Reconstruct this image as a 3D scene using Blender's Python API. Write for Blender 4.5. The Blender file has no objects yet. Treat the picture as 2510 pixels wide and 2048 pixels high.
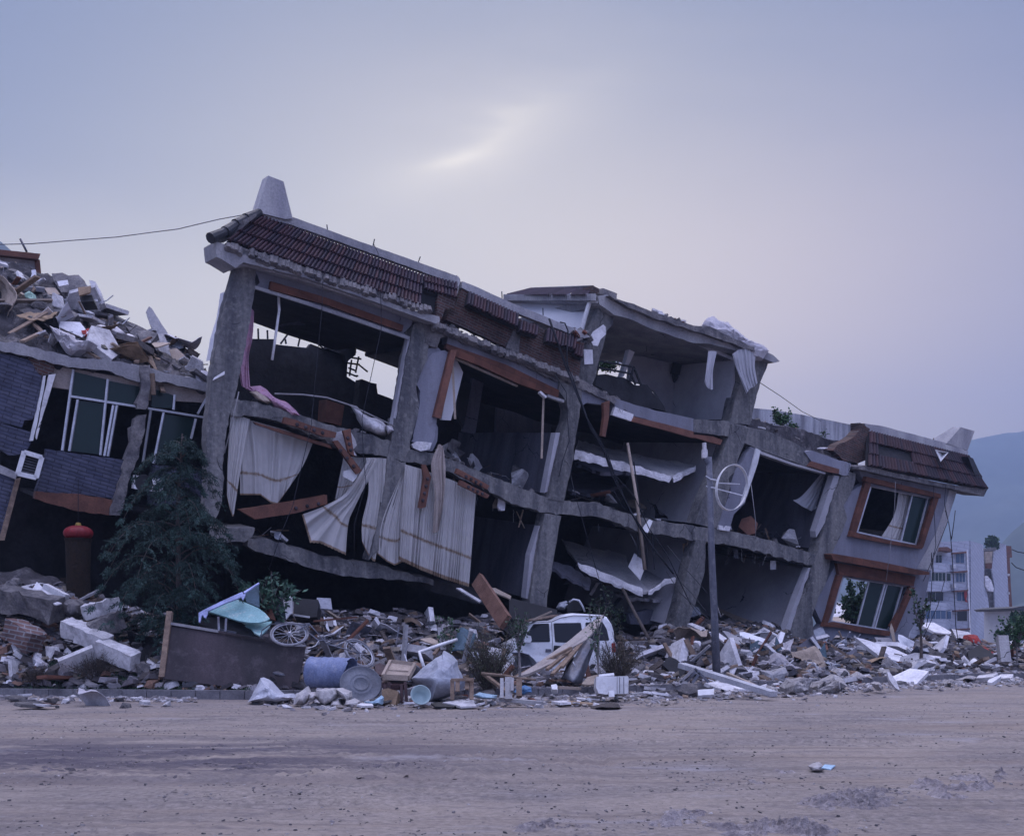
import bpy, bmesh, math, random
from mathutils import Vector, Matrix, noise
R = random.Random(7)
V = Vector
C = bpy.context.scene.collection
sc = bpy.context.scene
# ---------------------------------------------------------------- camera
FOC, CX, HY, CH = 2600.0, 1255.0, 1545.0, 1.3      # focal length / image centre / horizon in photo pixels, eye height in m
cam = bpy.data.cameras.new('camera'); co = bpy.data.objects.new('camera', cam); C.objects.link(co)
co.location = (0, 0, CH); co.rotation_euler = (math.pi/2, 0, 0)
cam.sensor_width = 36; cam.lens = 36*FOC/2510; cam.shift_y = (HY-1024)/2510
cam.clip_start = .1; cam.clip_end = 9000
sc.camera = co
sc.view_settings.view_transform = 'Standard'; sc.view_settings.look = 'None'
sc.view_settings.gamma = 1; sc.view_settings.exposure = .22
# ---------------------------------------------------------------- world: overcast dusk sky
w = bpy.data.worlds.new('World'); sc.world = w; w.use_nodes = True
nt = w.node_tree; nt.nodes.clear(); N = nt.nodes.new; L = nt.links.new
out = N('ShaderNodeOutputWorld'); bg = N('ShaderNodeBackground'); L(bg.outputs[0], out.inputs[0])
tc = N('ShaderNodeTexCoord')
def vdir(px, py):
    v = V(((px-CX)/FOC, 1, (HY-py)/FOC)); return v.normalized()
def wmath(op, a, b=None, c=None, clamp=False):
    n = N('ShaderNodeMath'); n.operation = op; n.use_clamp = clamp
    for i, x in enumerate((a, b, c)):
        if x is None: continue
        if isinstance(x, (int, float)): n.inputs[i].default_value = x
        else: L(x, n.inputs[i])
    return n.outputs[0]
def glow(px, py, k):
    d = N('ShaderNodeVectorMath'); d.operation = 'DOT_PRODUCT'; L(tc.outputs['Generated'], d.inputs[0]); d.inputs[1].default_value = vdir(px, py)
    return wmath('POWER', wmath('MAXIMUM', d.outputs['Value'], 0.0), k)
def addcol(base, fac, col, mode='ADD'):
    m = N('ShaderNodeMix'); m.data_type = 'RGBA'; m.blend_type = mode; m.clamp_factor = False
    if isinstance(fac, (int, float)): m.inputs[0].default_value = fac
    else: L(fac, m.inputs[0])
    if isinstance(base, tuple): m.inputs[6].default_value = (*base, 1)
    else: L(base, m.inputs[6])
    if isinstance(col, tuple): m.inputs[7].default_value = (*col, 1)
    else: L(col, m.inputs[7])
    return m.outputs[2]
SUN_EL, SUN_AZ = math.radians(48), math.radians(-8)
sky = N('ShaderNodeTexSky'); sky.sky_type = 'NISHITA'; sky.sun_disc = False; sky.sun_elevation = SUN_EL; sky.sun_rotation = SUN_AZ
sk = addcol((0, 0, 0), .006, sky.outputs[0])
mp = N('ShaderNodeMapping'); L(tc.outputs['Generated'], mp.inputs[0]); mp.inputs['Rotation'].default_value = (0, .35, .2); mp.inputs['Scale'].default_value = (1.3, 1.3, 4.5)
n1 = N('ShaderNodeTexNoise'); n1.inputs['Scale'].default_value = 1.6; n1.inputs['Detail'].default_value = 5; n1.inputs['Roughness'].default_value = .5; n1.inputs['Distortion'].default_value = .5; L(mp.outputs[0], n1.inputs['Vector'])
cl = wmath('MULTIPLY_ADD', n1.outputs['Fac'], 1.0, -.5)
col = addcol((.112, .160, .280), 1.0, sk)
def streak(px, py, ang, s1, s2, col_, base, noisy=0.0):
    d0 = vdir(px, py); r_ = V((d0.y, -d0.x, 0)).normalized(); u_ = r_.cross(d0); a_ = math.radians(ang); e1 = r_*math.cos(a_)+u_*math.sin(a_); e2 = -r_*math.sin(a_)+u_*math.cos(a_); q = []
    for e, s_ in ((e1, s1), (e2, s2)):
        d = N('ShaderNodeVectorMath'); d.operation = 'DOT_PRODUCT'; L(tc.outputs['Generated'], d.inputs[0]); d.inputs[1].default_value = e
        o_ = wmath('ADD', d.outputs['Value'], wmath('MULTIPLY', cl, noisy)) if noisy else d.outputs['Value']; o_ = wmath('DIVIDE', o_, s_); q.append(wmath('MULTIPLY', o_, o_))
    f_ = wmath('EXPONENT', wmath('MULTIPLY', wmath('ADD', q[0], q[1]), -1.0)); fr_ = glow(px, py, 1.0); f_ = wmath('MULTIPLY', f_, wmath('GREATER_THAN', fr_, .2)); return addcol(base, f_, col_)
col = streak(1150, 800, 0, .42, .22, (.53, .45, .25), col, .16)
col = streak(1200, 520, 0, .40, .30, (.12, .105, .045), col, .10)
col = streak(150, 760, -8, .28, .075, (.40, .32, .16), col, .20)
col = streak(1950, 900, 0, .36, .20, (.30, .165, .07), col, .08)
col = streak(1200, 340, 27, .10, .024, (.13, .11, .07), col, .16)
col = streak(1080, 380, 27, .14, .05, (.07, .06, .045), col, .16)
col = streak(330, 300, 12, .30, .085, (-.035, -.06, -.04), col, .35)
col = streak(1230, 290, 27, .055, .008, (.09, .08, .05), col, .16)
col = streak(1130, 372, 15, .03, .007, (.15, .13, .09), col, .10)
col = streak(500, 420, 14, .22, .03, (-.05, -.055, -.045), col, .30)
col = streak(2000, 300, -12, .3, .06, (-.02, -.015, -.005), col, .3)
col = streak(1000, 210, 10, .16, .05, (.035, .02, .01), col, .12)
bk = N('ShaderNodeVectorMath'); bk.operation = 'DOT_PRODUCT'; L(tc.outputs['Generated'], bk.inputs[0]); bk.inputs[1].default_value = (.15, -.75, .64)
col = addcol(col, wmath('POWER', wmath('MAXIMUM', bk.outputs['Value'], 0.0), 2.0), (.40, .46, .88))
fac = wmath('MULTIPLY', cl, .42)
one = N('ShaderNodeCombineColor'); v1 = wmath('ADD', fac, 1.0)
L(v1, one.inputs[0]); L(wmath('MULTIPLY_ADD', fac, .9, 1.0), one.inputs[1]); L(wmath('MULTIPLY_ADD', fac, .5, 1.0), one.inputs[2])
col = addcol(col, 1.0, one.outputs[0], 'MULTIPLY')
sx = N('ShaderNodeSeparateXYZ'); L(tc.outputs['Generated'], sx.inputs[0])
mr = N('ShaderNodeMapRange'); mr.interpolation_type = 'SMOOTHSTEP'; L(sx.outputs[2], mr.inputs[0]); mr.inputs[1].default_value = .5; mr.inputs[2].default_value = .95
ZEN = (1.55, 1.5, 2.0)
col = addcol(col, mr.outputs[0], ZEN)
L(col, bg.inputs[0]); bg.inputs[1].default_value = 1.0
# ---------------------------------------------------------------- sun behind thick cloud
sl = bpy.data.lights.new('sun', 'SUN'); so = bpy.data.objects.new('sun', sl); C.objects.link(so)
sl.energy = .9; sl.angle = math.radians(35); sl.color = (1, .93, .88)
sd = V((math.sin(SUN_AZ)*math.cos(SUN_EL), math.cos(SUN_AZ)*math.cos(SUN_EL), math.sin(SUN_EL)))
so.rotation_euler = sd.to_track_quat('Z', 'Y').to_euler()
# ---------------------------------------------------------------- helpers
ZO = {'A':(0,560,.30075),'B':(0,1060,.36866),'C':(480,400,.39168),'D':(520,960,.31955),'E':(1060,660,.30075),'F':(1200,1060,.30075),
      'G':(1700,860,.38064),'H':(380,1400,.30075),'I':(960,1440,.28195),'J':(1500,1440,.28195),'K':(2050,1250,.25915),'S':(0,0,1)}
def pp(s):
    z = ZO['S']; o = []; t = []
    for a in s.replace(',', ' ').split():
        if a in ZO: z = ZO[a]
        else:
            t.append(float(a))
            if len(t) == 2: o.append((z[0]+t[0]*z[2], z[1]+t[1]*z[2])); t = []
    return o
def P(px, py, D): return V(((px-CX)*D/FOC, D, CH-(py-HY)*D/FOC))
# facade plane (vertical, receding to the right) and the direction into the building
PA = P(560, HY, 25.0); PB = P(2000, HY, 35.0)
TD = (PB-PA); TD.z = 0; TD.normalize()
MN = V((-TD.y, TD.x, 0))
INTO = V((MN.x, MN.y, .16))
TILT = math.radians(14)
TU = TD*math.cos(TILT)-V((0,0,1))*math.sin(TILT); TV = TD*math.sin(TILT)+V((0,0,1))*math.cos(TILT)
CAMP = V((0,0,CH))
def QP(px, py, w=0.0):
    r = V(((px-CX)/FOC, 1, (HY-py)/FOC)); return CAMP + r*((w+(PA-CAMP).dot(MN))/r.dot(MN))
def DF(px, w=0.0): return QP(px, HY, w).y
def lerp(a, b, t): return a+(b-a)*t
def interp(tab, x):
    if x <= tab[0][0]: return tab[0][1]
    for (a, b), (c, d) in zip(tab, tab[1:]):
        if x <= c: return b+(d-b)*(x-a)/(c-a)
    return tab[-1][1]
def rough2(pts, amp, step, seed=0, closed=True):
    r = random.Random(seed); o = []
    n = len(pts)
    for i in range(n if closed else n-1):
        a = pts[i]; b = pts[(i+1) % n]; l = math.hypot(b[0]-a[0], b[1]-a[1]); k = max(1, int(l/step))
        for j in range(k):
            t = j/k; q = (amp if j else amp*.4)
            o.append((lerp(a[0], b[0], t)+r.uniform(-q, q), lerp(a[1], b[1], t)+r.uniform(-q, q)))
    if not closed: o.append(pts[-1])
    return o
def new(): return bmesh.new()
def add_prism(bm, front, back):
    f = [bm.verts.new(p) for p in front]
    b = [bm.verts.new(p) for p in (back if isinstance(back, list) else [p+back for p in front])]
    n = len(f)
    try:
        bm.faces.new(f); bm.faces.new(b[::-1])
    except Exception: pass
    for i in range(n):
        j = (i+1) % n; bm.faces.new((f[j], f[i], b[i], b[j]))
def add_box(bm, c, size, rot=None):
    m = Matrix.Translation(c) @ (rot.to_4x4() if rot else Matrix()) @ Matrix.Diagonal((*size, 1))
    bmesh.ops.create_cube(bm, size=1, matrix=m)
def frame_of(d, up=V((0,0,1))):
    d = d.normalized()
    if abs(d.dot(up)) > .98: up = V((0,1,0))
    s = up.cross(d).normalized(); u = d.cross(s)
    return Matrix((d, s, u)).transposed()
def add_bar(bm, a, b, wd, ht, roll=0, taper=1.0):
    d = b-a; m = frame_of(d) @ Matrix.Rotation(roll, 3, 'X')
    s, u = m.col[1], m.col[2]
    def ring(p, k): return [p+s*(x*wd*k/2)+u*(y*ht*k/2) for x, y in ((-1,-1),(1,-1),(1,1),(-1,1))]
    add_prism(bm, ring(a, 1), ring(b, taper))
def add_tube(bm, pts, r, n=6, r1=None, cap=True):
    rings = []; k = len(pts); ref = None
    for i, p in enumerate(pts):
        d = (pts[min(i+1, k-1)]-pts[max(i-1, 0)])
        if d.length < 1e-6: d = V((0,0,1))
        d.normalize()
        if ref is None or abs(ref.dot(d)) > .97: ref = V((0,0,1)) if abs(d.z) < .9 else V((1,0,0))
        s = d.cross(ref).normalized(); u = s.cross(d)
        rr = r if r1 is None else lerp(r, r1, i/(k-1))
        rings.append([bm.verts.new(p+(s*math.cos(2*math.pi*j/n)+u*math.sin(2*math.pi*j/n))*rr) for j in range(n)])
    for a, b in zip(rings, rings[1:]):
        for j in range(n): bm.faces.new((a[j], a[(j+1)%n], b[(j+1)%n], b[j]))
    if cap:
        bm.faces.new(rings[0][::-1]); bm.faces.new(rings[-1])
def add_lathe(bm, prof, n=32, mtx=Matrix(), close=False):
    rings = []
    for r, z in prof:
        rings.append([bm.verts.new(mtx @ V((r*math.cos(2*math.pi*j/n), r*math.sin(2*math.pi*j/n), z))) for j in range(n)])
    for a, b in zip(rings, rings[1:]):
        for j in range(n): bm.faces.new((a[j], a[(j+1)%n], b[(j+1)%n], b[j]))
    return rings
def add_sheet(bm, fn, nu, nv, th):
    g = [[fn(i/nu, j/nv) for i in range(nu+1)] for j in range(nv+1)]
    def nrm(i, j):
        a = g[j][min(i+1, nu)]-g[j][max(i-1, 0)]; b = g[min(j+1, nv)][i]-g[max(j-1, 0)][i]
        n = a.cross(b); return n.normalized() if n.length > 1e-9 else V((0,1,0))
    T = [[bm.verts.new(g[j][i]) for i in range(nu+1)] for j in range(nv+1)]
    B = [[bm.verts.new(g[j][i]+nrm(i, j)*th) for i in range(nu+1)] for j in range(nv+1)]
    for j in range(nv):
        for i in range(nu):
            bm.faces.new((T[j][i], T[j][i+1], T[j+1][i+1], T[j+1][i])); bm.faces.new((B[j][i], B[j+1][i], B[j+1][i+1], B[j][i+1]))
    for j in range(nv):
        bm.faces.new((T[j][0], T[j+1][0], B[j+1][0], B[j][0])); bm.faces.new((T[j][nu], B[j][nu], B[j+1][nu], T[j+1][nu]))
    for i in range(nu):
        bm.faces.new((T[0][i], B[0][i], B[0][i+1], T[0][i+1])); bm.faces.new((T[nv][i], T[nv][i+1], B[nv][i+1], B[nv][i]))
    return g
def add_hull(bm, pts):
    vs = [bm.verts.new(p) for p in pts]
    r = bmesh.ops.convex_hull(bm, input=vs)
    bad = [g for g in r['geom_interior'] if isinstance(g, bmesh.types.BMVert)]
    if bad: bmesh.ops.delete(bm, geom=bad, context='VERTS')
def wloc(o):
    p = V((0,0,0))
    while o is not None: p = p+o.location; o = o.parent
    return p
ALL = []
def obj(name, bm, m, parent=None, smooth=False, loc=None, uv=None):
    base = wloc(parent) if parent is not None else V((0,0,0))
    if loc is None and parent is None and len(bm.verts):
        xs = [v.co for v in bm.verts]; n = len(xs)
        loc = V((sum(v.x for v in xs)/n, sum(v.y for v in xs)/n, min(v.z for v in xs)))
    if loc is None: loc = base.copy()
    bmesh.ops.recalc_face_normals(bm, faces=bm.faces)
    if uv != 'keep':
        ul = bm.loops.layers.uv.new('UVMap')
        for f in bm.faces:
            for l in f.loops: l[ul].uv = (l.vert.co.dot(TU), l.vert.co.dot(TV))
    for v in bm.verts: v.co -= loc
    me = bpy.data.meshes.new(name); bm.to_mesh(me); bm.free()
    if smooth: me.polygons.foreach_set('use_smooth', [True]*len(me.polygons))
    me.materials.append(m); o = bpy.data.objects.new(name, me); C.objects.link(o)
    o.location = loc-base
    if parent is not None: o.parent = parent
    return o
def tag(o, label=None, cat=None, group=None, kind=None):
    if label: o['label'] = label
    if cat: o['category'] = cat
    if group: o['group'] = group
    if kind: o['kind'] = kind
    return o
def thing(name, label, cat, loc, group=None):
    o = bpy.data.objects.new(name, None); C.objects.link(o); o.location = loc; o.empty_display_size = .3
    return tag(o, label, cat, group)
def copy_tree(o, parent=None):
    c = o.copy(); C.objects.link(c)
    if parent is not None: c.parent = parent
    for ch in o.children: copy_tree(ch, c)
    return c
# ---------------------------------------------------------------- materials
def mat(name, c, c2=None, ns=2.5, rough=.85, bump=.35, bs=30, metal=0, grain=.25, streak=False, tint=False, crack=0, spec=.3, coord='Object', dirt=None, dirtamt=.5):
    m = bpy.data.materials.new(name); m.use_nodes = True; t = m.node_tree; b = t.nodes['Principled BSDF']; n = t.nodes.new; l = t.links.new
    c2 = c2 or tuple(x*.62 for x in c)
    tcn = n('ShaderNodeTexCoord'); oi = n('ShaderNodeObjectInfo'); ad = n('ShaderNodeVectorMath'); ad.operation = 'ADD'
    l(tcn.outputs[coord], ad.inputs[0]); mu = n('ShaderNodeMath'); mu.operation = 'MULTIPLY'; mu.inputs[1].default_value = 40; l(oi.outputs['Random'], mu.inputs[0]); l(mu.outputs[0], ad.inputs[1])
    vec = ad.outputs[0]; v2 = vec
    if streak:
        mpn = n('ShaderNodeMapping'); mpn.inputs['Scale'].default_value = (1, 1, .12); mpn.inputs['Rotation'].default_value = (0, -.2, 0); l(vec, mpn.inputs[0]); v2 = mpn.outputs[0]
    def noi(s, det=6, r=.6, vv=vec):
        q = n('ShaderNodeTexNoise'); q.inputs['Scale'].default_value = s; q.inputs['Detail'].default_value = det; q.inputs['Roughness'].default_value = r; l(vv, q.inputs['Vector']); return q.outputs['Fac']
    def ramp(f, a, z):
        q = n('ShaderNodeMapRange'); q.inputs[1].default_value = a; q.inputs[2].default_value = z; l(f, q.inputs[0]); return q.outputs[0]
    def mix(f, a, z, mode='MIX'):
        q = n('ShaderNodeMix'); q.data_type = 'RGBA'; q.blend_type = mode
        for i, x in ((0, f), (6, a), (7, z)):
            if isinstance(x, tuple): q.inputs[i].default_value = (*x, 1)
            elif isinstance(x, (int, float)): q.inputs[i].default_value = x
            else: l(x, q.inputs[i])
        return q.outputs[2]
    big = noi(ns, vv=v2); fine = noi(bs, 8, .7)
    colr = mix(ramp(big, .38, .62), c2, c)
    if dirt: colr = mix(mix(1.0, ramp(noi(ns*2.3, 8, .7), .5, .68), dirtamt, 'MULTIPLY') if False else ramp(noi(ns*2.3, 8, .7), .52, .52+.2/dirtamt), colr, dirt)
    g = n('ShaderNodeMapRange'); g.inputs[1].default_value = .3; g.inputs[2].default_value = .7; g.inputs[3].default_value = 1-grain; g.inputs[4].default_value = 1+grain; l(fine, g.inputs[0])
    cg = n('ShaderNodeCombineColor')
    for i in range(3): l(g.outputs[0], cg.inputs[i])
    colr = mix(1.0, colr, cg.outputs[0], 'MULTIPLY')
    rv = n('ShaderNodeMapRange'); rv.inputs[3].default_value = .85; rv.inputs[4].default_value = 1.12; l(oi.outputs['Random'], rv.inputs[0])
    cr = n('ShaderNodeCombineColor')
    for i in range(3): l(rv.outputs[0], cr.inputs[i])
    colr = mix(1.0, colr, cr.outputs[0], 'MULTIPLY')
    if tint:
        at = n('ShaderNodeAttribute'); at.attribute_name = 'tint'; colr = mix(1.0, colr, at.outputs['Color'], 'MULTIPLY')
    h = fine
    if crack:
        vo = n('ShaderNodeTexVoronoi'); vo.feature = 'DISTANCE_TO_EDGE'; vo.inputs['Scale'].default_value = crack
        wv = n('ShaderNodeVectorMath'); wv.operation = 'ADD'; nn = n('ShaderNodeTexNoise'); nn.inputs['Scale'].default_value = 2.2; nn.inputs['Detail'].default_value = 4; l(vec, nn.inputs['Vector']); ns_ = n('ShaderNodeVectorMath'); ns_.operation = 'SCALE'; ns_.inputs['Scale'].default_value = .35; l(nn.outputs['Color'], ns_.inputs[0]); l(vec, wv.inputs[0]); l(ns_.outputs[0], wv.inputs[1]); l(wv.outputs[0], vo.inputs['Vector'])
        cm = n('ShaderNodeMath'); cm.operation = 'LESS_THAN'; cm.inputs[1].default_value = .007*crack; l(vo.outputs['Distance'], cm.inputs[0])
        msk = n('ShaderNodeMath'); msk.operation = 'MULTIPLY'; l(cm.outputs[0], msk.inputs[0]); l(ramp(noi(.7), .53, .58), msk.inputs[1])
        colr = mix(msk.outputs[0], colr, (.012, .012, .014))
    l(colr, b.inputs['Base Color'])
    bp = n('ShaderNodeBump'); bp.inputs['Strength'].default_value = bump; bp.inputs['Distance'].default_value = .04; l(h, bp.inputs['Height'])
    bp2 = n('ShaderNodeBump'); bp2.inputs['Strength'].default_value = bump; bp2.inputs['Distance'].default_value = .12; l(big, bp2.inputs['Height']); l(bp2.outputs[0], bp.inputs['Normal'])
    l(bp.outputs[0], b.inputs['Normal'])
    b.inputs['Roughness'].default_value = rough; b.inputs['Metallic'].default_value = metal; b.inputs['Specular IOR Level'].default_value = spec
    return m
def brickmat(name, c1, c2, mortar, bw, bh, ms=.012, rot=0.0, coord='UV', bump=.6, nr=(.5, 1.4)):
    m = bpy.data.materials.new(name); m.use_nodes = True; t = m.node_tree; b = t.nodes['Principled BSDF']; n = t.nodes.new; l = t.links.new
    tcn = n('ShaderNodeTexCoord'); mpn = n('ShaderNodeMapping'); l(tcn.outputs[coord], mpn.inputs[0]); mpn.inputs['Rotation'].default_value = (0, 0, rot)
    wn = n('ShaderNodeTexNoise'); wn.inputs['Scale'].default_value = 4; wn.inputs['Detail'].default_value = 4; l(mpn.outputs[0], wn.inputs['Vector'])
    wa = n('ShaderNodeVectorMath'); wa.operation = 'MULTIPLY_ADD'; wa.inputs[1].default_value = (.05,)*3; l(wn.outputs['Color'], wa.inputs[0]); l(mpn.outputs[0], wa.inputs[2])
    br = n('ShaderNodeTexBrick'); l(wa.outputs[0], br.inputs['Vector']); br.inputs['Scale'].default_value = 1
    br.inputs['Brick Width'].default_value = bw; br.inputs['Row Height'].default_value = bh; br.inputs['Mortar Size'].default_value = ms; br.inputs['Mortar Smooth'].default_value = .3
    br.inputs['Color1'].default_value = (*c1, 1); br.inputs['Color2'].default_value = (*c2, 1); br.inputs['Mortar'].default_value = (*mortar, 1)
    no = n('ShaderNodeTexNoise'); no.inputs['Scale'].default_value = 1.7; no.inputs['Detail'].default_value = 8; no.inputs['Roughness'].default_value = .7; l(mpn.outputs[0], no.inputs['Vector'])
    mrn = n('ShaderNodeMapRange'); mrn.inputs[1].default_value = .3; mrn.inputs[2].default_value = .7; mrn.inputs[3].default_value = nr[0]; mrn.inputs[4].default_value = nr[1]; l(no.outputs['Fac'], mrn.inputs[0])
    cc = n('ShaderNodeCombineColor')
    for i in range(3): l(mrn.outputs[0], cc.inputs[i])
    mx = n('ShaderNodeMix'); mx.data_type = 'RGBA'; mx.blend_type = 'MULTIPLY'; mx.inputs[0].default_value = 1; l(br.outputs['Color'], mx.inputs[6]); l(cc.outputs[0], mx.inputs[7]); l(mx.outputs[2], b.inputs['Base Color'])
    bp = n('ShaderNodeBump'); bp.inputs['Strength'].default_value = bump; bp.inputs['Distance'].default_value = .03; bp.invert = True; l(br.outputs['Fac'], bp.inputs['Height']); l(bp.outputs[0], b.inputs['Normal'])
    b.inputs['Roughness'].default_value = .85; b.inputs['Specular IOR Level'].default_value = .25
    return m
M = {}
M['concrete'] = mat('concrete', (.172,.166,.166), (.072,.072,.082), 2.6, bump=.6, bs=11, crack=.7, grain=.35, streak=True, dirt=(.30,.285,.27))
M['chunk'] = mat('broken_concrete', (.21,.195,.195), (.095,.09,.10), 3, bump=.8, bs=18, grain=.35)
M['lightc'] = mat('pale_concrete', (.36,.35,.36), (.24,.235,.26), 1.4, bump=.25, bs=20, streak=True, crack=.5)
M['paint'] = mat('blue_grey_paint', (.205,.208,.252), (.145,.148,.185), 1.1, bump=.15, bs=22, crack=.55, grain=.14, streak=True, dirt=(.14,.135,.15), dirtamt=.7)
M['plaster'] = mat('white_plaster', (.74,.72,.74), (.56,.55,.59), 1.8, bump=.3, bs=22, crack=.8, grain=.12, dirt=(.22,.20,.19), dirtamt=.6)
M['sideplaster'] = mat('white_wall_paint', (.66,.66,.70), (.56,.56,.62), .7, bump=.08, bs=25, crack=.35, grain=.06, streak=True)
M['slabw'] = mat('dusty_white_slab', (.66,.64,.66), (.42,.41,.44), 2.2, bump=.5, bs=15, grain=.2, dirt=(.17,.15,.14), dirtamt=.6)
M['inner'] = mat('shade_dark_interior', (.030,.029,.034), (.016,.016,.018), 1.5, bump=.5, bs=10)  # near-black colour carries the deep shade of the rooms
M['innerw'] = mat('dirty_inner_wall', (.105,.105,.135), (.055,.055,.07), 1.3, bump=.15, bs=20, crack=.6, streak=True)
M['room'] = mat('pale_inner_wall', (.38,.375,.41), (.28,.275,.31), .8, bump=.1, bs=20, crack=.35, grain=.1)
M['brick'] = brickmat('red_brick', (.10,.048,.038), (.05,.030,.028), (.10,.09,.09), .24, .075, .012)
M['bluebrick'] = brickmat('blue_grey_facing_brick', (.080,.085,.125), (.055,.06,.098), (.03,.03,.045), .36, .088, .008, bump=.9)
M['whitebrick'] = brickmat('white_wall_tile', (.42,.44,.52), (.38,.40,.48), (.29,.30,.37), 1.6, .55, .05, bump=.1, nr=(.88, 1.08))
M['trim'] = brickmat('terracotta_trim', (.125,.05,.033), (.09,.038,.027), (.06,.03,.022), .5, .3, .008, bump=.4)
M['tile'] = mat('glazed_roof_tile', (1,1,1), (.72,.72,.75), 3, rough=.6, bump=.2, bs=40, tint=True, spec=.2)
M['ridge'] = mat('dark_ridge_tile', (.045,.045,.055), rough=.5, bump=.3)
M['curtain'] = None
M['wood'] = mat('raw_wood', (.27,.195,.145), (.16,.115,.09), 6, bump=.3, bs=40)
M['redwood'] = mat('orange_brown_board', (.165,.07,.047), (.11,.047,.034), 3, bump=.25, bs=30, rough=.7)
M['palewood'] = mat('pale_board', (.37,.30,.25), (.27,.22,.18), 2.5, bump=.2, bs=30)
M['card'] = mat('cardboard', (.30,.21,.14), rough=.9)
M['white'] = mat('white_enamel', (.70,.70,.72), (.55,.55,.58), 2.5, rough=.45, bump=.05, bs=25, grain=.06, dirt=(.28,.24,.22), dirtamt=.5)
M['alu'] = mat('aluminium_frame', (.50,.51,.56), (.38,.39,.44), 3, rough=.45, bump=.05, metal=.3)
M['steel'] = mat('dull_steel', (.16,.17,.21), (.09,.09,.11), 3, rough=.5, bump=.15, metal=.5, dirt=(.10,.06,.045))
M['pole'] = mat('weathered_pole', (.12,.125,.16), (.06,.065,.085), 3, rough=.7, bump=.3, bs=40, streak=True, dirt=(.28,.27,.29))
M['black'] = mat('black_plastic', (.02,.02,.024), (.012,.012,.015), rough=.6, bump=.1)
M['rubber'] = mat('dusty_rubber', (.05,.048,.048), rough=.9)
M['rust'] = mat('rusty_steel_sheet', (.060,.044,.052), (.018,.015,.019), 1.0, rough=.6, bump=.15, bs=30, streak=True, dirt=(.12,.095,.11), dirtamt=.7, spec=.3)
M['aqua'] = mat('aqua_paint', (.24,.42,.42), (.19,.35,.36), 2, rough=.6, bump=.1, dirt=(.60,.58,.52), dirtamt=.8)
M['lilac'] = mat('lilac_trim', (.38,.42,.68), rough=.6, bump=.1)
M['bluepanel'] = mat('blue_green_panel', (.07,.12,.16), rough=.6)
M['cloth'] = mat('pale_cloth', (.52,.50,.53), (.42,.40,.44), 3, rough=.95, bump=.15)
M['beige'] = mat('beige_cloth', (.40,.34,.31), (.32,.27,.25), 3, rough=.95)
M['pink'] = mat('pink_cloth', (.62,.38,.50), (.50,.30,.42), 3, rough=.95, dirt=(.45,.10,.10), dirtamt=.5)
M['red'] = mat('red_fabric', (.36,.04,.035), (.24,.03,.03), 4, rough=.8)
M['sheet'] = mat('grey_plastic_sheet', (.34,.36,.41), (.26,.27,.32), 1.5, rough=.7, bump=.4, bs=8)
M['bluebag'] = mat('blue_plastic', (.10,.24,.48), rough=.5, bump=.3)
M['drum'] = mat('blue_drum_paint', (.20,.24,.38), (.12,.15,.26), 2.5, rough=.6, bump=.15, dirt=(.36,.37,.44), dirtamt=.7)
M['drumlid'] = mat('dull_green_grey_steel', (.13,.14,.17), (.09,.095,.115), 2.5, rough=.65, bump=.2)
M['basin'] = mat('pale_green_plastic', (.32,.42,.44), (.28,.37,.39), 2, rough=.45, bump=.03, grain=.05)
M['vanpaint'] = mat('white_van_paint', (.82,.83,.86), (.72,.73,.77), 1.2, rough=.32, bump=.02, grain=.04, spec=.5, dirt=(.36,.34,.34), dirtamt=.8)
M['bark'] = mat('bark', (.10,.08,.075), (.06,.05,.045), 8, bump=.6)
M['graybark'] = mat('pale_bark', (.22,.20,.20), (.14,.13,.13), 8, bump=.5)
M['needles'] = mat('cedar_needles', (.028,.052,.045), (.014,.028,.026), 2.0, rough=.7, bump=0, tint=True)
M['leaf'] = mat('green_leaves', (.045,.085,.045), (.025,.05,.03), 3, rough=.6, bump=0, tint=True)
M['dryleaf'] = mat('dry_twigs', (.09,.085,.06), (.05,.045,.04), 3, bump=0, tint=True)
M['grass'] = mat('grass_blades', (.05,.085,.055), (.03,.05,.035), 5, bump=0, tint=True)
M['stuff'] = mat('rubble_bits', (1,1,1), (.7,.7,.7), 5, bump=.3, tint=True)
M['earth'] = mat('dark_earth', (.075,.062,.06), (.045,.038,.038), 4, bump=.8, bs=12)
M['mud'] = mat('dry_mud', (.36,.325,.33), (.23,.20,.21), 5, bump=1.0, bs=16, grain=.3)
M['mound'] = mat('rubble_soil', (.085,.078,.086), (.035,.032,.038), 1.4, bump=1.0, bs=7, grain=.4, dirt=(.24,.22,.23), dirtamt=.9)
M['wetmud'] = mat('damp_churned_mud', (.15,.13,.15), (.085,.075,.09), 3, bump=1.0, bs=14, grain=.4)
M['kerb'] = mat('kerb_concrete', (.19,.185,.20), (.12,.115,.13), 2.5, bump=.4, bs=30)
M['lantern'] = mat('red_lantern', (.24,.02,.028), (.18,.015,.02), 3, rough=.5, bump=.05)
M['gold'] = mat('gold_trim', (.40,.26,.06), rough=.45)
M['tassel'] = mat('lantern_tassel', (.022,.013,.008), (.012,.008,.006), 20, rough=.9)
M['wire'] = mat('black_cable', (.02,.021,.03), rough=.6, bump=0)
M['palewire'] = mat('pale_cable', (.30,.29,.31), rough=.7, bump=0)
M['dome'] = mat('mint_fabric', (.38,.58,.50), rough=.9)
M['hill'] = None
def glassmat(name, c, rough=.08):
    m = bpy.data.materials.new(name); m.use_nodes = True; b = m.node_tree.nodes['Principled BSDF']
    b.inputs['Base Color'].default_value = (*c, 1); b.inputs['Roughness'].default_value = rough; b.inputs['Specular IOR Level'].default_value = .28
    return m
M['glass'] = glassmat('dusty_green_glass', (.010,.022,.021), .18)
M['vanglass'] = glassmat('tinted_van_glass', (.012,.013,.018), .12)
M['aptglass'] = glassmat('blue_window_glass', (.06,.10,.17), .2)
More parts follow.
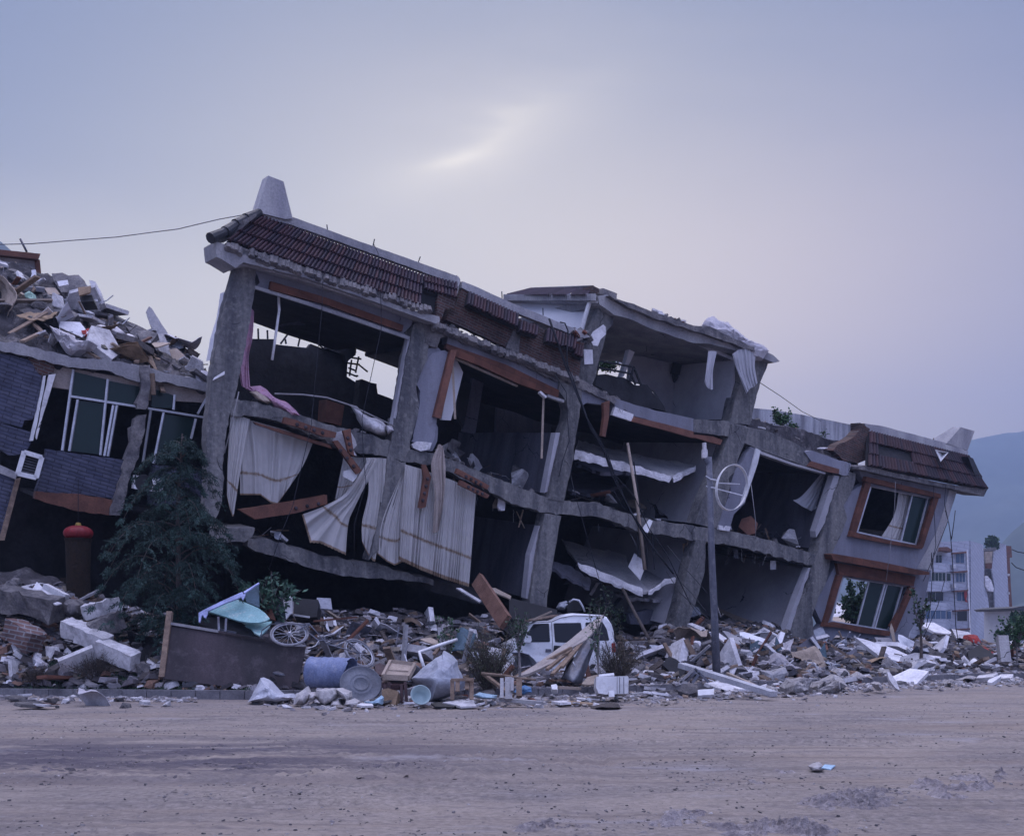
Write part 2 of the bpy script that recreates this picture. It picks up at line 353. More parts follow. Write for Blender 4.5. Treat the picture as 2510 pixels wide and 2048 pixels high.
def curtainmat(name, c, bands):
    m = bpy.data.materials.new(name); m.use_nodes = True; t = m.node_tree; b = t.nodes['Principled BSDF']; n = t.nodes.new; l = t.links.new
    uv = n('ShaderNodeTexCoord'); sp = n('ShaderNodeSeparateXYZ'); l(uv.outputs['UV'], sp.inputs[0])
    no = n('ShaderNodeTexNoise'); no.inputs['Scale'].default_value = 2.5; no.inputs['Detail'].default_value = 7; no.inputs['Roughness'].default_value = .65; l(uv.outputs['Object'], no.inputs['Vector'])
    fn = n('ShaderNodeTexNoise'); fn.inputs['Scale'].default_value = 16; fn.inputs['Detail'].default_value = 3; l(uv.outputs['Object'], fn.inputs['Vector'])
    mx = n('ShaderNodeMix'); mx.data_type = 'RGBA'; l(no.outputs['Fac'], mx.inputs[0]); mx.inputs[6].default_value = (*[x*.75 for x in c], 1); mx.inputs[7].default_value = (*[min(1, x*1.15) for x in c], 1)
    colr = mx.outputs[2]
    for v0, wd, bc, soft in bands:
        a = n('ShaderNodeMath'); a.operation = 'SUBTRACT'; l(sp.outputs[1], a.inputs[0]); a.inputs[1].default_value = v0
        a2 = n('ShaderNodeMath'); a2.operation = 'ABSOLUTE'; l(a.outputs[0], a2.inputs[0])
        j = n('ShaderNodeMath'); j.operation = 'MULTIPLY_ADD'; l(fn.outputs['Fac'], j.inputs[0]); j.inputs[1].default_value = soft; l(a2.outputs[0], j.inputs[2])
        k = n('ShaderNodeMapRange'); k.inputs[1].default_value = wd+soft*.5; k.inputs[2].default_value = wd*.6+soft*.45; l(j.outputs[0], k.inputs[0])
        q = n('ShaderNodeMix'); q.data_type = 'RGBA'; l(k.outputs[0], q.inputs[0]); l(colr, q.inputs[6]); q.inputs[7].default_value = (*bc, 1); colr = q.outputs[2]
    l(colr, b.inputs['Base Color']); b.inputs['Roughness'].default_value = .95; b.inputs['Specular IOR Level'].default_value = .1
    tr = n('ShaderNodeBsdfTranslucent'); l(colr, tr.inputs[0]); ms = n('ShaderNodeMixShader'); ms.inputs[0].default_value = .3
    l(b.outputs[0], ms.inputs[1]); l(tr.outputs[0], ms.inputs[2]); l(ms.outputs[0], t.nodes['Material Output'].inputs[0])
    bp = n('ShaderNodeBump'); bp.inputs['Strength'].default_value = .04; l(fn.outputs['Fac'], bp.inputs['Height']); l(bp.outputs[0], b.inputs['Normal'])
    return m
M['curtain'] = curtainmat('ivory_curtain', (.60,.58,.58), [(.30,.024,(.40,.34,.29),.05),(.30,.008,(.27,.20,.15),.04),(.012,.025,(.30,.22,.16),.02)])
M['lace'] = curtainmat('white_lace', (.55,.55,.60), [])

M['redb'] = mat('red_brick_loose', (.20,.075,.05), (.13,.05,.04), 8, bump=.4)
M['brickc'] = brickmat('brick_chunk_face', (.17,.10,.09), (.11,.075,.075), (.22,.21,.22), .24, .085, .014)
M['rubbert'] = mat('dusty_bicycle_tyre', (.22,.215,.23), (.15,.145,.16), 8, bump=.1)
M['sackc'] = mat('white_plastic_sack', (.50,.51,.57), (.40,.41,.47), 5, rough=.6, bump=.15)
M['sheetc'] = mat('dusty_torn_sheet', (.44,.42,.42), (.34,.32,.33), 5, rough=.9, bump=.15)
M['aquab'] = mat('pale_blue_film', (.32,.46,.58), (.25,.38,.50), 5, rough=.6)
M['brownpad'] = mat('brown_vinyl', (.075,.042,.045), rough=.5)
M['palered'] = mat('terracotta_beam', (.21,.115,.085), (.15,.08,.06), 3)
M['palewood2'] = mat('dusty_plywood', (.37,.33,.31), (.30,.26,.24), 2)
M['pinkb'] = mat('pinkish_board', (.50,.38,.37), (.42,.32,.32), 4)
M['canvas'] = mat('dusty_canvas', (.40,.38,.40), (.31,.29,.32), 3, rough=.95, bump=.3)
M['stone'] = mat('dusty_pale_stone', (.42,.40,.40), (.27,.25,.26), 4, bump=.8, bs=12, grain=.3)

M['weathered'] = mat('weathered_parapet_paint', (.50,.50,.54), (.20,.20,.23), 2.2, bump=.15, bs=20, streak=True, grain=.2)
# ---------------------------------------------------------------- ground, road, kerb, rubble ground
KD = [(-800, 21.5), (0, 20.7), (600, 20.0), (1400, 21.0), (1900, 24.0), (2510, 28.9), (3300, 42)]
def kerbD(px): return interp(KD, px)
TOPY = [(-400,1470),(0,1425),(60,1420),(140,1450),(220,1490),(300,1500),(380,1540),(480,1560),(600,1535),(760,1500),(900,1510),(1000,1515),(1080,1525),(1150,1530),(1230,1520),(1350,1510),(1500,1560),(1560,1580),(1650,1545),(1720,1535),(1800,1535),(1900,1545),(2000,1575),(2100,1575),(2200,1585),(2300,1575),(2400,1590),(2510,1610),(2900,1620)]
def mound(x, y):
    if y < 1: return 0
    px = CX+FOC*x/y
    if px < -900 or px > 3200: return 0
    k = kerbD(px)+.25; b = DF(px, 1.0)
    if px < 420: b = min(b, k+3.0)
    if px > 2100: b = lerp(b, k+9, min(1, (px-2100)/150))
    s = (y-k)/(b-k)
    if s <= 0: return 0
    zt = CH+(HY-interp(TOPY, px))*b/FOC
    vv = 1.0
    if 1215 < px < 1535: vv = lerp(1, max(.03, min(1, (y-28.4)/1.0)), min(1, (px-1215)/20, (1535-px)/20))
    z = zt*min(1, s)**.85*vv
    if s > 1: z = zt*vv
    a = min(1, s*4)*.28
    n = noise.noise(V((x*.7, y*.7, 3)))*.9+noise.noise(V((x*1.9, y*1.9, 9)))*.6+noise.noise(V((x*5, y*5, 1)))*.3
    return max(.0, z+a*n*min(1, zt)*max(.25, vv))
def ground(x, y):
    if y < 4 or y > 60: return 0
    n = noise.noise(V((x*.25, y*.9, 0)))*.035
    z = n+noise.noise(V((x*2.2, y*3.0, 5)))*.010
    # wheel ruts along the road
    for c, wd, dp, ph in ((12.4, .20, .06, 0), (10.7, .4, .08, 1), (14.6, .22, .035, 2), (13.6, .12, .03, 3), (9.0, .2, .04, 4), (16.0, .2, .03, 5)):
        yy = c-.03*x+.15*math.sin(x*.3+ph); q = (y-yy)/wd
        if abs(q) < 3: z -= dp*math.exp(-q*q)*(.6+.8*noise.noise(V((x*.6, ph, 0))))*(1 if x < 1 else .45)
    # broken clods
    m = noise.noise(V((x*.45+9, y*.8, 7)))
    left = (x < .8 and 9.2 < y < 11.6)
    if m > .12 or left: z += (abs(noise.noise(V((x*7, y*7, 2))))*.06+abs(noise.noise(V((x*17, y*17, 2))))*.02)*min(1, (max(m, .25)-.12)*4)*(1.5 if left else .6)*min(1, max(0, 1.6-x) if left and m <= .12 else 1)
    for c, ph in ((8.1, 0), (8.5, .3), (11.7, 1), (12.2, 1.3), (13.1, 2), (15.3, 4), (15.8, 4.2)):
        q = (y-(c+.05*x+.25*math.sin(x*.22+ph)))/.10
        if abs(q) < 3: z += -.028*math.exp(-q*q)*max(0, .5+noise.noise(V((x*.35, ph, 1)))*1.4)+.012*math.exp(-(abs(q)-1.8)**2)*abs(noise.noise(V((x*5, y*5, 1))))
    if y > 16.5: z *= max(0, 1-(y-16.5)/3)
    return z
def surfD(px, py, off=0.0):
    D = 6.0
    r = (px-CX)/FOC; q = (py-HY)/FOC
    while D < 60:
        z = CH-q*D
        g = mound(r*D, D)
        if z <= g+off: return D
        if D > DF(px, .2) and px < 2150: return D
        D += .06
    return D
def S(px, py, off=0.0): return P(px, py, surfD(px, py, off))
def grid_mesh(name, xs_fn, ys, zf, m, nx):
    vs = []; fs = []
    for y in ys:
        x0, x1 = xs_fn(y)
        for i in range(nx+1):
            x = lerp(x0, x1, i/nx); vs.append((x, y, zf(x, y)))
    for j in range(len(ys)-1):
        for i in range(nx):
            a = j*(nx+1)+i; fs.append((a, a+1, a+nx+2, a+nx+1))
    me = bpy.data.meshes.new(name); me.from_pydata(vs, [], fs); me.polygons.foreach_set('use_smooth', [True]*len(fs)); me.materials.append(m)
    o = bpy.data.objects.new(name, me); C.objects.link(o); return o
def roadmat():
    m = mat('dusty_road', (.30,.258,.235), (.225,.198,.195), .8, bump=1.0, bs=17, grain=.45, rough=.95)
    t = m.node_tree; n = t.nodes.new; l = t.links.new; b = t.nodes['Principled BSDF']
    src = b.inputs['Base Color'].links[0].from_socket
    geo = n('ShaderNodeNewGeometry')
    def strn(sc_, loc, s, lo, hi):
        mp_ = n('ShaderNodeMapping'); mp_.inputs['Scale'].default_value = sc_; mp_.inputs['Location'].default_value = loc; l(geo.outputs['Position'], mp_.inputs[0])
        q = n('ShaderNodeTexNoise'); q.inputs['Scale'].default_value = s; q.inputs['Detail'].default_value = 9; q.inputs['Roughness'].default_value = .62; l(mp_.outputs[0], q.inputs['Vector'])
        k = n('ShaderNodeMapRange'); k.inputs[1].default_value = lo; k.inputs[2].default_value = hi; l(q.outputs['Fac'], k.inputs[0]); return k.outputs[0]
    def mix(f, a, z):
        q = n('ShaderNodeMix'); q.data_type = 'RGBA'; l(f, q.inputs[0]); l(a, q.inputs[6]); q.inputs[7].default_value = (*z, 1); return q.outputs[2]
    def mul(a, k):
        q = n('ShaderNodeMath'); q.operation = 'MULTIPLY'; l(a, q.inputs[0])
        if isinstance(k, float): q.inputs[1].default_value = k
        else: l(k, q.inputs[1])
        return q.outputs[0]
    sp = n('ShaderNodeSeparateXYZ'); l(geo.outputs['Position'], sp.inputs[0])
    xr = n('ShaderNodeMapRange'); xr.inputs[1].default_value = -5; xr.inputs[2].default_value = 4; l(sp.outputs[0], xr.inputs[0])
    c = mix(mul(strn((.3,.9,1), (0,0,0), 1.1, .42, .62), .45), src, (.36,.305,.265))
    c = mix(mul(strn((.2,1.3,1), (5,2,0), .9, .50, .66), .6), c, (.27,.215,.18))
    wet = n('ShaderNodeMapRange'); wet.inputs[1].default_value = 1.5; wet.inputs[2].default_value = -2.5; l(sp.outputs[0], wet.inputs[0])
    yb = n('ShaderNodeMath'); yb.operation = 'ABSOLUTE'; ys_ = n('ShaderNodeMath'); ys_.operation = 'SUBTRACT'; l(sp.outputs[1], ys_.inputs[0]); ys_.inputs[1].default_value = 11.0; l(ys_.outputs[0], yb.inputs[0])
    yr = n('ShaderNodeMapRange'); yr.inputs[1].default_value = 2.4; yr.inputs[2].default_value = .9; l(yb.outputs[0], yr.inputs[0])
    c = mix(mul(mul(mul(strn((.3,1.6,1), (1,7,0), 1.6, .38, .52), wet.outputs[0]), yr.outputs[0]), .9), c, (.075,.065,.09))
    c = mix(mul(strn((.10,2.6,1), (2,9,0), 1.6, .54, .62), .55), c, (.16,.135,.13))
    c = mix(mul(strn((.8,2.0,1), (3,1,0), 2.2, .55, .70), .75), c, (.15,.13,.14))
    c = mix(mul(strn((2,4,1), (0,4,0), 4.0, .58, .68), .7), c, (.13,.115,.125))
    c = mix(mul(strn((.3,1.2,1), (8,4,0), 1.2, .60, .70), .6), c, (.36,.345,.37))
    l(c, b.inputs['Base Color']); return m
M['road'] = roadmat()
ys = [3.5*(1.0065**i) for i in range(500)]
ys = [y for y in ys if y < 34]+[36, 45, 60, 100, 300, 1200, 4000]
road = grid_mesh('dirt_road', lambda y: (-.62*y-3, .62*y+3), ys, lambda x, y: ground(x, y)-(.12 if y > 60 else 0), M['road'], 330)
tag(road, kind='structure')
g = new(); add_box(g, V((0, 0, -.6)), (3000, 3000, .4)); gr = obj('ground', g, M['mud'], loc=V((0,0,-.4))); tag(gr, kind='structure')
# kerb
bm = new(); pk = []
for px in range(-300, 3000, 60):
    D = kerbD(px); pk.append(P(px, HY, D)*1.0)
for i, (a, b) in enumerate(zip(pk, pk[1:])):
    a = V((a.x, a.y, 0)); b = V((b.x, b.y, 0)); d = (b-a).normalized(); nn = V((-d.y, d.x, 0)); b2 = b-d*.015
    add_prism(bm, [a+V((0,0,-.1)), b2+V((0,0,-.1)), b2+V((0,0,.17)), a+V((0,0,.17))], nn*.16)
tag(obj('kerb', bm, M['kerb']), kind='structure')
# rubble ground
bm = new(); rows = []
nx, ny = 330, 70
for i in range(nx+1):
    px = lerp(-700, 2900, i/nx); k = kerbD(px)+.17; b = DF(px, 1.5)+.5
    if px > 2100: b = lerp(b, k+22, min(1, (px-2100)/200))
    r = []
    for j in range(ny+1):
        D = lerp(k, b, (j/ny)**1.25); x = (px-CX)*D/FOC; r.append(bm.verts.new((x, D, .13+mound(x, D))))
    rows.append(r)
for a, b in zip(rows, rows[1:]):
    for j in range(ny): bm.faces.new((a[j], b[j], b[j+1], a[j+1]))
tag(obj('rubble_ground', bm, M['mound'], smooth=True, loc=V((0,0,0))), kind='structure')

# ---------------------------------------------------------------- leaning building
B = thing('leaning_building', 'grey three storey building leaning to the right, front torn open, tiled roof edge', 'building', QP(1300, 1650, 2)*1)
B.location.z = 0
def pxof(p): return CX+FOC*p.x/p.y
def part(name, pts, w0, th, m, parent=None, rough=0, step=14, jb=0, lim=None):
    bm = new(); q = pp(pts) if isinstance(pts, str) else pts
    if rough: q = rough2(q, rough, step, seed=len(q)*7+int(q[0][0]))
    f = [QP(x, y, w0) for x, y in q]
    if name in ('floor_slab', 'roof_slab', 'back_wall') and parent is None and lim is None: lim = 548
    if lim:
        back = []
        for p in f:
            b = p+INTO*th; k = min(lim, pxof(p))
            if pxof(b) < k: b = V(((k-CX)*b.y/FOC, b.y, b.z))
            back.append(b)
        add_prism(bm, f, back)
    elif jb: back = [p+INTO*th+V((R.uniform(-jb, jb), R.uniform(-jb, jb), R.uniform(-jb, jb))) for p in f]; add_prism(bm, f, back)
    else: add_prism(bm, f, INTO*th)
    return obj(name, bm, m, parent if parent is not None else B)
beam2_top = pp('S 562 976 632 986 725 1014 824 1046 871 1056 958 1081 1006 1101 1060 1110 1105 1126 1200 1165 1275 1195 1341 1219 1386 1228 1471 1233 1480 1240 1573 1268 1651 1283 1729 1292 1791 1301 1890 1324 1974 1351 2016 1366')
beam2_bot = pp('S 2004 1389 1955 1378 1814 1340 1730 1328 1651 1316 1621 1307 1561 1301 1531 1289 1471 1268 1425 1264 1335 1256 1266 1237 1200 1204 1127 1171 1054 1139 996 1132 950 1120 871 1107 814 1088 699 1037 622 1021 565 1017')
part('floor_beam', rough2(beam2_top, 2.2, 9, 3, False)+rough2(beam2_bot, 3.5, 10, 4, False), .02, .4, M['concrete'], jb=.03)
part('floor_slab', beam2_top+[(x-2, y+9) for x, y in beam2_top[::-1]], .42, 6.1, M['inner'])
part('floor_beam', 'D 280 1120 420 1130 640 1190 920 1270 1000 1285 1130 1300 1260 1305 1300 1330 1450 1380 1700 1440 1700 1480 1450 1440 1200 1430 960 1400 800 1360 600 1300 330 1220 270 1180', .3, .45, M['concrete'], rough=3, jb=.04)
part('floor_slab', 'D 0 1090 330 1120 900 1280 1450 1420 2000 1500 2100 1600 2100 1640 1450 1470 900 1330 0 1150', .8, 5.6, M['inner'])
part('floor_slab', 'D -20 1040 330 1040 325 1075 305 1110 250 1150 20 1155 -20 1120', -.35, 1.2, M['concrete'], rough=2, jb=.03)
# columns
part('column', 'C 255 610 330 600 375 660 372 760 350 900 330 1050 300 1200 270 1330 245 1450 215 1560 180 1736 D 100 420 80 560 B 1490 300 1470 480 1440 560 1420 600 1390 590 1365 500 1380 170 C 62 1736 75 1600 90 1480 100 1330 125 1200 180 900 215 780 240 690', 0, .42, M['concrete'], rough=1.6, step=10)
part('column', 'C 1365 1010 1400 985 1470 1040 1460 1130 1448 1230 1430 1260 1395 1350 1380 1400 1395 1500 1385 1600 1340 1736 D 1520 440 1490 480 1475 600 1440 700 1400 850 1310 1010 1290 1200 1200 1290 1250 1100 1330 700 1345 500 1375 385 1400 200 C 1255 1600 1290 1400 1320 1200 1345 1100', .0, .42, M['concrete'], rough=1.3, step=10)
part('column', 'E 1040 890 1215 960 1215 1060 1190 1240 1150 1480 F 690 190 640 400 605 560 478 540 540 240 600 0 E 1100 1240 1110 1150 1090 1070 1030 990', 0, .42, M['concrete'], rough=.8, step=12)
part('column', 'F 452 655 585 680 560 800 520 1050 470 1330 455 1700 310 1700 330 1360 400 900', 0, .42, M['concrete'], rough=.8, step=12)
part('column', 'G 240 470 355 500 330 590 285 700 200 1000 150 1140 10 1110 60 960 130 800 190 650 225 560', 0, .42, M['concrete'], rough=.8, step=12)
part('column', 'F 1685 870 1762 880 1755 1130 1690 1350 1600 1640 1570 1760 1450 1760 1480 1640 1540 1440 1620 1100', 0, .42, M['concrete'], rough=.8, step=12)
part('column', 'G 1000 775 1045 790 1042 830 1020 900 965 1000 990 1080 950 1180 895 1290 872 1400 850 1500 800 1600 J 1780 130 1740 250 1760 420 1640 560 1480 560 1560 380 1640 130 1690 0 G 720 1600 750 1440 790 1320 850 1120 915 900 960 795', 0, .42, M['concrete'], rough=1.4, step=10)
# side face strips of columns and partition walls running back
part('partition_wall', 'F 530 0 560 0 480 540 448 490 480 300', .42, 5.8, M['innerw'])
part('door_jamb', 'F 540 0 575 0 490 470 448 490', .12, .25, M['room'])
part('partition_wall', 'F 425 760 440 760 365 1340 320 1350 340 1240', .42, 5.8, M['innerw'])
part('door_jamb', 'F 405 760 438 760 370 1180 335 1355 294 1350 330 1000', .12, .25, M['room'])
part('door_jamb', 'C 1330 1095 1352 1105 1250 1620 1228 1640', .06, .2, M['room'])
part('partition_wall', 'F 1900 0 1960 0 1760 700 1690 740', .42, 5.0, M['room'])
part('partition_wall', 'F 1690 870 1720 870 1560 1440 1480 1560 1440 1560 F 1560 1200', .42, 5.6, M['room'])
part('partition_wall', 'G 900 800 940 810 800 1270 770 1270', .42, 5.8, M['innerw'])
part('door_jamb', 'G 905 800 940 805 860 1080 790 1200 785 1160', .06, .25, M['room'])
part('partition_wall', 'G 735 1400 770 1395 690 1681 J 1540 450 1495 390 1560 250', .42, 5.8, M['room'])
part('door_jamb', 'G 740 1395 772 1395 715 1500 J 1625 180 1540 440 1495 400 1600 100', .06, .25, M['room'])
# back walls (plane six and a half metres in)
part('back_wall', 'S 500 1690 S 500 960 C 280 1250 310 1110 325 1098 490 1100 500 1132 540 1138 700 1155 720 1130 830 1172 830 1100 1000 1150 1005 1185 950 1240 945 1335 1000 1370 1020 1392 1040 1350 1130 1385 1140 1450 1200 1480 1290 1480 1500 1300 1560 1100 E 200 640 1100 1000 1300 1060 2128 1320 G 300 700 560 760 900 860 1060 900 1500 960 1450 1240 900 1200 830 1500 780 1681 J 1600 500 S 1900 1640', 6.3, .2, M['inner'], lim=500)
# ceilings (undersides of the roof slab)
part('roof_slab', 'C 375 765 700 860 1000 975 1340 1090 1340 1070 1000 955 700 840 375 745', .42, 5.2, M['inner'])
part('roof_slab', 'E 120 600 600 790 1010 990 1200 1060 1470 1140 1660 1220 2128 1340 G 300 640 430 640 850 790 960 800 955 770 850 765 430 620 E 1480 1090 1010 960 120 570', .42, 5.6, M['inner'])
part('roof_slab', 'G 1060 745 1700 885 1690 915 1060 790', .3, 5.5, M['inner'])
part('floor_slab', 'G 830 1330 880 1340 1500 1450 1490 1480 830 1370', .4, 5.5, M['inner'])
# left top room: lintel, eave and trims
part('lintel', 'C 345 640 700 745 1100 870 1362 960 1352 1010 1300 1060 1342 1092 1100 1010 700 870 375 775 400 745 385 700', .06, .34, M['paint'], rough=.8)
part('window_trim', 'C 470 738 800 835 1300 1012 1292 1052 800 880 462 790', -.06, .12, M['trim'])
part('lintel_edge', 'C 372 765 700 865 1000 965 1342 1085 1336 1104 1000 988 700 888 372 785', -.02, .07, M['lightc'])
part('eave', 'C 120 490 300 540 700 680 1000 790 1400 930 1525 960 1527 990 1500 1003 1100 860 700 720 300 620 250 655 160 600 130 585', -.45, 1.0, M['lightc'], rough=.7, step=16)
part('eave', 'C 150 590 250 655 330 640 700 745 1365 965 1440 975 1400 960 700 715 300 612', -.25, .6, M['lightc'])
def dentils(a, b, n, r, dz, wf, m, seed):
    bm = new(); rr = random.Random(seed); a = pp(a)[0]; b = pp(b)[0]
    for i in range(n):
        t = (i+.5)/n
        if rr.random() < .12: continue
        x = lerp(a[0], b[0], t); y = lerp(a[1], b[1], t)+rr.uniform(-1.5, 1.5)
        p = QP(x, y, wf); add_tube(bm, [p-TV*dz*rr.uniform(.4, 1)-MN*.04, p+TV*dz*rr.uniform(.5, 1)+MN*.05], r*rr.uniform(.7, 1.1), 7)
    add_bar(bm, QP(*a, wf+.06), QP(*b, wf+.06), .08, dz*1.2); return obj('eave_tile_ends', bm, m, B)
dentils('C 190 520', 'C 1470 925', 52, .085, .13, -.47, M['chunk'], 2)
# tiled roof skirts
def tiles(quad, ncols, ncourse, w_top, w_bot, name='roof_tiles', skip=None, seed=1, jag=0.0, dark=1.0, wv_=.06):
    # quad: TL TR BR BL in photo pixels; corrugated courses of clay tiles, each course lapping the one below
    tl, tr, br, bl = pp(quad); rr = random.Random(seed)
    TL, TR, BR, BL = QP(*tl, w_top), QP(*tr, w_top), QP(*br, w_bot), QP(*bl, w_bot)
    nrm = (TR-TL).cross(BL-TL).normalized()
    if nrm.y > 0: nrm = -nrm
    bm = new(); cl = bm.loops.layers.float_color.new('tint'); K = 6
    for c in range(ncourse):
        for k in range(ncols):
            if skip and skip(k/ncols, c): continue
            base = rr.choice(((.060,.030,.037), (.052,.028,.038), (.042,.027,.042), (.066,.030,.036), (.032,.023,.036)))
            f = rr.uniform(.85, 1.1); f *= dark; tc_ = (base[0]*f, base[1]*f, base[2]*f, 1)
            v0 = c/ncourse; v1 = min(1.04, (c+1.06)/ncourse)+(rr.uniform(0, jag) if c == ncourse-1 else rr.uniform(0, .012))
            lift = rr.uniform(0, .012)
            g_ = []
            for v, hh in ((v0, .0), (v1, .04+lift)):
                row = []
                for q in range(K+1):
                    u = (k+q/K)/ncols
                    p = TL.lerp(TR, u).lerp(BL.lerp(BR, u), v); z = math.sin(math.pi*q/K)*wv_
                    row.append(bm.verts.new(p+nrm*(z+hh)))
                g_.append(row)
            lo = [bm.verts.new(v.co-nrm*.045) for v in g_[1]]
            for q in range(K):
                for fc in (bm.faces.new((g_[0][q], g_[0][q+1], g_[1][q+1], g_[1][q])), bm.faces.new((g_[1][q], g_[1][q+1], lo[q+1], lo[q]))):
                    for l_ in fc.loops: l_[cl] = tc_
    o = obj(name, bm, M['tile'], B)
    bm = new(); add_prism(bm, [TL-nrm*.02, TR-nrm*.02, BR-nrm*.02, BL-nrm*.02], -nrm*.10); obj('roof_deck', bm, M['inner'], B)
    return o
tiles('C 385 325 1425 705 1405 895 195 485', 50, 3, .35, -.42, seed=3)
tiles('C 1425 705 1636 752 1632 850 1425 790', 10, 2, .35, .0, seed=4)
part('roof_opening_shade', 'C 1415 780 1530 800 1522 945 1405 900', .12, .1, M['black'])  # black sheet painted in for the shade inside the roof hole
part('brick_wall', 'C 1520 790 1630 840 1620 900 1560 915 1520 1000 1500 960', .0, .3, M['brick'], rough=2)
part('parapet', 'C 380 300 610 338 1000 480 1634 705 1640 760 1000 528 600 385 380 338', .32, .22, M['lightc'], rough=.5)
part('roof_fin', 'C 453 78 549 114 606 345 560 350 380 305', .25, .45, M['lightc'])
bm = new()
hp = [QP(*p, wv) for p, wv in zip(pp('C 390 312 320 345 255 380 190 425 100 465'), (.3, .1, -.1, -.3, -.5))]
for a, b in zip(hp, hp[1:]): add_tube(bm, [a+(a-b)*.12, b-(a-b)*.1], .10, 10, r1=.13)
obj('hip_ridge_caps', bm, M['ridge'], B)
part('hip_roof_edge', 'C 380 330 190 488 120 490 90 476 240 390 380 310', -.2, .25, M['chunk'])
# middle roof stretch: parapet, brick, tile remnants
part('parapet', 'E 245 98 330 130 620 262 900 375 1150 478 1230 505 1285 550 1240 560 1150 535 880 430 600 320 330 200 285 175 240 150', .30, .22, M['lightc'], rough=.6)
part('parapet', 'C 1634 700 E 225 75 228 100 200 180 185 270 215 150 200 130 150 110 C 1634 760', .32, .22, M['lightc'])
part('brick_wall', 'E 255 140 240 160 190 280 150 310 110 410 320 500 520 600 700 680 850 750 1050 840 1195 885 1215 720 1240 600 1100 560 700 400 300 200', .34, .25, M['brick'], rough=1.5)
part('brick_wall', 'E -60 230 130 290 260 130 300 300 200 520 100 470 -60 450', .62, .2, M['brick'])
part('concrete_stub', 'E 660 500 720 530 705 690 600 640', .3, .28, M['chunk'], rough=1)
tiles('E 295 185 705 370 690 470 275 285', 17, 1, .25, .05, seed=5, jag=.08)
tiles('E 715 420 865 468 850 545 700 500', 6, 1, .25, .05, seed=6, jag=.1)
tiles('E 935 480 1180 562 1160 650 918 585', 10, 1, .25, .05, seed=7, jag=.12)
tiles('E 1170 612 1232 630 1218 728 1150 690', 3, 1, .22, .05, seed=8, jag=.1)
part('beam', 'E -60 440 60 430 120 470 330 550 560 640 800 750 1050 850 1200 890 1350 970 1500 1070 1480 1100 1300 1010 1100 930 980 900 760 790 500 690 120 545 60 560 40 640 -60 600', -.02, .5, M['chunk'], rough=2.2, step=8, jb=.03)
dentils('E 0 455', 'E 1190 905', 46, .085, .12, -.12, M['chunk'], 5)
part('lintel', 'E 130 515 400 600 760 760 1000 880 1160 940 1300 1010 1450 1062 1440 1110 1260 1085 1230 1105 1140 1075 1010 1000 600 790 120 605', .08, .32, M['paint'], rough=.6)
part('window_trim', 'E 118 605 600 775 1035 985 1025 1045 700 930 400 790 190 710 110 640', -.05, .14, M['trim'])
part('window_trim', 'E 150 655 200 655 70 1215 15 1200', -.12, .14, M['redwood'])
part('lintel_edge', 'E 190 715 700 945 690 958 185 735', .1, .06, M['palewood'])
part('wall_panel', 'S 1090 858 1108 868 1100 900 1085 960 1075 1000 1065 1075 1058 1092 1010 1082 1018 1040 1028 995 1030 960 1015 925 1022 910 1035 905 1045 880 1060 865', .03, .3, M['paint'], rough=1.3, step=8)
part('wall_panel', 'E -70 640 50 640 130 720 110 760 60 1000 0 1190 45 1290 40 1400 0 1480 -60 1480 -130 1250 -90 1000 -110 850', .05, .3, M['paint'], rough=1.0, step=12)
part('wall_panel', 'E 160 730 190 720 250 840 210 1000 150 1230 75 1225 100 1080', .5, .12, M['sideplaster'])
part('insulation', 'D 1535 405 1580 380 1685 390 1670 440 1600 455 1545 430', -.04, .12, M['slabw'], rough=1)
# right of the middle: painted beam with trim
part('beam', 'E 1490 1055 1600 1085 1820 1150 2128 1215 2128 1235 G 30 470 340 480 340 560 200 545 0 520 E 2128 1325 1640 1195 1570 1140 1470 1190', .03, .4, M['paint'], rough=1)
part('plaster_patch', 'E 1490 1120 1640 1180 1630 1240 1470 1185', -.01, .12, M['plaster'], rough=1)
part('window_trim', 'E 1645 1200 1900 1260 2128 1320 2128 1375 1900 1310 1625 1238', -.05, .14, M['redwood'])
part('window_trim', 'F 1500 0 1820 30 1900 60 1880 100 1740 60 1480 -10', -.04, .14, M['redwood'], rough=1)
part('window_trim', 'E 1395 1090 1445 1070 1440 1200 1410 1365 1380 1355 1400 1200', -.1, .12, M['redwood'])
part('beam', 'G 0 440 230 450 350 490 450 505 640 585 700 620 720 645 845 680 850 790 640 710 430 635 335 595 200 545 0 520', .02, .42, M['concrete'], rough=1.2)
part('lintel', 'G 715 650 760 640 900 690 1015 725 1000 800 960 800 850 760 760 710', -.03, .3, M['paint'], rough=1)
part('window_trim', 'G 765 710 940 760 935 790 850 775 740 740', -.08, .12, M['redwood'])
part('wall_panel', 'G 370 615 425 640 410 720 330 980 260 1050 240 1120 250 1150 160 1145 160 1100 240 900 225 820 310 720', .0, .22, M['paint'], rough=.9, step=10)
part('window_frame', 'G 405 625 432 640 415 720 330 970 300 1000 360 800', -.05, .12, M['white'])
part('window_frame', 'G 430 642 640 720 850 780 848 793 640 735 425 660', -.04, .3, M['lightc'])
part('insulation', 'G 165 1120 190 1125 195 1145 215 1125 240 1130 232 1160 165 1150', -.06, .14, M['slabw'])
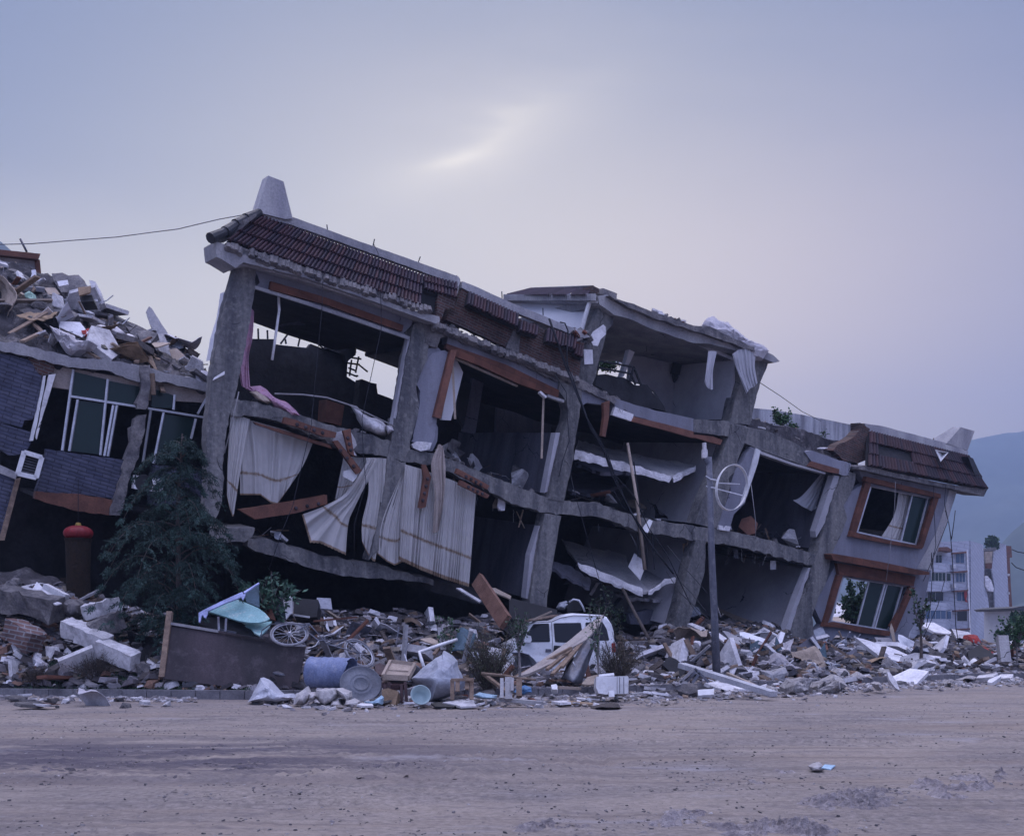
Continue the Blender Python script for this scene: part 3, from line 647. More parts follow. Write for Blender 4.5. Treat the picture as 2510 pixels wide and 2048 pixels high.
# hanging floor plates between columns
def plate(pts, w0, w1, th, m, name='broken_floor_plate', rough=2.6):
    q = pp(pts); ymin = min(p[1] for p in q); ymax = max(p[1] for p in q); q = rough2(q, rough, 9, int(q[0][0]))
    bm = new(); f = [QP(x, y, lerp(w1, w0, (y-ymin)/(ymax-ymin))) for x, y in q]; nn = V((0,0,-1)); add_prism(bm, f, nn*th); return obj(name, bm, m, B)
plate('F 700 130 720 60 950 120 1300 200 1690 262 1665 285 1480 355', .3, 3.0, .08, M['lightc'])
plate('F 700 140 960 205 1480 352 1462 383 1200 310 690 190', .25, .5, .1, M['slabw'], 'plate_edge')
plate('F 1485 352 1680 268 1675 290 1500 382', .25, .8, .1, M['slabw'], 'plate_edge')
plate('F 590 870 800 930 1000 965 1110 1000 1140 1110 1230 1190 1290 1290 1240 1300 900 1150 720 1060 640 960', .1, 3.2, .07, M['lightc'])
plate('F 720 1055 900 1130 1250 1270 1245 1310 900 1180 730 1085', .05, .5, .08, M['slabw'], 'plate_edge')
plate('F 1265 1115 1440 1090 1560 1085 1600 1150 1430 1190 1290 1295 1225 1195', .1, 2.6, .07, M['lightc'])
plate('F 1430 1190 1600 1155 1600 1175 1440 1210 1320 1290 1290 1295', .05, .6, .1, M['slabw'], 'plate_edge')
plate('F 510 1045 640 1080 830 1200 815 1260 680 1200 500 1100', .5, 1.2, .1, M['innerw'])
plate('F 1010 1290 1250 1300 1490 1290 1480 1360 1300 1350 1130 1345', .9, 2.0, .1, M['lightc'])
plate('F 700 250 760 200 1100 260 1150 320 900 320', 1.0, 3.5, .1, M['innerw'])
plate('J 900 190 1040 130 1200 170 1330 220 1420 280 1300 330 1180 382 1040 260', .6, 4.5, .04, M['palewood'], 'fallen_ceiling_board', 0)
plate('F 610 330 1150 320 1100 420 830 500 640 470', 1.5, 4.5, .1, M['innerw'])
part('wall_panel', 'F 1150 1560 1130 1480 1300 1440 1450 1460 1480 1560', 1.2, .2, M['innerw'], rough=1)
part('doorway_panel', 'I 1230 990 1235 995 1250 1000', 1, .1, M['innerw']) if False else None
# inner room details of the second bay
part('inner_wall', 'E 330 880 420 900 350 1340 250 1320', 3.2, .15, M['innerw'])
part('inner_door', 'E 215 900 320 930 250 1300 200 1200', 3.0, .1, M['black'])
part('inner_wall', 'E 190 810 250 840 205 1010 190 1100 160 1190', 1.4, .12, M['room'])
part('inner_wall', 'E 530 1000 900 1060 1000 1090 920 1600 830 1650 700 1480 510 1400', 6.15, .1, M['innerw'])
part('wardrobe', 'D 880 60 1015 105 990 260 870 230', 2.6, .6, M['redwood'])
part('ceiling_joist', 'C 500 1010 540 1020 640 990 700 935 810 970 780 1000 660 1010', 3.2, .08, M['innerw'])
# right painted bay with two windows
def wall_with_holes(outer, holes, w0, th, m, name):
    from mathutils.geometry import tessellate_polygon
    loops = [pp(outer) if isinstance(outer, str) else outer]+[pp(h) for h in holes]
    bm = new(); f3 = [[QP(x, y, w0) for x, y in lp] for lp in loops]
    tris = tessellate_polygon([[V((x, y, 0)) for x, y in lp] for lp in loops])
    fl = [p for lp in f3 for p in lp]; a = [bm.verts.new(p) for p in fl]; b = [bm.verts.new(p+INTO*th) for p in fl]
    for t in tris:
        try: bm.faces.new([a[i] for i in t]); bm.faces.new([b[i] for i in t][::-1])
        except Exception: pass
    k = 0
    for lp in loops:
        n = len(lp)
        for i in range(n):
            j = (i+1) % n; bm.faces.new((a[k+i], a[k+j], b[k+j], b[k+i]))
        k += n
    return obj(name, bm, m, B)
outer = pp('G 1060 740 1400 820 1700 890 1640 1080 1590 1230 1530 1410 1470 1681 K 690 1160 650 1335 480 1290 300 1245 0 1180 J 1860 520 1720 480 1760 400 1830 320 1740 130 1735 90 1790 0 G 860 1480 930 1350 890 1290 950 1180 985 1080 958 1000 1020 900 1110 850 1075 800')
wall_with_holes(outer, ['G 1140 868 1545 950 1450 1255 1050 1167', 'G 960 1450 1395 1522 K 500 1140 -55 1050'], .06, .28, M['paint'], 'painted_wall')
part('corner_strip', 'G 1655 878 1702 890 1640 1082 1590 1235 1530 1412 1440 1400 1500 1290 1560 1180 1600 1060', .04, .1, M['lightc'], rough=.8)
# back and far side of that bay
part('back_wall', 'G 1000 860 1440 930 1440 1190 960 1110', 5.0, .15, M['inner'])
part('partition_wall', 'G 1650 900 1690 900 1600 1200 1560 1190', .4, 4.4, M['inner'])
part('window_trim', 'G 1115 808 1350 862 1592 920 1592 948 1350 895 1105 838', -.10, .16, M['trim'])
part('window_trim', 'G 1108 838 1142 848 1140 868 1050 1165 1032 1192 1005 1190', -.05, .12, M['trim'])
part('window_trim', 'G 1555 940 1580 948 1480 1262 1468 1274 1452 1256 1545 950', -.05, .12, M['trim'])
part('window_sill', 'G 1005 1192 1048 1168 1250 1215 1455 1252 1475 1275 1250 1240', -.08, .14, M['trim'])
part('canopy', 'G 890 1312 930 1308 1200 1355 1520 1422 1518 1440 1440 1440 1200 1400 900 1345', -.35, .4, M['trim'])
part('window_trim', 'G 925 1365 1200 1405 1430 1450 1418 1515 1200 1480 938 1440', -.08, .13, M['trim'])
part('window_trim', 'G 930 1440 962 1448 935 1530 890 1681 J 1870 325 1832 335 1845 300 G 862 1681 900 1540', -.06, .12, M['trim'])
part('window_trim', 'K 700 722 745 730 560 1155 515 1095 620 920', -.06, .12, M['trim'])
part('window_sill', 'J 1832 335 1870 318 K 0 1058 250 1105 510 1145 505 1190 250 1160 0 1105', -.08, .15, M['trim'])
def window(opening, mulls, panes, w0):
    q = pp(opening); cx_ = sum(p[0] for p in q)/4; cy_ = sum(p[1] for p in q)/4
    bm = new()
    P4 = [QP(x, y, w0) for x, y in q]
    for a, b in zip(P4, P4[1:]+P4[:1]): add_bar(bm, a, b, .06, .07)
    for a, b in mulls:
        (a,), (b,) = pp(a), pp(b); add_bar(bm, QP(*a, w0), QP(*b, w0), .05, .055)
    fo = obj('window', bm, M['alu'], B)
    for pn in panes:
        bm = new(); add_prism(bm, [QP(x, y, w0+.02) for x, y in pp(pn)], INTO*.008); obj('pane', bm, M['glass'], fo)
window('G 1140 868 1540 950 1448 1252 1050 1167', [('G 1408 925', 'G 1335 1225'), ('G 1508 945', 'G 1430 1248')], ['G 1408 925 1508 945 1430 1248 1335 1225'], .16)
window('G 960 1450 1393 1522 K 500 1140 -55 1050', [('K 310 660', 'K 195 1085'), ('K 455 685', 'K 340 1112'), ('K 480 690', 'K 362 1115'), ('K 625 712', 'K 505 1135')], ['K 310 660 455 685 340 1112 195 1085', 'K 480 690 625 712 505 1135 362 1115'], .16)
# right roof skirt
tiles('G 1130 520 1768 680 1880 885 1120 735', 40, 3, .3, -.35, seed=11, skip=lambda u, c: (c == 1 and .07 < u < .36) or (c == 0 and u < .0), jag=.03, dark=.85, wv_=.10)
part('roof_opening_shade', 'G 1145 600 1355 645 1350 710 1150 675', .05, .08, M['black'])  # dark sheet standing in for shade where tiles are missing
part('eave', 'G 1060 745 1110 735 1300 785 1690 865 1880 885 1870 935 1690 892 1300 815 1060 760', -.3, .9, M['chunk'], rough=.8)
part('parapet', 'G 1100 465 1200 480 1450 545 1620 590 1770 645 1765 690 1450 600 1130 520', .3, .22, M['lightc'], rough=.6)
bm = new(); q = [QP(*p, .3) for p in pp('G 1720 490 1810 515 1765 640 1625 600')]; qb = [p+INTO*k for p, k in zip(q, (.35, .35, .9, .9))]; add_prism(bm, q, qb); obj('roof_fin', bm, M['lightc'], B)
part('hip_roof_edge', 'G 1768 680 1800 690 1892 890 1870 935 1850 900', -.25, .3, M['ridge'])
part('brick_wall', 'G 1075 460 1135 500 1130 690 1060 720 960 700 900 640 930 600 980 585 1030 555 1070 510', .3, .4, M['brick'], rough=2, jb=.05)
bm = new(); q = pp('G 1555 635 1642 652 1590 715'); f = [QP(*q[0], -.35), QP(*q[1], -.35), QP(*q[2], -.5)]; ap = QP(*pp('G 1600 660')[0], -.02)
for a, b in zip(f, f[1:]+f[:1]): bm.faces.new([bm.verts.new(p) for p in (a, b, ap)])
bmesh.ops.remove_doubles(bm, verts=bm.verts, dist=.001); bmesh.ops.solidify(bm, geom=bm.faces, thickness=.02)
obj('loudspeaker_horn', bm, M['white'], B)
# flat roof surface behind the parapets
part('roof_slab', 'G 340 490 700 620 1060 730 1060 760 700 650 340 520', .5, 6, M['chunk'], rough=1.5)
part('roof_slab', 'E -100 445 1000 880 1300 1010 1300 1040 1000 910 -100 480', .6, 5.6, M['inner'])
# weathered parapet wall at the far side of the roof
bm = new(); q = pp('G 360 365 500 378 700 410 900 450 1100 490 1100 700 960 760 700 700 360 600'); add_prism(bm, [QP(x, y, 7.5) for x, y in rough2(q, .5, 20)], INTO*.2)
obj('rear_parapet', bm, M['weathered'], B)
part('roof_rubble_bed', 'G 360 432 430 445 520 480 620 490 700 500 820 550 900 575 1000 600 1060 690 1060 735 900 690 700 625 520 560 350 500', .9, 4.5, M['mound'], rough=3, step=8, jb=.2)
# roof-top room
RD = V((INTO.x, INTO.y, .34)); RD.normalize()
def prm(name, pts, w0, th, m, d=INTO, rough=0, parent=None):
    bm = new(); q = pp(pts)
    if rough: q = rough2(q, rough, 14, int(q[0][0]))
    add_prism(bm, [QP(x, y, w0) for x, y in q], d*th); return obj(name, bm, m, parent if parent is not None else B)
W = .8
bm = new(); q = pp('E 1360 275 1215 500 1260 535 1262 560 900 420 650 275'); ws = (W+.1, W+.5, W+.2, W+.2, 3.0, 5.0)
add_prism(bm, [QP(x, y, wv) for (x, y), wv in zip(q, ws)], MN*.15); obj('side_wall', bm, M['sideplaster'], B)
bm = new(); q = pp('E 578 218 1340 212 1362 250 1345 276 600 250'); ws = (5.2, W-.1, W-.3, W-.3, 5.0); add_prism(bm, [QP(x, y, wv) for (x, y), wv in zip(q, ws)], V((.05,.3,.0))); obj('eave', bm, M['lightc'], B)
bm = new(); a, b = pp('E 590 232 1335 230')
for i in range(46):
    t = i/46; p = QP(lerp(a[0], b[0], t), lerp(a[1], b[1], t), lerp(5.0, W-.35, t)); add_tube(bm, [p-V((0,0,.10)), p+V((0,0,.10))], .055, 6)
obj('eave_tile_ends', bm, M['lightc'], B)
bm = new(); cl = bm.loops.layers.float_color.new('tint'); q = pp('E 800 165 1310 162 1250 215 600 215'); ws = (5.2, 1.6, .8, 5.0); c4 = [QP(x, y, wv) for (x, y), wv in zip(q, ws)]; rr = random.Random(4)
for k in range(44):
    if rr.random() < .12: continue
    u0, u1 = k/44, (k+1)/44; f = rr.uniform(.6, 1.1)
    a = c4[0].lerp(c4[1], u0); b = c4[0].lerp(c4[1], u1); c_ = c4[3].lerp(c4[2], u1); d = c4[3].lerp(c4[2], u0); up = V((0,0,.07))
    fs = [bm.faces.new([bm.verts.new(p) for p in (a, (a+b)/2+up, (d+c_)/2+up, d)]), bm.faces.new([bm.verts.new(p) for p in ((a+b)/2+up, b, c_, (d+c_)/2+up)])]
    for fc in fs:
        for l_ in fc.loops: l_[cl] = (.06*f, .04*f, .06*f, 1)
obj('roof_tiles', bm, M['tile'], B)
bm = new(); q = pp('E 800 148 1310 130 1345 160 1310 168 800 168'); add_prism(bm, [QP(x, y, wv) for (x, y), wv in zip(q, (5.3, 1.7, 1.6, 1.6, 5.3))], V((.05,.3,.0))); obj('parapet', bm, M['lightc'], B)
prm('brick_wall', 'E 1310 132 1360 160 1358 190 1290 215 1300 170', W+.4, .5, M['brick'], rough=1.5)
prm('roof_block', 'E 1392 153 1505 196 1500 240 1440 225 1380 200', W+.3, .7, M['chunk'])
prm('roof_edge', 'E 1350 215 1420 205 1500 240 1560 262 1640 280 1800 350 1880 370 2000 420 2128 460 S 1740 800 1800 830 1850 850 1895 870 1912 886 1898 889 1860 872 1800 858 1740 842 E 2128 600 1950 540 1800 490 1600 400 1480 370 1360 285', W-.3, 5.2, M['lightc'], d=V((RD.x, RD.y, .1)), rough=1)
prm('roof_edge', 'E 1440 215 1560 262 1640 280 1800 350 1880 370 2000 420 2128 460 S 1740 800 1800 830 1850 850 1850 862 1740 822 E 2128 500 1800 395 1600 310', W-.5, .5, M['chunk'], rough=2)
prm('column', 'E 1365 285 1480 372 1470 450 1420 500 1405 580 1360 730 1330 870 1300 945 1195 900 1210 780 1240 640 1260 560 1300 460', W-.1, .45, M['concrete'], rough=1)
prm('plaster_patch', 'E 1395 450 1415 470 1412 530 1370 570 1350 625 1310 620 1282 560 1310 505', W-.12, .03, M['plaster'], rough=1)
prm('plaster_patch', 'E 1235 650 1305 655 1310 770 1240 775', W-.13, .03, M['plaster'])
prm('column', 'G 300 80 485 55 470 110 430 200 400 320 365 475 235 460 262 330 300 200', W-.05, .45, M['concrete'], rough=1)
prm('inner_wall', 'E 1640 560 1900 600 2128 640 G 120 90 300 130 295 200 260 300 235 450 60 450 0 440 E 1980 1230 1880 1130 1820 1000 1720 940 1600 900', 3.9, .15, M['room'])
prm('inner_wall', 'G 260 60 330 90 270 440 225 440', W+.2, 3.0, M['room'], d=INTO)
bm = new(); cf = pp('E 1440 350 1600 405 1800 495 1950 545 2128 605 G 330 95'); cb = pp('E 1400 505 1500 530 1640 560 1900 600 2128 640 G 300 125'); tp_ = [QP(x, y, 1.0) for x, y in cf]+[QP(x, y, 4.0) for x, y in cb[::-1]]; add_prism(bm, tp_, V((0, 0, .12))); obj('ceiling', bm, M['room'], B)
prm('window_jamb', 'E 1625 562 1680 565 1660 650 1560 870 1535 885 1580 740', 3.2, .2, M['sideplaster'])
prm('back_wall', 'E 1400 700 1400 560 1470 600 1590 635 1590 760 1380 780', 6.6, .15, M['sideplaster'])
prm('floor_slab', 'E 1300 940 1560 1070 1960 1210 G 240 470 240 500 E 1960 1240 1560 1100 1300 970', W, 3.6, M['inner'])
prm('debris_pile', 'E 1340 870 1420 850 1500 880 1560 880 1640 940 1750 940 1800 1000 1850 1050 1900 1160 1560 1075 1470 1040 1330 950', W+.5, 2.0, M['inner'], rough=4)
bm = new()
for a, b in (('E 1355 745', 'E 1640 795'), ('E 1350 800', 'E 1620 850'), ('E 1640 795', 'E 1605 930'), ('E 1640 795', 'E 1700 945'), ('E 1355 745', 'E 1340 860'), ('E 1620 860', 'E 1655 940')):
    add_bar(bm, QP(*pp(a)[0], W+.4), QP(*pp(b)[0], W+.4), .05, .05)
obj('railing', bm, M['black'], B)
bm = new(); add_box(bm, QP(*pp('E 1985 810')[0], 3.7), (.32, .1, .38), Matrix.Rotation(.2, 3, 'Y')); add_hull(bm, [QP(*pp('E 1985 880')[0], 3.75)+V((R.uniform(-.15, .15), R.uniform(-.03, .03), R.uniform(-.2, .15))) for _ in range(10)])
obj('burnt_socket', bm, M['black'], B)
bm = new(); add_tube(bm, [QP(*p, wv) for p, wv in zip(pp('E 1280 275 1240 400 1215 500'), (W+.1, W+.15, W+.2))], .07, 8); obj('drain_pipe', bm, M['white'], B)
# loose trim boards still fixed to the frame
def board(a, b, w0, w1, wd, ht, m, name='trim_board', roll=0):
    bm = new(); add_bar(bm, QP(*pp(a)[0], w0), QP(*pp(b)[0], w1), wd, ht, roll); o = obj(name, bm, m, B)
    return o
def boltboard(pts, w0, th, m, nb, a, b, name='trim_board'):
    o = part(name, pts, w0, th, m, rough=.5); a, b = pp(a)[0], pp(b)[0]
    for i in range(nb):
        p = QP(lerp(a[0], b[0], (i+.5)/nb), lerp(a[1], b[1], (i+.5)/nb), w0-.005); bm = new(); add_lathe(bm, [(.0, -.035), (.035, -.03), (.05, 0)], 8, Matrix.Translation(p) @ frame_of(MN).to_4x4() @ Matrix.Rotation(math.pi/2, 4, 'Y')); obj('bolt', bm, M['rust'], o)
boltboard('D 560 192 640 215 770 262 955 312 945 352 860 345 770 312 640 265 548 240', -.25, .16, M['redwood'], 4, 'D 620 240', 'D 880 325')
part('trim_board', 'D 320 230 600 310 900 405 920 435 760 390 340 252', -.1, .12, M['redwood'], rough=.5)
part('insulation', 'D 960 310 1060 300 1100 370 1110 410 1080 440 1110 490 1075 480 960 400 920 370', -.12, .15, M['slabw'], rough=2)
boltboard('D 930 380 965 372 1150 605 1108 632', -.38, .1, M['redwood'], 3, 'D 960 420', 'D 1110 600')
boltboard('D 1005 300 1062 284 1090 495 1050 470', -.33, .1, M['redwood'], 3, 'D 1035 330', 'D 1070 470')
part('trim_board', 'D 1010 610 1075 590 1115 650 1080 690 1005 650', -.3, .06, M['white'])
boltboard('D 210 905 620 840 880 790 885 860 640 930 330 978', .1, .22, M['redwood'], 3, 'D 600 900', 'D 860 850')
boltboard('D 1610 555 1640 560 1680 650 1640 880 1615 892 1585 890 1625 660', -.32, .08, M['redwood'], 4, 'D 1660 640', 'D 1610 860')
boltboard('D 1885 588 2128 720 2110 750 1870 625', -.4, .12, M['redwood'], 4, 'D 1930 640', 'D 2080 720')
boltboard('D 1910 678 2128 790 2110 818 1895 712', -.45, .12, M['redwood'], 4, 'D 1950 720', 'D 2090 790')
board('E 905 1040', 'E 890 1540', .1, .0, .06, .06, M['palewood'], 'hanging_batten')
board('E 165 800', 'E 185 1220', -.02, -.02, .06, .05, M['palewood'], 'hanging_batten')
board('E 870 1000', 'E 920 1045', -.05, -.05, .12, .06, M['plaster'], 'trim_board')
board('E 930 1030', 'E 1065 1078', .02, .02, .12, .08, M['lightc'], 'window_frame')
# lit side face left of first column, its light put in as white paint
part('lit_wall_edge', 'C 190 800 235 790 180 960 160 1150 120 1225 100 1230 125 1090 165 960', .42, .5, M['sideplaster'], rough=.6)
# cables and hanging pipes on the building
def cable(label, pts, r, m, name='cable', cat='cable', group='cables hanging on the wrecked buildings', n=10):
    bm = new(); q = [Q if isinstance(Q, V) else QP(Q[0], Q[1], Q[2]) for Q in pts]; add_tube(bm, q, r, 5); return tag(obj(name, bm, m, smooth=True), label, cat, group)
def cz(s, w):
    q = pp(s); ws = w if isinstance(w, (list, tuple)) else [w]*len(q); return [(x, y, wv) for (x, y), wv in zip(q, ws)]
cable('thick black cable slanting down in front of the open middle bay', cz('E 950 400 1020 600 1090 800 1200 1050 1290 1300 1400 1480 F 1000 350 1150 640 1240 800 1350 960 1500 1150', -.6), .028, M['wire'])
cable('second black cable beside the thick one, looped at its top', cz('E 1040 430 1080 440 1105 500 1095 700 1110 850 1190 1050 1300 1300 1420 1520 F 1100 540 1160 660 1300 860', -.62), .02, M['wire'])
cable('thin black cable bowing right of the thick cables', cz('E 960 410 1040 640 1150 900 1250 1200 1420 1480 F 1020 340 1180 520 1300 780 1450 1000 1640 1400', -.7), .014, M['wire'])
cable('thin wire hanging from the brick parapet to the van', cz('F 660 340 700 520 760 720 830 980 900 1220 960 1400 1010 1560', -.9), .010, M['wire'])
cable('black wire dropping down the front of the third column', cz('E 1000 860 1090 1000 1100 1200 1115 1400 1060 1560 1030 1690', -.3), .012, M['wire'])
cable('pale wire strung from the first column down past the curtains', cz('D 205 0 150 250 95 470', -.35), .014, M['palewire'])
cable('pale hose looping across the floor of the open top room', cz('D 480 15 700 22 880 45 1050 100 1200 170 1400 265', -.05), .022, M['palewire'], 'hose', 'hose')
cable('thin wire down the front of the left ivory curtain gap', cz('C 795 740 790 900 D 760 260 680 600 620 870 540 1060 430 1380', -.5), .009, M['wire'])
cable('thin wire running down from the tiled roof over the second column', cz('C 1110 500 1140 560 1160 900 1160 1040 D 1150 200 1160 500 1180 700 1090 1020 1090 1280', -.5), .009, M['wire'])
cable('pale electric wire hanging across the dark square opening', cz('G 370 860 385 980 400 1100 400 1210', -.2), .012, M['palewire'])
cable('wire pair running down the right painted wall past the windows', cz('G 1545 870 1550 1050 1560 1250 1530 1400 K 900 400 920 600', -.3), .012, M['wire'])
cable('wire looping down the corner of the painted wall', cz('G 1625 860 1615 980 1640 1090 1560 1290 1480 1480', -.3), .012, M['wire'])
cable('thin pale wire hanging over both windows of the painted wall', cz('G 1300 840 1295 1000 1270 1240 1240 1480', -.35), .009, M['palewire'])
cable('wire from the roof-top room down to the rear parapet', cz('G 430 205 560 290 700 390 820 450', [.6, 2, 4, 6]), .012, M['wire'])
cable('white drain pipe hanging from the ceiling of the open top room', cz('C 518 820 522 920 500 1080 478 1230', .3), .035, M['white'], 'pipe', 'pipe', None)
for i, s in enumerate(('C 820 400 825 430', 'C 1118 490 1108 525', 'C 1405 600 1390 625', 'E 900 335 902 375', 'E 565 200 568 235', 'G 1545 575 1550 600')):
    q = pp(s); bm = new(); add_tube(bm, [QP(q[0][0], q[0][1]-6, .4), QP(q[1][0], q[1][1], .4)], .014, 4); obj('rebar_stub', bm, M['wire'], B)
cable('loose wire hanging from the eave over the painted right wall', cz('K 1030 0 1060 110 1090 280', -.2), .012, M['wire'])
# ---------------------------------------------------------------- collapsed left building
LB = thing('collapsed_building', 'blue grey brick building on the left with its upper storey fallen into rubble', 'building', V((QP(150, HY, 4).x, QP(150, HY, 4).y, 0)))
W1 = 1.5
def lp(name, pts, w0, th, m, rough=0, jb=0, parent=None): return part(name, pts, W1+w0, th, m, parent or LB, rough, 12, jb)
lp('brick_wall', 'A -900 750 -300 930 0 1015 130 1040 320 1100 345 1210 320 1330 290 1500 260 1560 200 1560 180 1620 0 1580 B 215 0 205 70 170 130 110 150 60 150 0 110 -300 30 -300 600 A -900 1700', 0, .3, M['bluebrick'], rough=.8)
lp('brick_patch', 'A 225 1040 330 1060 445 1110 440 1170 350 1210 300 1160', -.015, .3, M['brick'], rough=1.5)
lp('brick_wall', 'B -300 200 0 228 110 285 90 380 15 715 0 700 -300 640', -.1, .3, M['bluebrick'])
lp('wall_band', 'B -300 180 0 215 115 265 105 310 0 270 -300 230', -.14, .2, M['lightc'], rough=.5)
lp('door_post', 'B 105 310 138 300 30 715 0 715 0 690', -.2, .15, M['wood'])
lp('brick_panel', 'B 308 108 520 140 835 180 815 260 785 360 770 440 560 412 400 405 235 388 290 240', 0, .3, M['bluebrick'], rough=.6)
lp('ledge', 'B 240 392 560 414 770 452 745 475 740 550 520 522 230 440', -.12, .35, M['redwood'], rough=1.5)
lp('beam', 'A -900 700 -300 860 0 920 150 930 330 980 580 1050 760 1060 1000 1085 1200 1130 1350 1180 1560 1210 1720 1270 1715 1345 1500 1290 1350 1250 1130 1250 1000 1200 850 1150 700 1140 560 1130 400 1090 230 1040 0 990 -300 930 -900 780', -.1, .5, M['lightc'], rough=2.5, jb=.04)
lp('lintel', 'A 425 1120 700 1160 1100 1230 1350 1260 1700 1345 1690 1420 1350 1400 1100 1400 860 1340 560 1310 420 1290', .12, .25, M['beige'])
lp('jamb', 'A 355 1200 372 1195 360 1300 300 1600 270 1729 240 1729 300 1480', -.1, .12, M['white'], rough=.8)
lp('jamb', 'A 400 1190 455 1185 430 1260 330 1600 300 1720 290 1700 350 1400', -.12, .1, M['plaster'], rough=1.2)
lp('broken_column', 'A 1145 1120 1225 1115 1228 1290 1200 1460 1180 1475 1112 1465 1150 1300', -.25, .35, M['chunk'], rough=3, jb=.04)
lp('broken_column', 'A 1150 1520 1195 1515 1180 1640 1150 1729 B 950 0 930 130 905 200 850 340 828 470 800 550 730 545 750 470 780 390 820 240 860 100 A 1080 1640 1100 1550', -.2, .35, M['chunk'], rough=3, jb=.04)
lp('broken_column', 'B 885 0 950 0 920 100 900 200 860 200 870 80', .2, .3, M['chunk'], rough=2)
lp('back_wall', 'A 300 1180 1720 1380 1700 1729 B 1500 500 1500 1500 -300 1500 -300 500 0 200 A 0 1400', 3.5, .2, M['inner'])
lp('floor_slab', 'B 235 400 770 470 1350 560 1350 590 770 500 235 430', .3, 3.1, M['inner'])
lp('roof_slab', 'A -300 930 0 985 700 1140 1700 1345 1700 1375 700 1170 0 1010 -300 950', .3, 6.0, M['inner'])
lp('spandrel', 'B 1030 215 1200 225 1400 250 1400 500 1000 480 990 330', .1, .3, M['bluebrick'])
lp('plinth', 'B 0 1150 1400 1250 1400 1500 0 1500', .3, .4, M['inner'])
def frm(a, b, w0, r=.05, m='alu', name='window_bar'):
    bm = new(); add_bar(bm, QP(*pp(a)[0], W1+w0), QP(*pp(b)[0], W1+w0), r, r); return obj(name, bm, M[m], LB)
for a, b in (('A 600 1148', 'B 415 118'), ('A 880 1228', 'B 668 150'), ('A 635 1395', 'B 462 122'), ('A 925 1440', 'B 695 155'), ('A 955 1440', 'B 718 158'), ('A 565 1365', 'A 1125 1452'), ('A 1205 1465', 'A 1670 1540'), ('A 1425 1355', 'A 1415 1475'), ('A 1230 1480', 'B 950 200'), ('A 1335 1500', 'B 1022 205'), ('A 1595 1550', 'B 1270 40'), ('A 1680 1385', 'A 1610 1510')):
    frm(a, b, .04)
for pn in ('A 600 1165 875 1230 850 1400 568 1350', 'A 885 1240 1150 1290 1115 1440 860 1400', 'A 635 1400 850 1425 B 665 145 465 120', 'A 1235 1300 1420 1360 1410 1465 1235 1455', 'A 1345 1510 1590 1550 B 1268 40 1240 220 1025 200'):
    bm = new(); add_prism(bm, [QP(x, y, W1+.08) for x, y in pp(pn)], INTO*.008); obj('pane', bm, M['glass'], LB)
for pn in ('A 730 1180 860 1340 720 1330 620 1300', 'A 900 1320 1000 1390 1100 1400 1000 1340', 'A 610 1300 640 1360 700 1365'):
    bm = new(); add_prism(bm, [QP(x, y, W1+.14) for x, y in pp(pn)], INTO*.01); obj('broken_ceiling_panel', bm, M['dome'] if 'A 9' in pn else M['beige'], LB)
lp('cornice', 'A -300 140 0 172 330 205 315 250 0 215 -300 190', 5.6, .6, M['redwood'], rough=.3)
lp('upper_wall', 'A -300 190 0 215 290 245 330 330 340 450 320 620 0 700 -300 700', 6.0, .3, M['plaster'], rough=1)
lp('corner_post', 'A 285 245 325 255 345 460 300 460', 5.9, .25, M['redwood'])
# roof rubble of the left building
FR = [(-400, 760), (-150, 800), (0, 838), (45, 842), (100, 855), (175, 876), (300, 888), (360, 900), (410, 918), (470, 932), (518, 944)]
TP = [(-400, 560), (0, 640), (60, 650), (100, 662), (150, 668), (210, 690), (228, 690), (255, 742), (300, 775), (360, 808), (400, 828), (450, 842), (455, 860), (495, 890), (518, 925)]
def rw(px, py):
    a, b = interp(FR, px), interp(TP, px); return W1+.0+5.0*max(0, min(1, (a-py)/max(8, a-b)))
bm = new(); rows = []
for i in range(111):
    px = lerp(-300, 519, i/110); r = []
    for j in range(31):
        s = j/30; y = lerp(interp(FR, px), interp(TP, px), s); p = QP(px, y, W1-.05+5.0*s)
        n = noise.noise(p*1.1)*.35+noise.noise(p*3.3)*.25+noise.noise(p*8)*.08
        r.append(bm.verts.new(p+V((0, 0, n*(.3 if s in (0, 1) else 1)-.15))))
    r.append(bm.verts.new(r[-1].co+V((-.5, 1, -2.5)))); rows.append(r)
for a, b in zip(rows, rows[1:]):
    for j in range(31): bm.faces.new((a[j], b[j], b[j+1], a[j+1]))
obj('roof_rubble', bm, M['mound'], LB)
# ---------------------------------------------------------------- debris helpers
def away_normal(f):
    n = V((0,0,0))
    for i, a in enumerate(f):
        b = f[(i+1) % len(f)]; n += V(((a.y-b.y)*(a.z+b.z), (a.z-b.z)*(a.x+b.x), (a.x-b.x)*(a.y+b.y)))
    n.normalize(); c = sum(f, V((0,0,0)))/len(f)
    return n if n.dot(c-CAMP) > 0 else -n
def lay(name, label, cat, pts, m, tilt=.5, th=.06, D=None, rough=0, group=None, roof=False, parent=None):
    q = pp(pts); ymin = min(p[1] for p in q); ymax = max(p[1] for p in q); lo = max(q, key=lambda p: p[1])
    if D is None: D = (QP(lo[0], lo[1], rw(*lo)-.2).y if roof else surfD(lo[0], lo[1], .06 if lo[1] < 1735 else .004))
    if rough: q = rough2(q, rough, 12, int(q[0][0]))
    f = [P(x, y, D+tilt*(ymax-y)/(ymax-ymin+.01)) for x, y in q]
    bm = new(); add_prism(bm, f, away_normal(f)*th); o = obj(name, bm, M[m], parent)
    return tag(o, label, cat, group)
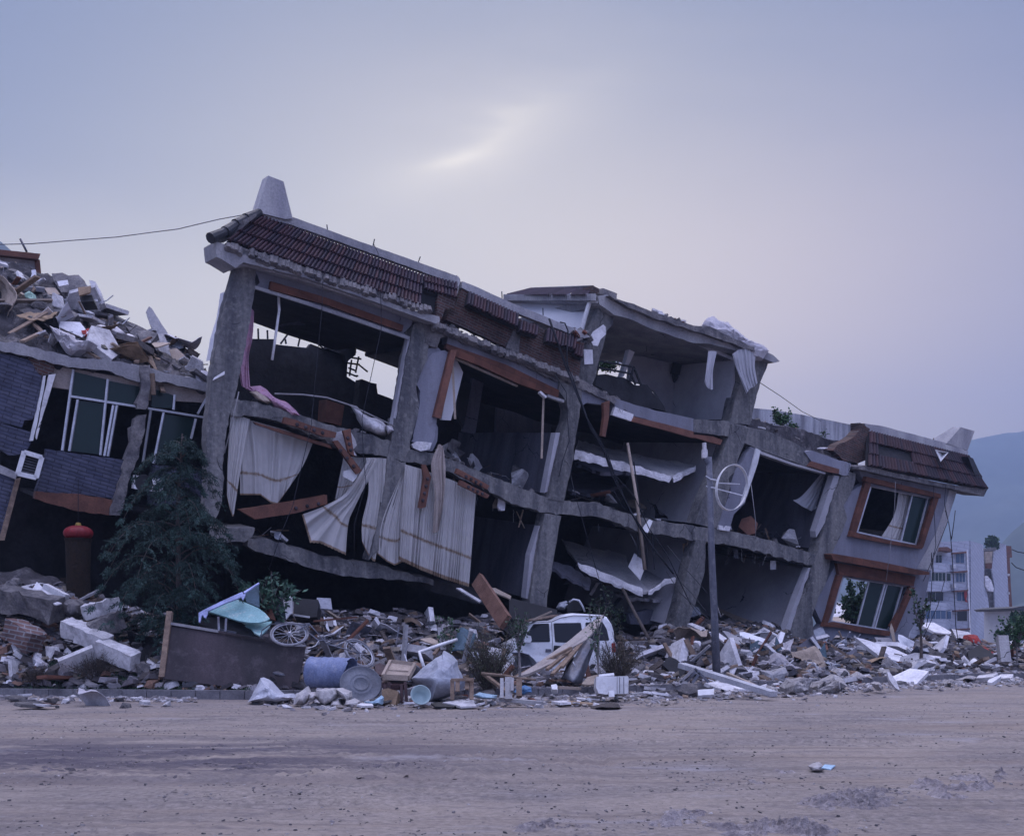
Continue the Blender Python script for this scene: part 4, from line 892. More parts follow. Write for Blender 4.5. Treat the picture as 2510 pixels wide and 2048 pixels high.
def heap(name, label, cat, pts, m, D=None, depth=.4, group=None, roof=False, crumple=.10, rings=6, sm=False, freq=4):
    q = pp(pts); lo = max(q, key=lambda p: p[1]); ymin = min(p[1] for p in q); ymax = lo[1]
    if D is None: D = (QP(lo[0], lo[1], rw(*lo)-.1).y if roof else surfD(lo[0], lo[1], .06 if lo[1] < 1735 else .004))
    q = rough2(q, 1.2, 9, int(q[0][1])); cx_ = sum(p[0] for p in q)/len(q); cy_ = sum(p[1] for p in q)/len(q)
    bm = new(); R_ = []
    for k in range(rings+1):
        t = k/rings; ring = []
        for x, y in q:
            xx = lerp(x, cx_, t*.93); yy = lerp(y, cy_, t*.93)
            dd = D+depth*(.5+.5*(ymax-yy)/(ymax-ymin))-depth*.9*math.sqrt(max(0, 1-(1-t)**2))
            p = P(xx, yy, dd); n = noise.noise(p*freq)*1.4+noise.noise(p*freq*2.7)*.7
            p += V((noise.noise(p*freq+V((5,5,5)))*.4, -n, n*.35))*crumple*(0.25 if k == 0 else 1); ring.append(bm.verts.new(p))
        R_.append(ring)
    n = len(q)
    for a, b in zip(R_, R_[1:]):
        for i in range(n): bm.faces.new((a[i], a[(i+1)%n], b[(i+1)%n], b[i]))
    bm.faces.new(R_[-1]); back = [bm.verts.new(v.co+V((0, depth*.5, 0))) for v in R_[0]]
    for i in range(n): bm.faces.new((R_[0][i], back[i], back[(i+1)%n], R_[0][(i+1)%n]))
    bm.faces.new(back[::-1])
    return tag(obj(name, bm, M[m], smooth=sm), label, cat, group)
def bar(name, label, cat, a, b, wd, ht, m, Da=None, Db=None, roll=0, group=None, roof=False, lift=0, rough=0, seg=7):
    a = pp(a)[0]; b = pp(b)[0]
    if roof: A_, B_ = QP(*a, rw(*a)-.15), QP(*b, rw(*b)-.15)
    else:
        Da = Da or surfD(*a, .05+lift); Db = Db or surfD(*b, .05+lift); A_, B_ = P(*a, Da), P(*b, Db)
    bm = new()
    if rough:
        r = random.Random(int(a[0]*3+a[1])); m3 = frame_of(B_-A_) @ Matrix.Rotation(roll, 3, 'X'); pr = None
        for k in range(seg+1):
            p = A_.lerp(B_, k/seg); ring = [bm.verts.new(p+m3.col[1]*(x*wd/2)+m3.col[2]*(y*ht/2)+V([r.uniform(-rough, rough) for _ in range(3)])) for x, y in ((-1,-1),(0,-1),(1,-1),(1,0),(1,1),(0,1),(-1,1),(-1,0))]
            if pr:
                for j in range(8): bm.faces.new((pr[j], pr[(j+1)%8], ring[(j+1)%8], ring[j]))
            else: bm.faces.new(ring[::-1])
            pr = ring
        bm.faces.new(pr)
    else: add_bar(bm, A_, B_, wd, ht, roll)
    return tag(obj(name, bm, M[m]), label, cat, group)
def tube(name, label, cat, pts, r, m, D, group=None, n=6, r1=None):
    q = pp(pts); Ds = D if isinstance(D, (list, tuple)) else [D]*len(q)
    Ds = [d if d else surfD(x, y, .04) for d, (x, y) in zip(Ds, q)]
    bm = new(); add_tube(bm, [P(x, y, d) for (x, y), d in zip(q, Ds)], r, n, r1); return tag(obj(name, bm, M[m], smooth=True), label, cat, group)
# ---------------------------------------------------------------- things on the roof rubble
g_ = 'slabs on the collapsed left roof'
lay('concrete_slab', 'long grey floor slab sliding down the roof rubble, nearest the left picture edge', 'slab', 'A -60 440 0 470 365 690 440 740 432 768 280 745 0 570 -60 540', 'chunk', 1.6, .2, roof=True, group=g_)
lay('concrete_slab', 'broad grey slab lying beside the mint cloth on the roof rubble', 'slab', 'A 270 530 320 530 420 580 560 650 640 700 555 772 480 742 292 625', 'chunk', 1.4, .2, roof=True, group=g_)
lay('concrete_slab', 'narrow slab standing upright against the sky on the roof rubble', 'slab', 'A 1188 680 1215 632 1238 650 1300 750 1392 890 1330 900 1255 830 1220 780', 'lightc', .6, .25, roof=True, group=g_, rough=.8)
lay('wall_fragment', 'curved white wall fragment at the top end of the roof rubble', 'wall fragment', 'A 725 420 775 430 815 500 850 605 800 625 760 520', 'slabw', .4, .2, roof=True, rough=.6)
lay('wall_fragment', 'grey brick wall fragment with a white plaster patch on the roof rubble', 'wall fragment', 'A 420 365 510 360 560 385 640 378 690 425 710 470 680 510 500 520 440 430', 'chunk', .5, .3, roof=True, rough=1.5)
lay('plaster_patch', 'oval white plaster piece on the grey brick fragment', 'plaster piece', 'A 465 430 550 418 558 455 480 470', 'plaster', .1, .03, D=QP(150, 690, 4.8).y)
lay('wall_fragment', 'white wall block with a dark opening beside the orange board on the roof', 'wall fragment', 'A 480 520 630 498 770 520 800 590 650 600 520 580', 'slabw', .5, .3, roof=True)
lay('box', 'open dark box in the white wall block on the roof', 'box', 'A 645 545 748 540 765 592 660 598', 'black', .1, .3, D=QP(210, 730, 3.2).y)
lay('board', 'orange board standing over the dark box on the roof rubble', 'board', 'A 632 480 740 468 735 520 645 545', 'card', .2, .04, D=QP(210, 730, 3.1).y)
lay('board', 'orange tan board lying on the left of the roof rubble', 'board', 'A 360 480 450 482 490 535 392 535', 'palewood', .4, .04, roof=True)
lay('board', 'tan board leaning under the brown cornice on the left roof', 'board', 'A 0 290 130 270 145 350 20 400', 'palewood', .3, .04, D=QP(30, 660, 6.5).y)
lay('panel', 'pale lilac panel leaning by the cornice post on the left roof', 'panel', 'A 170 345 290 335 300 440 240 430', 'sideplaster', .3, .04, D=QP(60, 680, 6.0).y)
lay('board', 'wide rounded brown board leaning at the right end of the roof rubble', 'board', 'A 1378 985 1440 975 1500 1030 1610 1140 1600 1172 1520 1150 1400 1050', 'palewood', .6, .04, roof=True)
lay('sheet', 'torn grey sheet with jagged end on the right of the roof rubble', 'sheet', 'A 1280 878 1370 890 1495 930 1470 950 1495 965 1460 975 1380 945', 'sheet', .7, .03, roof=True)
lay('board', 'thin pinkish board lying over the torn grey sheet on the roof', 'board', 'A 1180 965 1260 925 1390 930 1290 965', 'palewood', .5, .03, roof=True)
lay('concrete_slab', 'long white edged slab on the roof above the broken window column', 'slab', 'A 845 882 900 895 1112 992 1100 1012 960 965', 'slabw', .8, .12, roof=True, group=g_)
lay('concrete_slab', 'thin white slab sliding right below the wall fragments on the roof', 'slab', 'A 580 630 640 628 770 690 740 690', 'slabw', .6, .08, roof=True, group=g_)
lay('concrete_slab', 'flat thin white slab under the dark box on the roof', 'slab', 'A 580 602 770 598 800 610 790 625 600 612', 'slabw', .6, .08, roof=True, group=g_)
lay('concrete_slab', 'sloping dark slab forming the right skyline of the roof rubble', 'slab', 'A 800 650 860 660 1010 740 1190 820 1280 870 1250 900 1050 850 850 740', 'chunk', 1.2, .25, roof=True, rough=1.2, group=g_)
lay('concrete_slab', 'dark broken slab below the standing slab on the roof', 'slab', 'A 1020 790 1200 830 1285 860 1240 915 1160 930 1090 890', 'chunk', .6, .25, roof=True, rough=1.5, group=g_)
heap('cloth', 'mint green cloth draped on the left roof rubble', 'cloth', 'A 190 545 235 505 270 530 285 615 240 590', 'dome', roof=True, depth=.3)
heap('cloth', 'rolled white quilt lying in folds on the roof rubble', 'quilt', 'A 745 830 790 785 850 790 900 830 880 790 930 785 1020 850 960 890 900 895 840 870 760 860', 'cloth', roof=True, depth=.5, sm=True, crumple=.12)
heap('cloth', 'white cloth hanging down over the edge of the left roof', 'cloth', 'A 400 790 470 820 560 850 600 900 740 930 760 930 730 970 650 1000 600 1030 560 1035 520 990 460 900', 'cloth', roof=True, depth=.5, crumple=.14)
heap('cloth', 'crumpled red cloth beside the white quilt on the roof', 'cloth', 'A 665 845 715 808 755 830 755 880 700 905', 'red', roof=True, depth=.3)
heap('tree_stump', 'round block with pale top beside the white quilt on the roof', 'block', 'A 985 860 1050 852 1105 885 1080 930 990 930', 'slabw', roof=True, depth=.4, crumple=.03)
heap('tyre', 'black round tyre shape in the roof rubble below the quilt', 'tyre', 'A 740 960 760 920 810 905 860 940 890 985 820 1000 760 990', 'black', roof=True, depth=.4, crumple=.03)
heap('stone', 'dark round boulder of masonry under the cornice on the roof', 'stone', 'A 10 380 40 330 80 315 170 350 250 410 320 450 350 520 270 510 120 450 60 410', 'chunk', roof=True, depth=.9, crumple=.14)
heap('stone', 'grey boulder on the broad slab of the left roof', 'stone', 'A 345 550 380 528 425 550 415 590 370 590', 'chunk', roof=True, depth=.3)
bar('plank', 'pale plank sticking out at the left end of the roof rubble', 'plank', 'A 0 410', 'A 190 555', .12, .1, 'palewood', roof=True)
for i, (a, b, lb) in enumerate((('A 270 770', 'A 385 885', 'thin plank on the dark roof hollow left of the hanging cloth'), ('A 180 920', 'A 330 850', 'thin rod crossing the dark roof hollow'), ('A 1190 970', 'A 1290 1070', 'split orange plank hanging over the broken column head'), ('A 1215 1030', 'A 1330 1330', 'long split plank hanging down past the left window beam'), ('A 1110 1090', 'A 1190 990', 'short brown plank above the broken column head'), ('A 1240 1180', 'A 1250 1355', 'short plank end hanging beside the broken window column'), ('A 700 1000', 'A 800 1055', 'tan plank end below the hanging roof cloth'), ('A 820 740', 'A 980 775', 'pale plank on the skyline of the left roof'), ('A 1000 945', 'A 1190 950', 'flat yellowish plank above the broken column head'), ('A 1350 1165', 'A 1600 1200', 'row of pale plaster bits under the round brown board'))):
    bar('plank', lb, 'plank', a, b, .11, .05, 'wood' if i != 9 else 'slabw', roof=True, group='planks in the left roof rubble')
tube('rod', 'thin steel rod standing above the brown cornice', 'rod', 'A 165 85 218 190', .03, 'steel', QP(60, 620, 6).y)
# small wreckage on the roof: one copyable mesh per kind
def lib(kind, seed, m):
    r = random.Random(seed); bm = new()
    if kind == 'chunk':
        s = (1, r.uniform(.6, .9), r.uniform(.45, .8)); add_hull(bm, [V([r.uniform(-.5, .5)*s[i] for i in range(3)])*(1 if r.random() < .5 else .95) for _ in range(18)])
    elif kind == 'slab':
        n = r.choice((4, 5, 6)); ph = r.random(); f = [V((math.cos(6.283*(i/n)+ph)*r.uniform(.42, .62), math.sin(6.283*(i/n)+ph)*r.uniform(.3, .5), r.uniform(-.02, .02))) for i in range(n)]; add_prism(bm, f, V((.02, 0, r.uniform(.09, .16))))
    elif kind == 'plank':
        add_bar(bm, V((-.5, 0, 0)), V((.5, r.uniform(-.02, .02), 0)), r.uniform(.06, .12), .035)
    elif kind == 'brick': add_box(bm, V((0,0,0)), (.24, .115, .06))
    elif kind == 'sheet':
        a = r.uniform(.05, .25); k = r.uniform(1, 4); add_sheet(bm, lambda u, v: V((u-.5, (v-.5)*.7, a*math.sin(u*k+v*2)+noise.noise(V((u*3, v*3, seed)))*.1)), 8, 6, .012)
    elif kind == 'rod':
        p = [V((-.5+i/6, r.uniform(-.05, .05), r.uniform(-.05, .05))) for i in range(7)]; add_tube(bm, p, .014, 5)
    me_ = obj('tmp', bm, m, loc=V((0,0,0))); d = me_.data; bpy.data.objects.remove(me_); return d
KIND = {
 'chunk': ('concrete_chunk', 'concrete chunk', [lib('chunk', i, M['chunk']) for i in range(7)]+[lib('chunk', 20+i, M['slabw']) for i in range(4)], (.16, .62), 'broken concrete chunks in the rubble'),
 'slab': ('plaster_slab', 'slab', [lib('slab', i, M['slabw']) for i in range(5)]+[lib('slab', 9+i, M['plaster']) for i in range(3)]+[lib('slab', 30+i, M['chunk']) for i in range(3)], (.35, 1.35), 'pale broken plaster slabs in the rubble'),
 'plank': ('plank', 'plank', [lib('plank', i, M[k]) for i, k in enumerate(('wood', 'palewood', 'redwood', 'wood', 'lightc', 'bark'))], (.6, 2.0), 'broken planks in the rubble'),
 'brick': ('brick', 'brick', [lib('brick', 1, M['redb'] if 'redb' in M else M['redwood']), lib('brick', 2, M['chunk'])], (.9, 1.15), 'loose bricks in the rubble'),
 'sheet': ('crumpled_sheet', 'sheet', [lib('sheet', i, M[k]) for i, k in enumerate(('sheet', 'steel', 'cloth', 'card', 'sideplaster', 'black', 'palewood'))], (.45, 1.4), 'crumpled sheets in the rubble'),
 'rod': ('steel_rod', 'rod', [lib('rod', i, M[k]) for i, k in enumerate(('steel', 'rust', 'alu'))], (.6, 1.6), 'bent steel rods in the rubble')}
WHAT = {'chunk': 'small angular concrete chunk', 'slab': 'flat piece of broken plaster slab', 'plank': 'broken plank end', 'brick': 'loose brick', 'sheet': 'small crumpled sheet', 'rod': 'thin bent steel rod'}
def place(kind, p, zone, size=None, flat=.5, mesh=None):
    nm, cat, meshes, (a, b), grp = KIND[kind]; me = mesh or R.choice(meshes)
    o = bpy.data.objects.new(nm, me); C.objects.link(o); s = size or (a+(b-a)*R.random()**2)
    o.scale = (s, s*R.uniform(.7, 1.1), s*R.uniform(.7, 1.1)) if kind != 'brick' else (s, s, s)
    o.rotation_euler = (R.gauss(0, flat), R.gauss(0, flat), R.uniform(0, 6.28)); o.location = p
    tag(o, WHAT[kind]+' '+zone, cat, grp+' '+zone); return o
ZN = [(390, 'in the heap left of the rusty steel panel'), (760, 'in the rubble just behind the rusty steel panel'), (1000, 'in the rubble behind the blue oil drum'), (1230, 'in the rubble left of the white van'), (1560, 'in the rubble around the white van'), (1760, 'in the rubble by the lamp pole'), (2050, 'in the rubble below the dark square opening'), (2260, 'in the rubble under the painted corner wall'), (9999, 'in the rubble before the far apartment block')]
def zone(px, front=False):
    for a, n in ZN:
        if px < a: return n.replace('in the', 'on the road edge before the', 1).replace(' rubble', ' rubble', 1) if front else n
for i in range(85):
    px = R.uniform(0, 500); py = lerp(interp(FR, px), interp(TP, px), R.uniform(.1, .97)); k = R.choices(['chunk', 'slab', 'plank', 'sheet', 'rod', 'brick'], [3, 6, 6, 4, 3, 1])[0]
    place(k, QP(px, py, rw(px, py)-.05)+V((0, 0, .05)), 'on the collapsed left roof', flat=.45)
# ---------------------------------------------------------------- air conditioners, lantern
def ac(label, pts, w0, open_front):
    q = pp(pts); t = thing('air_conditioner', label, 'air conditioner', QP(*q[3], W1+w0), 'air conditioners on the left brick wall'); f = [QP(x, y, W1+w0) for x, y in q]; c = sum(f, V((0,0,0)))/4
    bm = new(); bk = [p+INTO*.3 for p in f]
    if open_front:
        for a, b in zip(f, f[1:]+f[:1]): add_bar(bm, a, b, .07, .1)
        for a, b in zip(f, bk): add_bar(bm, a, b, .05, .05)
        obj('casing', bm, M['white'], t); bm = new(); add_prism(bm, [c+(p-c)*.93+INTO*.06 for p in f], INTO*.22); obj('coil', bm, M['black'], t)
        bm = new()
        for k in range(7):
            a = f[0].lerp(f[3], (k+.7)/8); b = f[1].lerp(f[2], (k+.7)/8); add_tube(bm, [a.lerp(b, .1)+INTO*.03, a.lerp(b, .9)+INTO*.03], .008, 4)
        obj('grille', bm, M['steel'], t)
    else:
        add_prism(bm, f, INTO*.3); obj('casing', bm, M['white'], t)
        m4 = Matrix.Translation(c+(f[0]-f[1])*.18-MN*.01) @ frame_of(MN).to_4x4() @ Matrix.Rotation(math.pi/2, 4, 'Y'); bm = new(); rg = add_lathe(bm, [(.0, 0), (.20, 0), (.21, .015), (.21, 0.02)], 24, m4); obj('fan_grille', bm, M['black'], t)
        bm = new(); m4 = Matrix.Translation(c+(f[1]-f[0])*.3-MN*.012) @ frame_of(MN).to_4x4() @ Matrix.Rotation(math.pi/2, 4, 'Y'); add_lathe(bm, [(0, 0), (.05, 0), (.05, .01)], 12, m4); obj('badge', bm, M['black'], t)
    return t
ac('white air conditioner shell torn open at the lower left of the brick wall', 'B 160 130 278 165 240 300 118 272', -.7, True)
ac('white boxy air conditioner with round fan half hidden by the cedar', 'B 900 282 1092 312 1082 398 890 372', -.4, False)
lc = QP(*pp('B 520 668')[0], .35)
t = thing('red_lantern', 'round red paper lantern with gold cap hanging in the dark ground floor', 'lantern', lc)
bm = new(); prof = [(.0, .17)]+[(.315*math.cos(a)**.8 if abs(math.cos(a)) > 0 else 0, .17*math.sin(a)) for a in [math.radians(x) for x in range(70, -71, -14)]]
rg = add_lathe(bm, prof, 48, Matrix.Translation(lc))
for r_ in rg[1:]:
    for j, v in enumerate(r_):
        if j % 4 == 0: d = v.co-lc; d.z = 0; v.co -= d*.06
obj('lantern_body', bm, M['lantern'], t, smooth=True)
bm = new(); add_lathe(bm, [(0, .24), (.05, .23), (.07, .17), (.0, .16)], 12, Matrix.Translation(lc)); obj('lantern_cap', bm, M['gold'], t)
bm = new(); add_lathe(bm, [(.30, -.12), (.27, -.2), (.25, -.9), (.26, -1.5)], 30, Matrix.Translation(lc)); obj('tassel', bm, M['tassel'], t)
bm = new(); add_tube(bm, [lc+V((0,0,.22)), lc+V((0,0,1.2))], .008, 4); obj('hanging_cord', bm, M['wire'], t)
lay('door', 'broken dark brown board door under the red lantern', 'door', 'B 400 960 560 975 540 1090 395 1080', 'tassel', .1, .05, D=QP(180, 1440, .9).y)
# ---------------------------------------------------------------- curtains
def curtain(label, top, bot, w0, folds, amp, mids=None, m='curtain', name='curtain', fringe=False, sag=0, nu=90, nv=24, phase=0, cat='curtain', w1=None):
    rowsp = [pp(bot)]+([pp(x) for x in mids] if mids else [])+[pp(top)]
    def along(pl, u):
        L_ = [0]
        for a, b in zip(pl, pl[1:]): L_.append(L_[-1]+math.hypot(b[0]-a[0], b[1]-a[1]))
        d = u*L_[-1]
        for i in range(len(pl)-1):
            if d <= L_[i+1]+1e-9:
                t = (d-L_[i])/max(1e-9, L_[i+1]-L_[i]); return lerp(pl[i][0], pl[i+1][0], t), lerp(pl[i][1], pl[i+1][1], t)
        return pl[-1]
    bm = new(); ul = bm.loops.layers.uv.new('UVMap'); G_ = []; nr = len(rowsp)-1
    for j in range(nv+1):
        v = j/nv; s = v*nr; i0 = min(nr-1, int(s)); t = s-i0; row = []
        for i in range(nu+1):
            u = i/nu
            pts = [along(rowsp[k], u) for k in range(nr+1)]
            if nr == 1: x, y = lerp(pts[0][0], pts[1][0], t), lerp(pts[0][1], pts[1][1], t)
            else:
                a, b = pts[i0], pts[i0+1]; a0 = pts[max(0, i0-1)]; b1 = pts[min(nr, i0+2)]
                cr = lambda p0, p1, p2, p3: .5*((2*p1)+(-p0+p2)*t+(2*p0-5*p1+4*p2-p3)*t*t+(-p0+3*p1-3*p2+p3)*t**3)
                x = cr(a0[0], a[0], b[0], b1[0]); y = cr(a0[1], a[1], b[1], b1[1])
            ww = lerp(w1 if w1 is not None else w0, w0, v)
            f = math.sin((u+.05*math.sin(u*9+phase)+.03*math.sin(u*23+phase))*folds*6.283+phase+.8*math.sin(v*3+u*5))*(.6+.8*noise.noise(V((u*7, v, 9+phase))))
            f += .28*math.sin(u*folds*6.283*1.7+phase*3+v*2.5); f += .9*noise.noise(V((u*5, v*2.2, phase)))
            if fringe and j == 0: y += 2.2*abs(math.sin(u*nu*.5))
            p = QP(x, y, ww+amp*.62*f*(.5+.6*(1-v)))
            row.append((bm.verts.new(p), u, v))
        G_.append(row)
    for j in range(nv):
        for i in range(nu):
            q = (G_[j][i], G_[j][i+1], G_[j+1][i+1], G_[j+1][i]); fc = bm.faces.new([a[0] for a in q])
            for l_, a in zip(fc.loops, q): l_[ul].uv = (a[1], a[2])
    o = obj(name, bm, M[m], smooth=True, uv='keep'); return tag(o, label, cat, 'ivory curtains hanging in the torn front' if cat == 'curtain' else None)
curtain('ivory curtain gathered at the first column, hem rising to the right', 'D 135 175 320 225 560 290 775 385', 'D 215 790 370 790 450 850 500 862 600 720', .25, 6, .10, ['D 205 480 330 500 480 540 700 560'], nu=110)
curtain('narrow ivory curtain strip ending in a point beside the first column', 'D 140 175 180 180 230 190 290 210', 'D 112 800 135 900 155 955 165 950', .12, 4, .06, ['D 118 560 150 565 185 575 220 590'], nu=60)
curtain('narrow ivory curtain behind the diagonal board in the middle bay', 'D 1010 490 1100 500 1200 505 1345 500', 'D 940 830 960 835 1040 800 1090 830', .3, 6, .07, nu=80)
curtain('white lace curtain blown out sideways with scalloped fringe', 'D 1200 520 1240 510 1260 510 1280 515', 'D 690 940 750 1150 830 1155 1025 1245', .0, 3, .10, ['D 870 870 960 930 1000 990 1045 1010', 'D 1040 760 1080 790 1090 830 1100 870'], m='curtain', fringe=True, nu=110, nv=34, phase=2)
curtain('long ivory curtain bunched in front of the second column', 'D 1180 505 1240 505 1300 508 1345 512', 'D 1150 1150 1190 1240 1230 1295 1250 1300', .05, 5, .07, ['D 1150 1000 1200 1010 1260 1020 1300 1000', 'D 1200 760 1240 760 1290 765 1325 760'], nu=80, phase=1)
curtain('ivory curtain falling slantwise from behind the second column', 'D 1470 600 1478 580 1485 570 1500 560', 'D 1265 1240 1340 1300 1400 1330 1470 1300', .0, 5, .06, ['D 1300 980 1380 990 1430 980 1470 960'], nu=80, phase=4)
curtain('widest ivory curtain, hanging straight with a brown band and fringed hem', 'D 1480 555 1600 590 1850 680 2025 770', 'D 1430 1280 1600 1360 1780 1430 1970 1490', -.12, 19, .085, fringe=True, nu=220, nv=30, phase=0)
curtain('beige cloth hanging in a strip over the middle floor beam', 'D 1735 405 1745 400 1760 410 1775 430', 'D 1690 1080 1715 1085 1740 1060 1750 1000', -.35, 3, .06, ['D 1705 780 1725 790 1750 790 1785 760', 'D 1680 560 1710 560 1750 575 1790 570'], m='beige', name='hanging_cloth', cat='cloth', nu=50)
curtain('pale curtain in the upper window of the painted wall', 'G 1320 910 1350 915 1380 922 1400 926', 'G 1208 1195 1250 1205 1290 1212 1330 1222', .35, 4, .06, ['G 1290 1060 1310 1065 1340 1075 1370 1080'], m='curtain', nu=60)
curtain('pink cloth hanging in the corner of the open top room', 'C 345 905 350 910 360 920 365 930', 'C 285 1390 300 1400 320 1410 340 1395', .45, 3, .05, ['C 270 1250 285 1260 310 1260 330 1220', 'C 310 1080 320 1100 340 1110 355 1090'], m='pink', name='hanging_cloth', cat='cloth', nu=40)
curtain('thin white lace hanging in the dark square opening', 'G 820 790 850 790 870 780 895 800', 'G 640 960 700 1000 760 1030 810 1000', .8, 4, .05, ['G 700 930 760 940 800 930 850 920'], m='lace', name='hanging_cloth', cat='cloth', nu=50)
curtain('short torn white cloth hanging from the roof-top room ceiling', 'G 95 0 115 0 135 0 150 5', 'G 70 200 85 230 110 250 125 245', .0, 2, .05, ['G 80 130 95 135 110 140 125 130'], m='lace', name='hanging_cloth', cat='cloth', nu=40)
curtain('large torn white cloth hanging from the roof-top room corner', 'G 250 20 290 -10 350 -20 400 30', 'G 340 275 365 240 390 230 412 205', .35, 4, .09, ['G 275 110 320 130 370 140 395 100'], m='lace', name='hanging_cloth', cat='cloth', nu=60)
def qheap(name, label, cat, pts, m, w0, **k): q = pp(pts); lo = max(q, key=lambda p: p[1]); return heap(name, label, cat, pts, m, D=QP(lo[0], lo[1], w0).y, **k)
qheap('cloth', 'crumpled white plastic lying on the corner of the roof-top room', 'plastic sheet', 'S 1722 795 1735 778 1750 775 1765 785 1785 790 1800 805 1840 835 1870 845 1885 860 1870 880 1840 880 1800 850 1770 812 1740 810', 'cloth', .2, depth=.5, crumple=.12)
qheap('cloth', 'pink and red cloth lying along the floor of the open top room', 'cloth', 'C 290 1380 340 1395 400 1390 440 1410 500 1470 560 1490 620 1540 652 1578 620 1580 560 1550 500 1530 450 1480 380 1420 310 1410', 'pink', -.1, depth=.35, crumple=.08)
qheap('sack', 'small yellowish sack under the pink cloth in the top room', 'sack', 'C 335 1430 380 1425 440 1460 465 1490 440 1500 380 1480', 'palewood', -.12, depth=.3, crumple=.04)
qheap('bath_tub', 'cream tub of crumpled plastic on the floor edge of the top room', 'tub', 'C 965 1505 1010 1520 1030 1560 1100 1590 1150 1600 1190 1640 1190 1690 1140 1700 1060 1670 1020 1620', 'slabw', -.05, depth=.7, crumple=.05, sm=True)
qheap('rag', 'small pale rag lying beside the cream tub', 'rag', 'C 1190 1640 1230 1640 1240 1670 1200 1690', 'cloth', -.05, depth=.2, crumple=.05)
lay('white_paper', 'white triangular scrap stuck on the first column', 'scrap', 'C 180 1300 180 1320 105 1358 115 1340', 'white', .1, .01, D=QP(530, 920, -.1).y)
lay('wall_tile', 'white board hanging under the third floor beam near the wooden pole', 'board', 'F 1300 705 1330 720 1290 815 1255 800 1250 770', 'white', .2, .03, D=QP(1585, 1290, -.2).y)
lay('white_board', 'white broken board standing in the sagging lower floor plate', 'board', 'F 1180 980 1245 1035 1258 1120 1228 1200 1130 1090', 'plaster', .4, .03, D=QP(1570, 1420, .2).y)
tube('wooden_pole', 'long thin wooden pole leaning up through the open middle bay', 'pole', 'F 1125 85 1200 550 1265 1115', .045, 'palewood', [QP(1540, 1085, .2).y, QP(1560, 1225, -.1).y, QP(1580, 1395, .1).y], r1=.06)
bm = new()
for a, b in (('F 1210 770', 'F 1210 1010'), ('F 1275 770', 'F 1285 1110'), ('F 1320 780', 'F 1345 1115'), ('F 1205 770', 'F 1330 770'), ('F 1175 235', 'F 1230 640')): add_tube(bm, [QP(*pp(a)[0], .1), QP(*pp(b)[0], .3)], .02, 5)
tag(obj('steel_rack', bm, M['wire']), 'black steel rack bars hanging by the wooden pole', 'rack')
lay('ladder_stool', 'dark brown box lying inside the dark square opening', 'box', 'G 310 1080 370 1060 415 1110 400 1170 350 1185 290 1130', 'redwood', .4, .4, D=QP(1840, 1305, .6).y)
lay('cushion', 'dim yellowish cushion inside the dark square opening', 'cushion', 'G 600 1010 640 1000 660 1050 640 1075 595 1050', 'card', .2, .15, D=QP(1940, 1265, 3.6).y)
lay('table_top', 'dim flat table top inside the dark square opening', 'table', 'G 470 1000 560 1010 550 1040 465 1025', 'innerw', .5, .05, D=QP(1900, 1250, 3.6).y)
# black tangle silhouetted in the back opening
bm = new()
for a, b in (('C 390 1035', 'C 392 1098'), ('C 448 1045', 'C 450 1098'), ('C 575 1070', 'C 530 1130'), ('C 655 1080', 'C 640 1145'), ('C 1020 1210', 'C 1000 1310'), ('C 950 1250', 'C 1025 1260'), ('C 965 1215', 'C 1035 1225'), ('C 1020 1260', 'C 1075 1305'), ('C 945 1310', 'C 1010 1335'), ('C 735 1105', 'C 800 1160'), ('C 955 1280', 'C 1005 1300'), ('C 975 1230', 'C 962 1330'), ('C 560 1100', 'C 565 1130'), ('C 990 1330', 'C 1015 1330')):
    add_tube(bm, [QP(*pp(a)[0], 6.25), QP(*pp(b)[0], 6.25)], .03, 5)
obj('twisted_rebar', bm, M['wire'], B)
lp_ = part('hanging_beam', 'C 830 1100 990 1140 1005 1165 1000 1200 960 1230 945 1250 930 1200 820 1160', 6.0, .3, M['inner'])
part('rear_debris', 'C 1030 1355 1130 1380 1130 1440 1250 1490 1250 1600 1000 1560', 5.6, .4, M['inner'], rough=2)
# ---------------------------------------------------------------- white van
VD = 27.3
def VP(x, z, y=0.0): # x, z in zoom-I pixels on the near flank, y metres away from it
    p = P(960+x*.28195, 1440+z*.28195, VD); return p+V((-.10*y, y, 0))
vb = P(960+1440*.28195, HY, VD); van = thing('white_van', 'small white high roofed van standing in the rubble, its front behind a dry bush', 'van', V((vb.x, VD, 0)))
lowp = [(950,735),(925,690),(915,620),(930,555),(985,490),(1075,445),(1130,478),(1560,478),(1900,470),(1955,470),(1962,560),(1962,735),(1840,745),(1835,700),(1800,665),(1740,660),(1690,690),(1680,745),(1150,748),(1142,705),(1105,672),(1050,665),(1000,685),(978,730)]
upp = [(1075,445),(1110,410),(1150,372),(1195,322),(1245,292),(1400,284),(1440,268),(1480,245),(1530,226),(1580,218),(1830,233),(1885,252),(1925,290),(1945,350),(1955,470),(1900,470),(1560,478),(1130,478)]
def vring(y, ins, tum):
    m = {}
    for x, z in lowp+upp:
        if (x, z) in m: continue
        t = max(0, (478-z)/260)
        cx_ = 1440; s = 1-ins*.02
        yy = y+tum*t*(1 if y < .7 else -1)
        zz = 735-(735-z)*(1-ins*.025*(1 if z < 300 else 0)); m[(x, z)] = VP(cx_+(x-cx_)*s, zz, yy)
    return m
bm = new(); rgs = [vring(0, 1.6, .16), vring(.05, .4, .16), vring(.16, 0, .10), vring(1.28, 0, .10), vring(1.39, .4, .16), vring(1.44, 1.6, .16)]
rv = [{k: bm.verts.new(p) for k, p in r.items()} for r in rgs]
outl = [p for p in lowp if p not in ((1130,478),(1560,478),(1900,470),(1075,445))]
order = [(950,735),(925,690),(915,620),(930,555),(985,490)]+upp[:15]+lowp[10:]
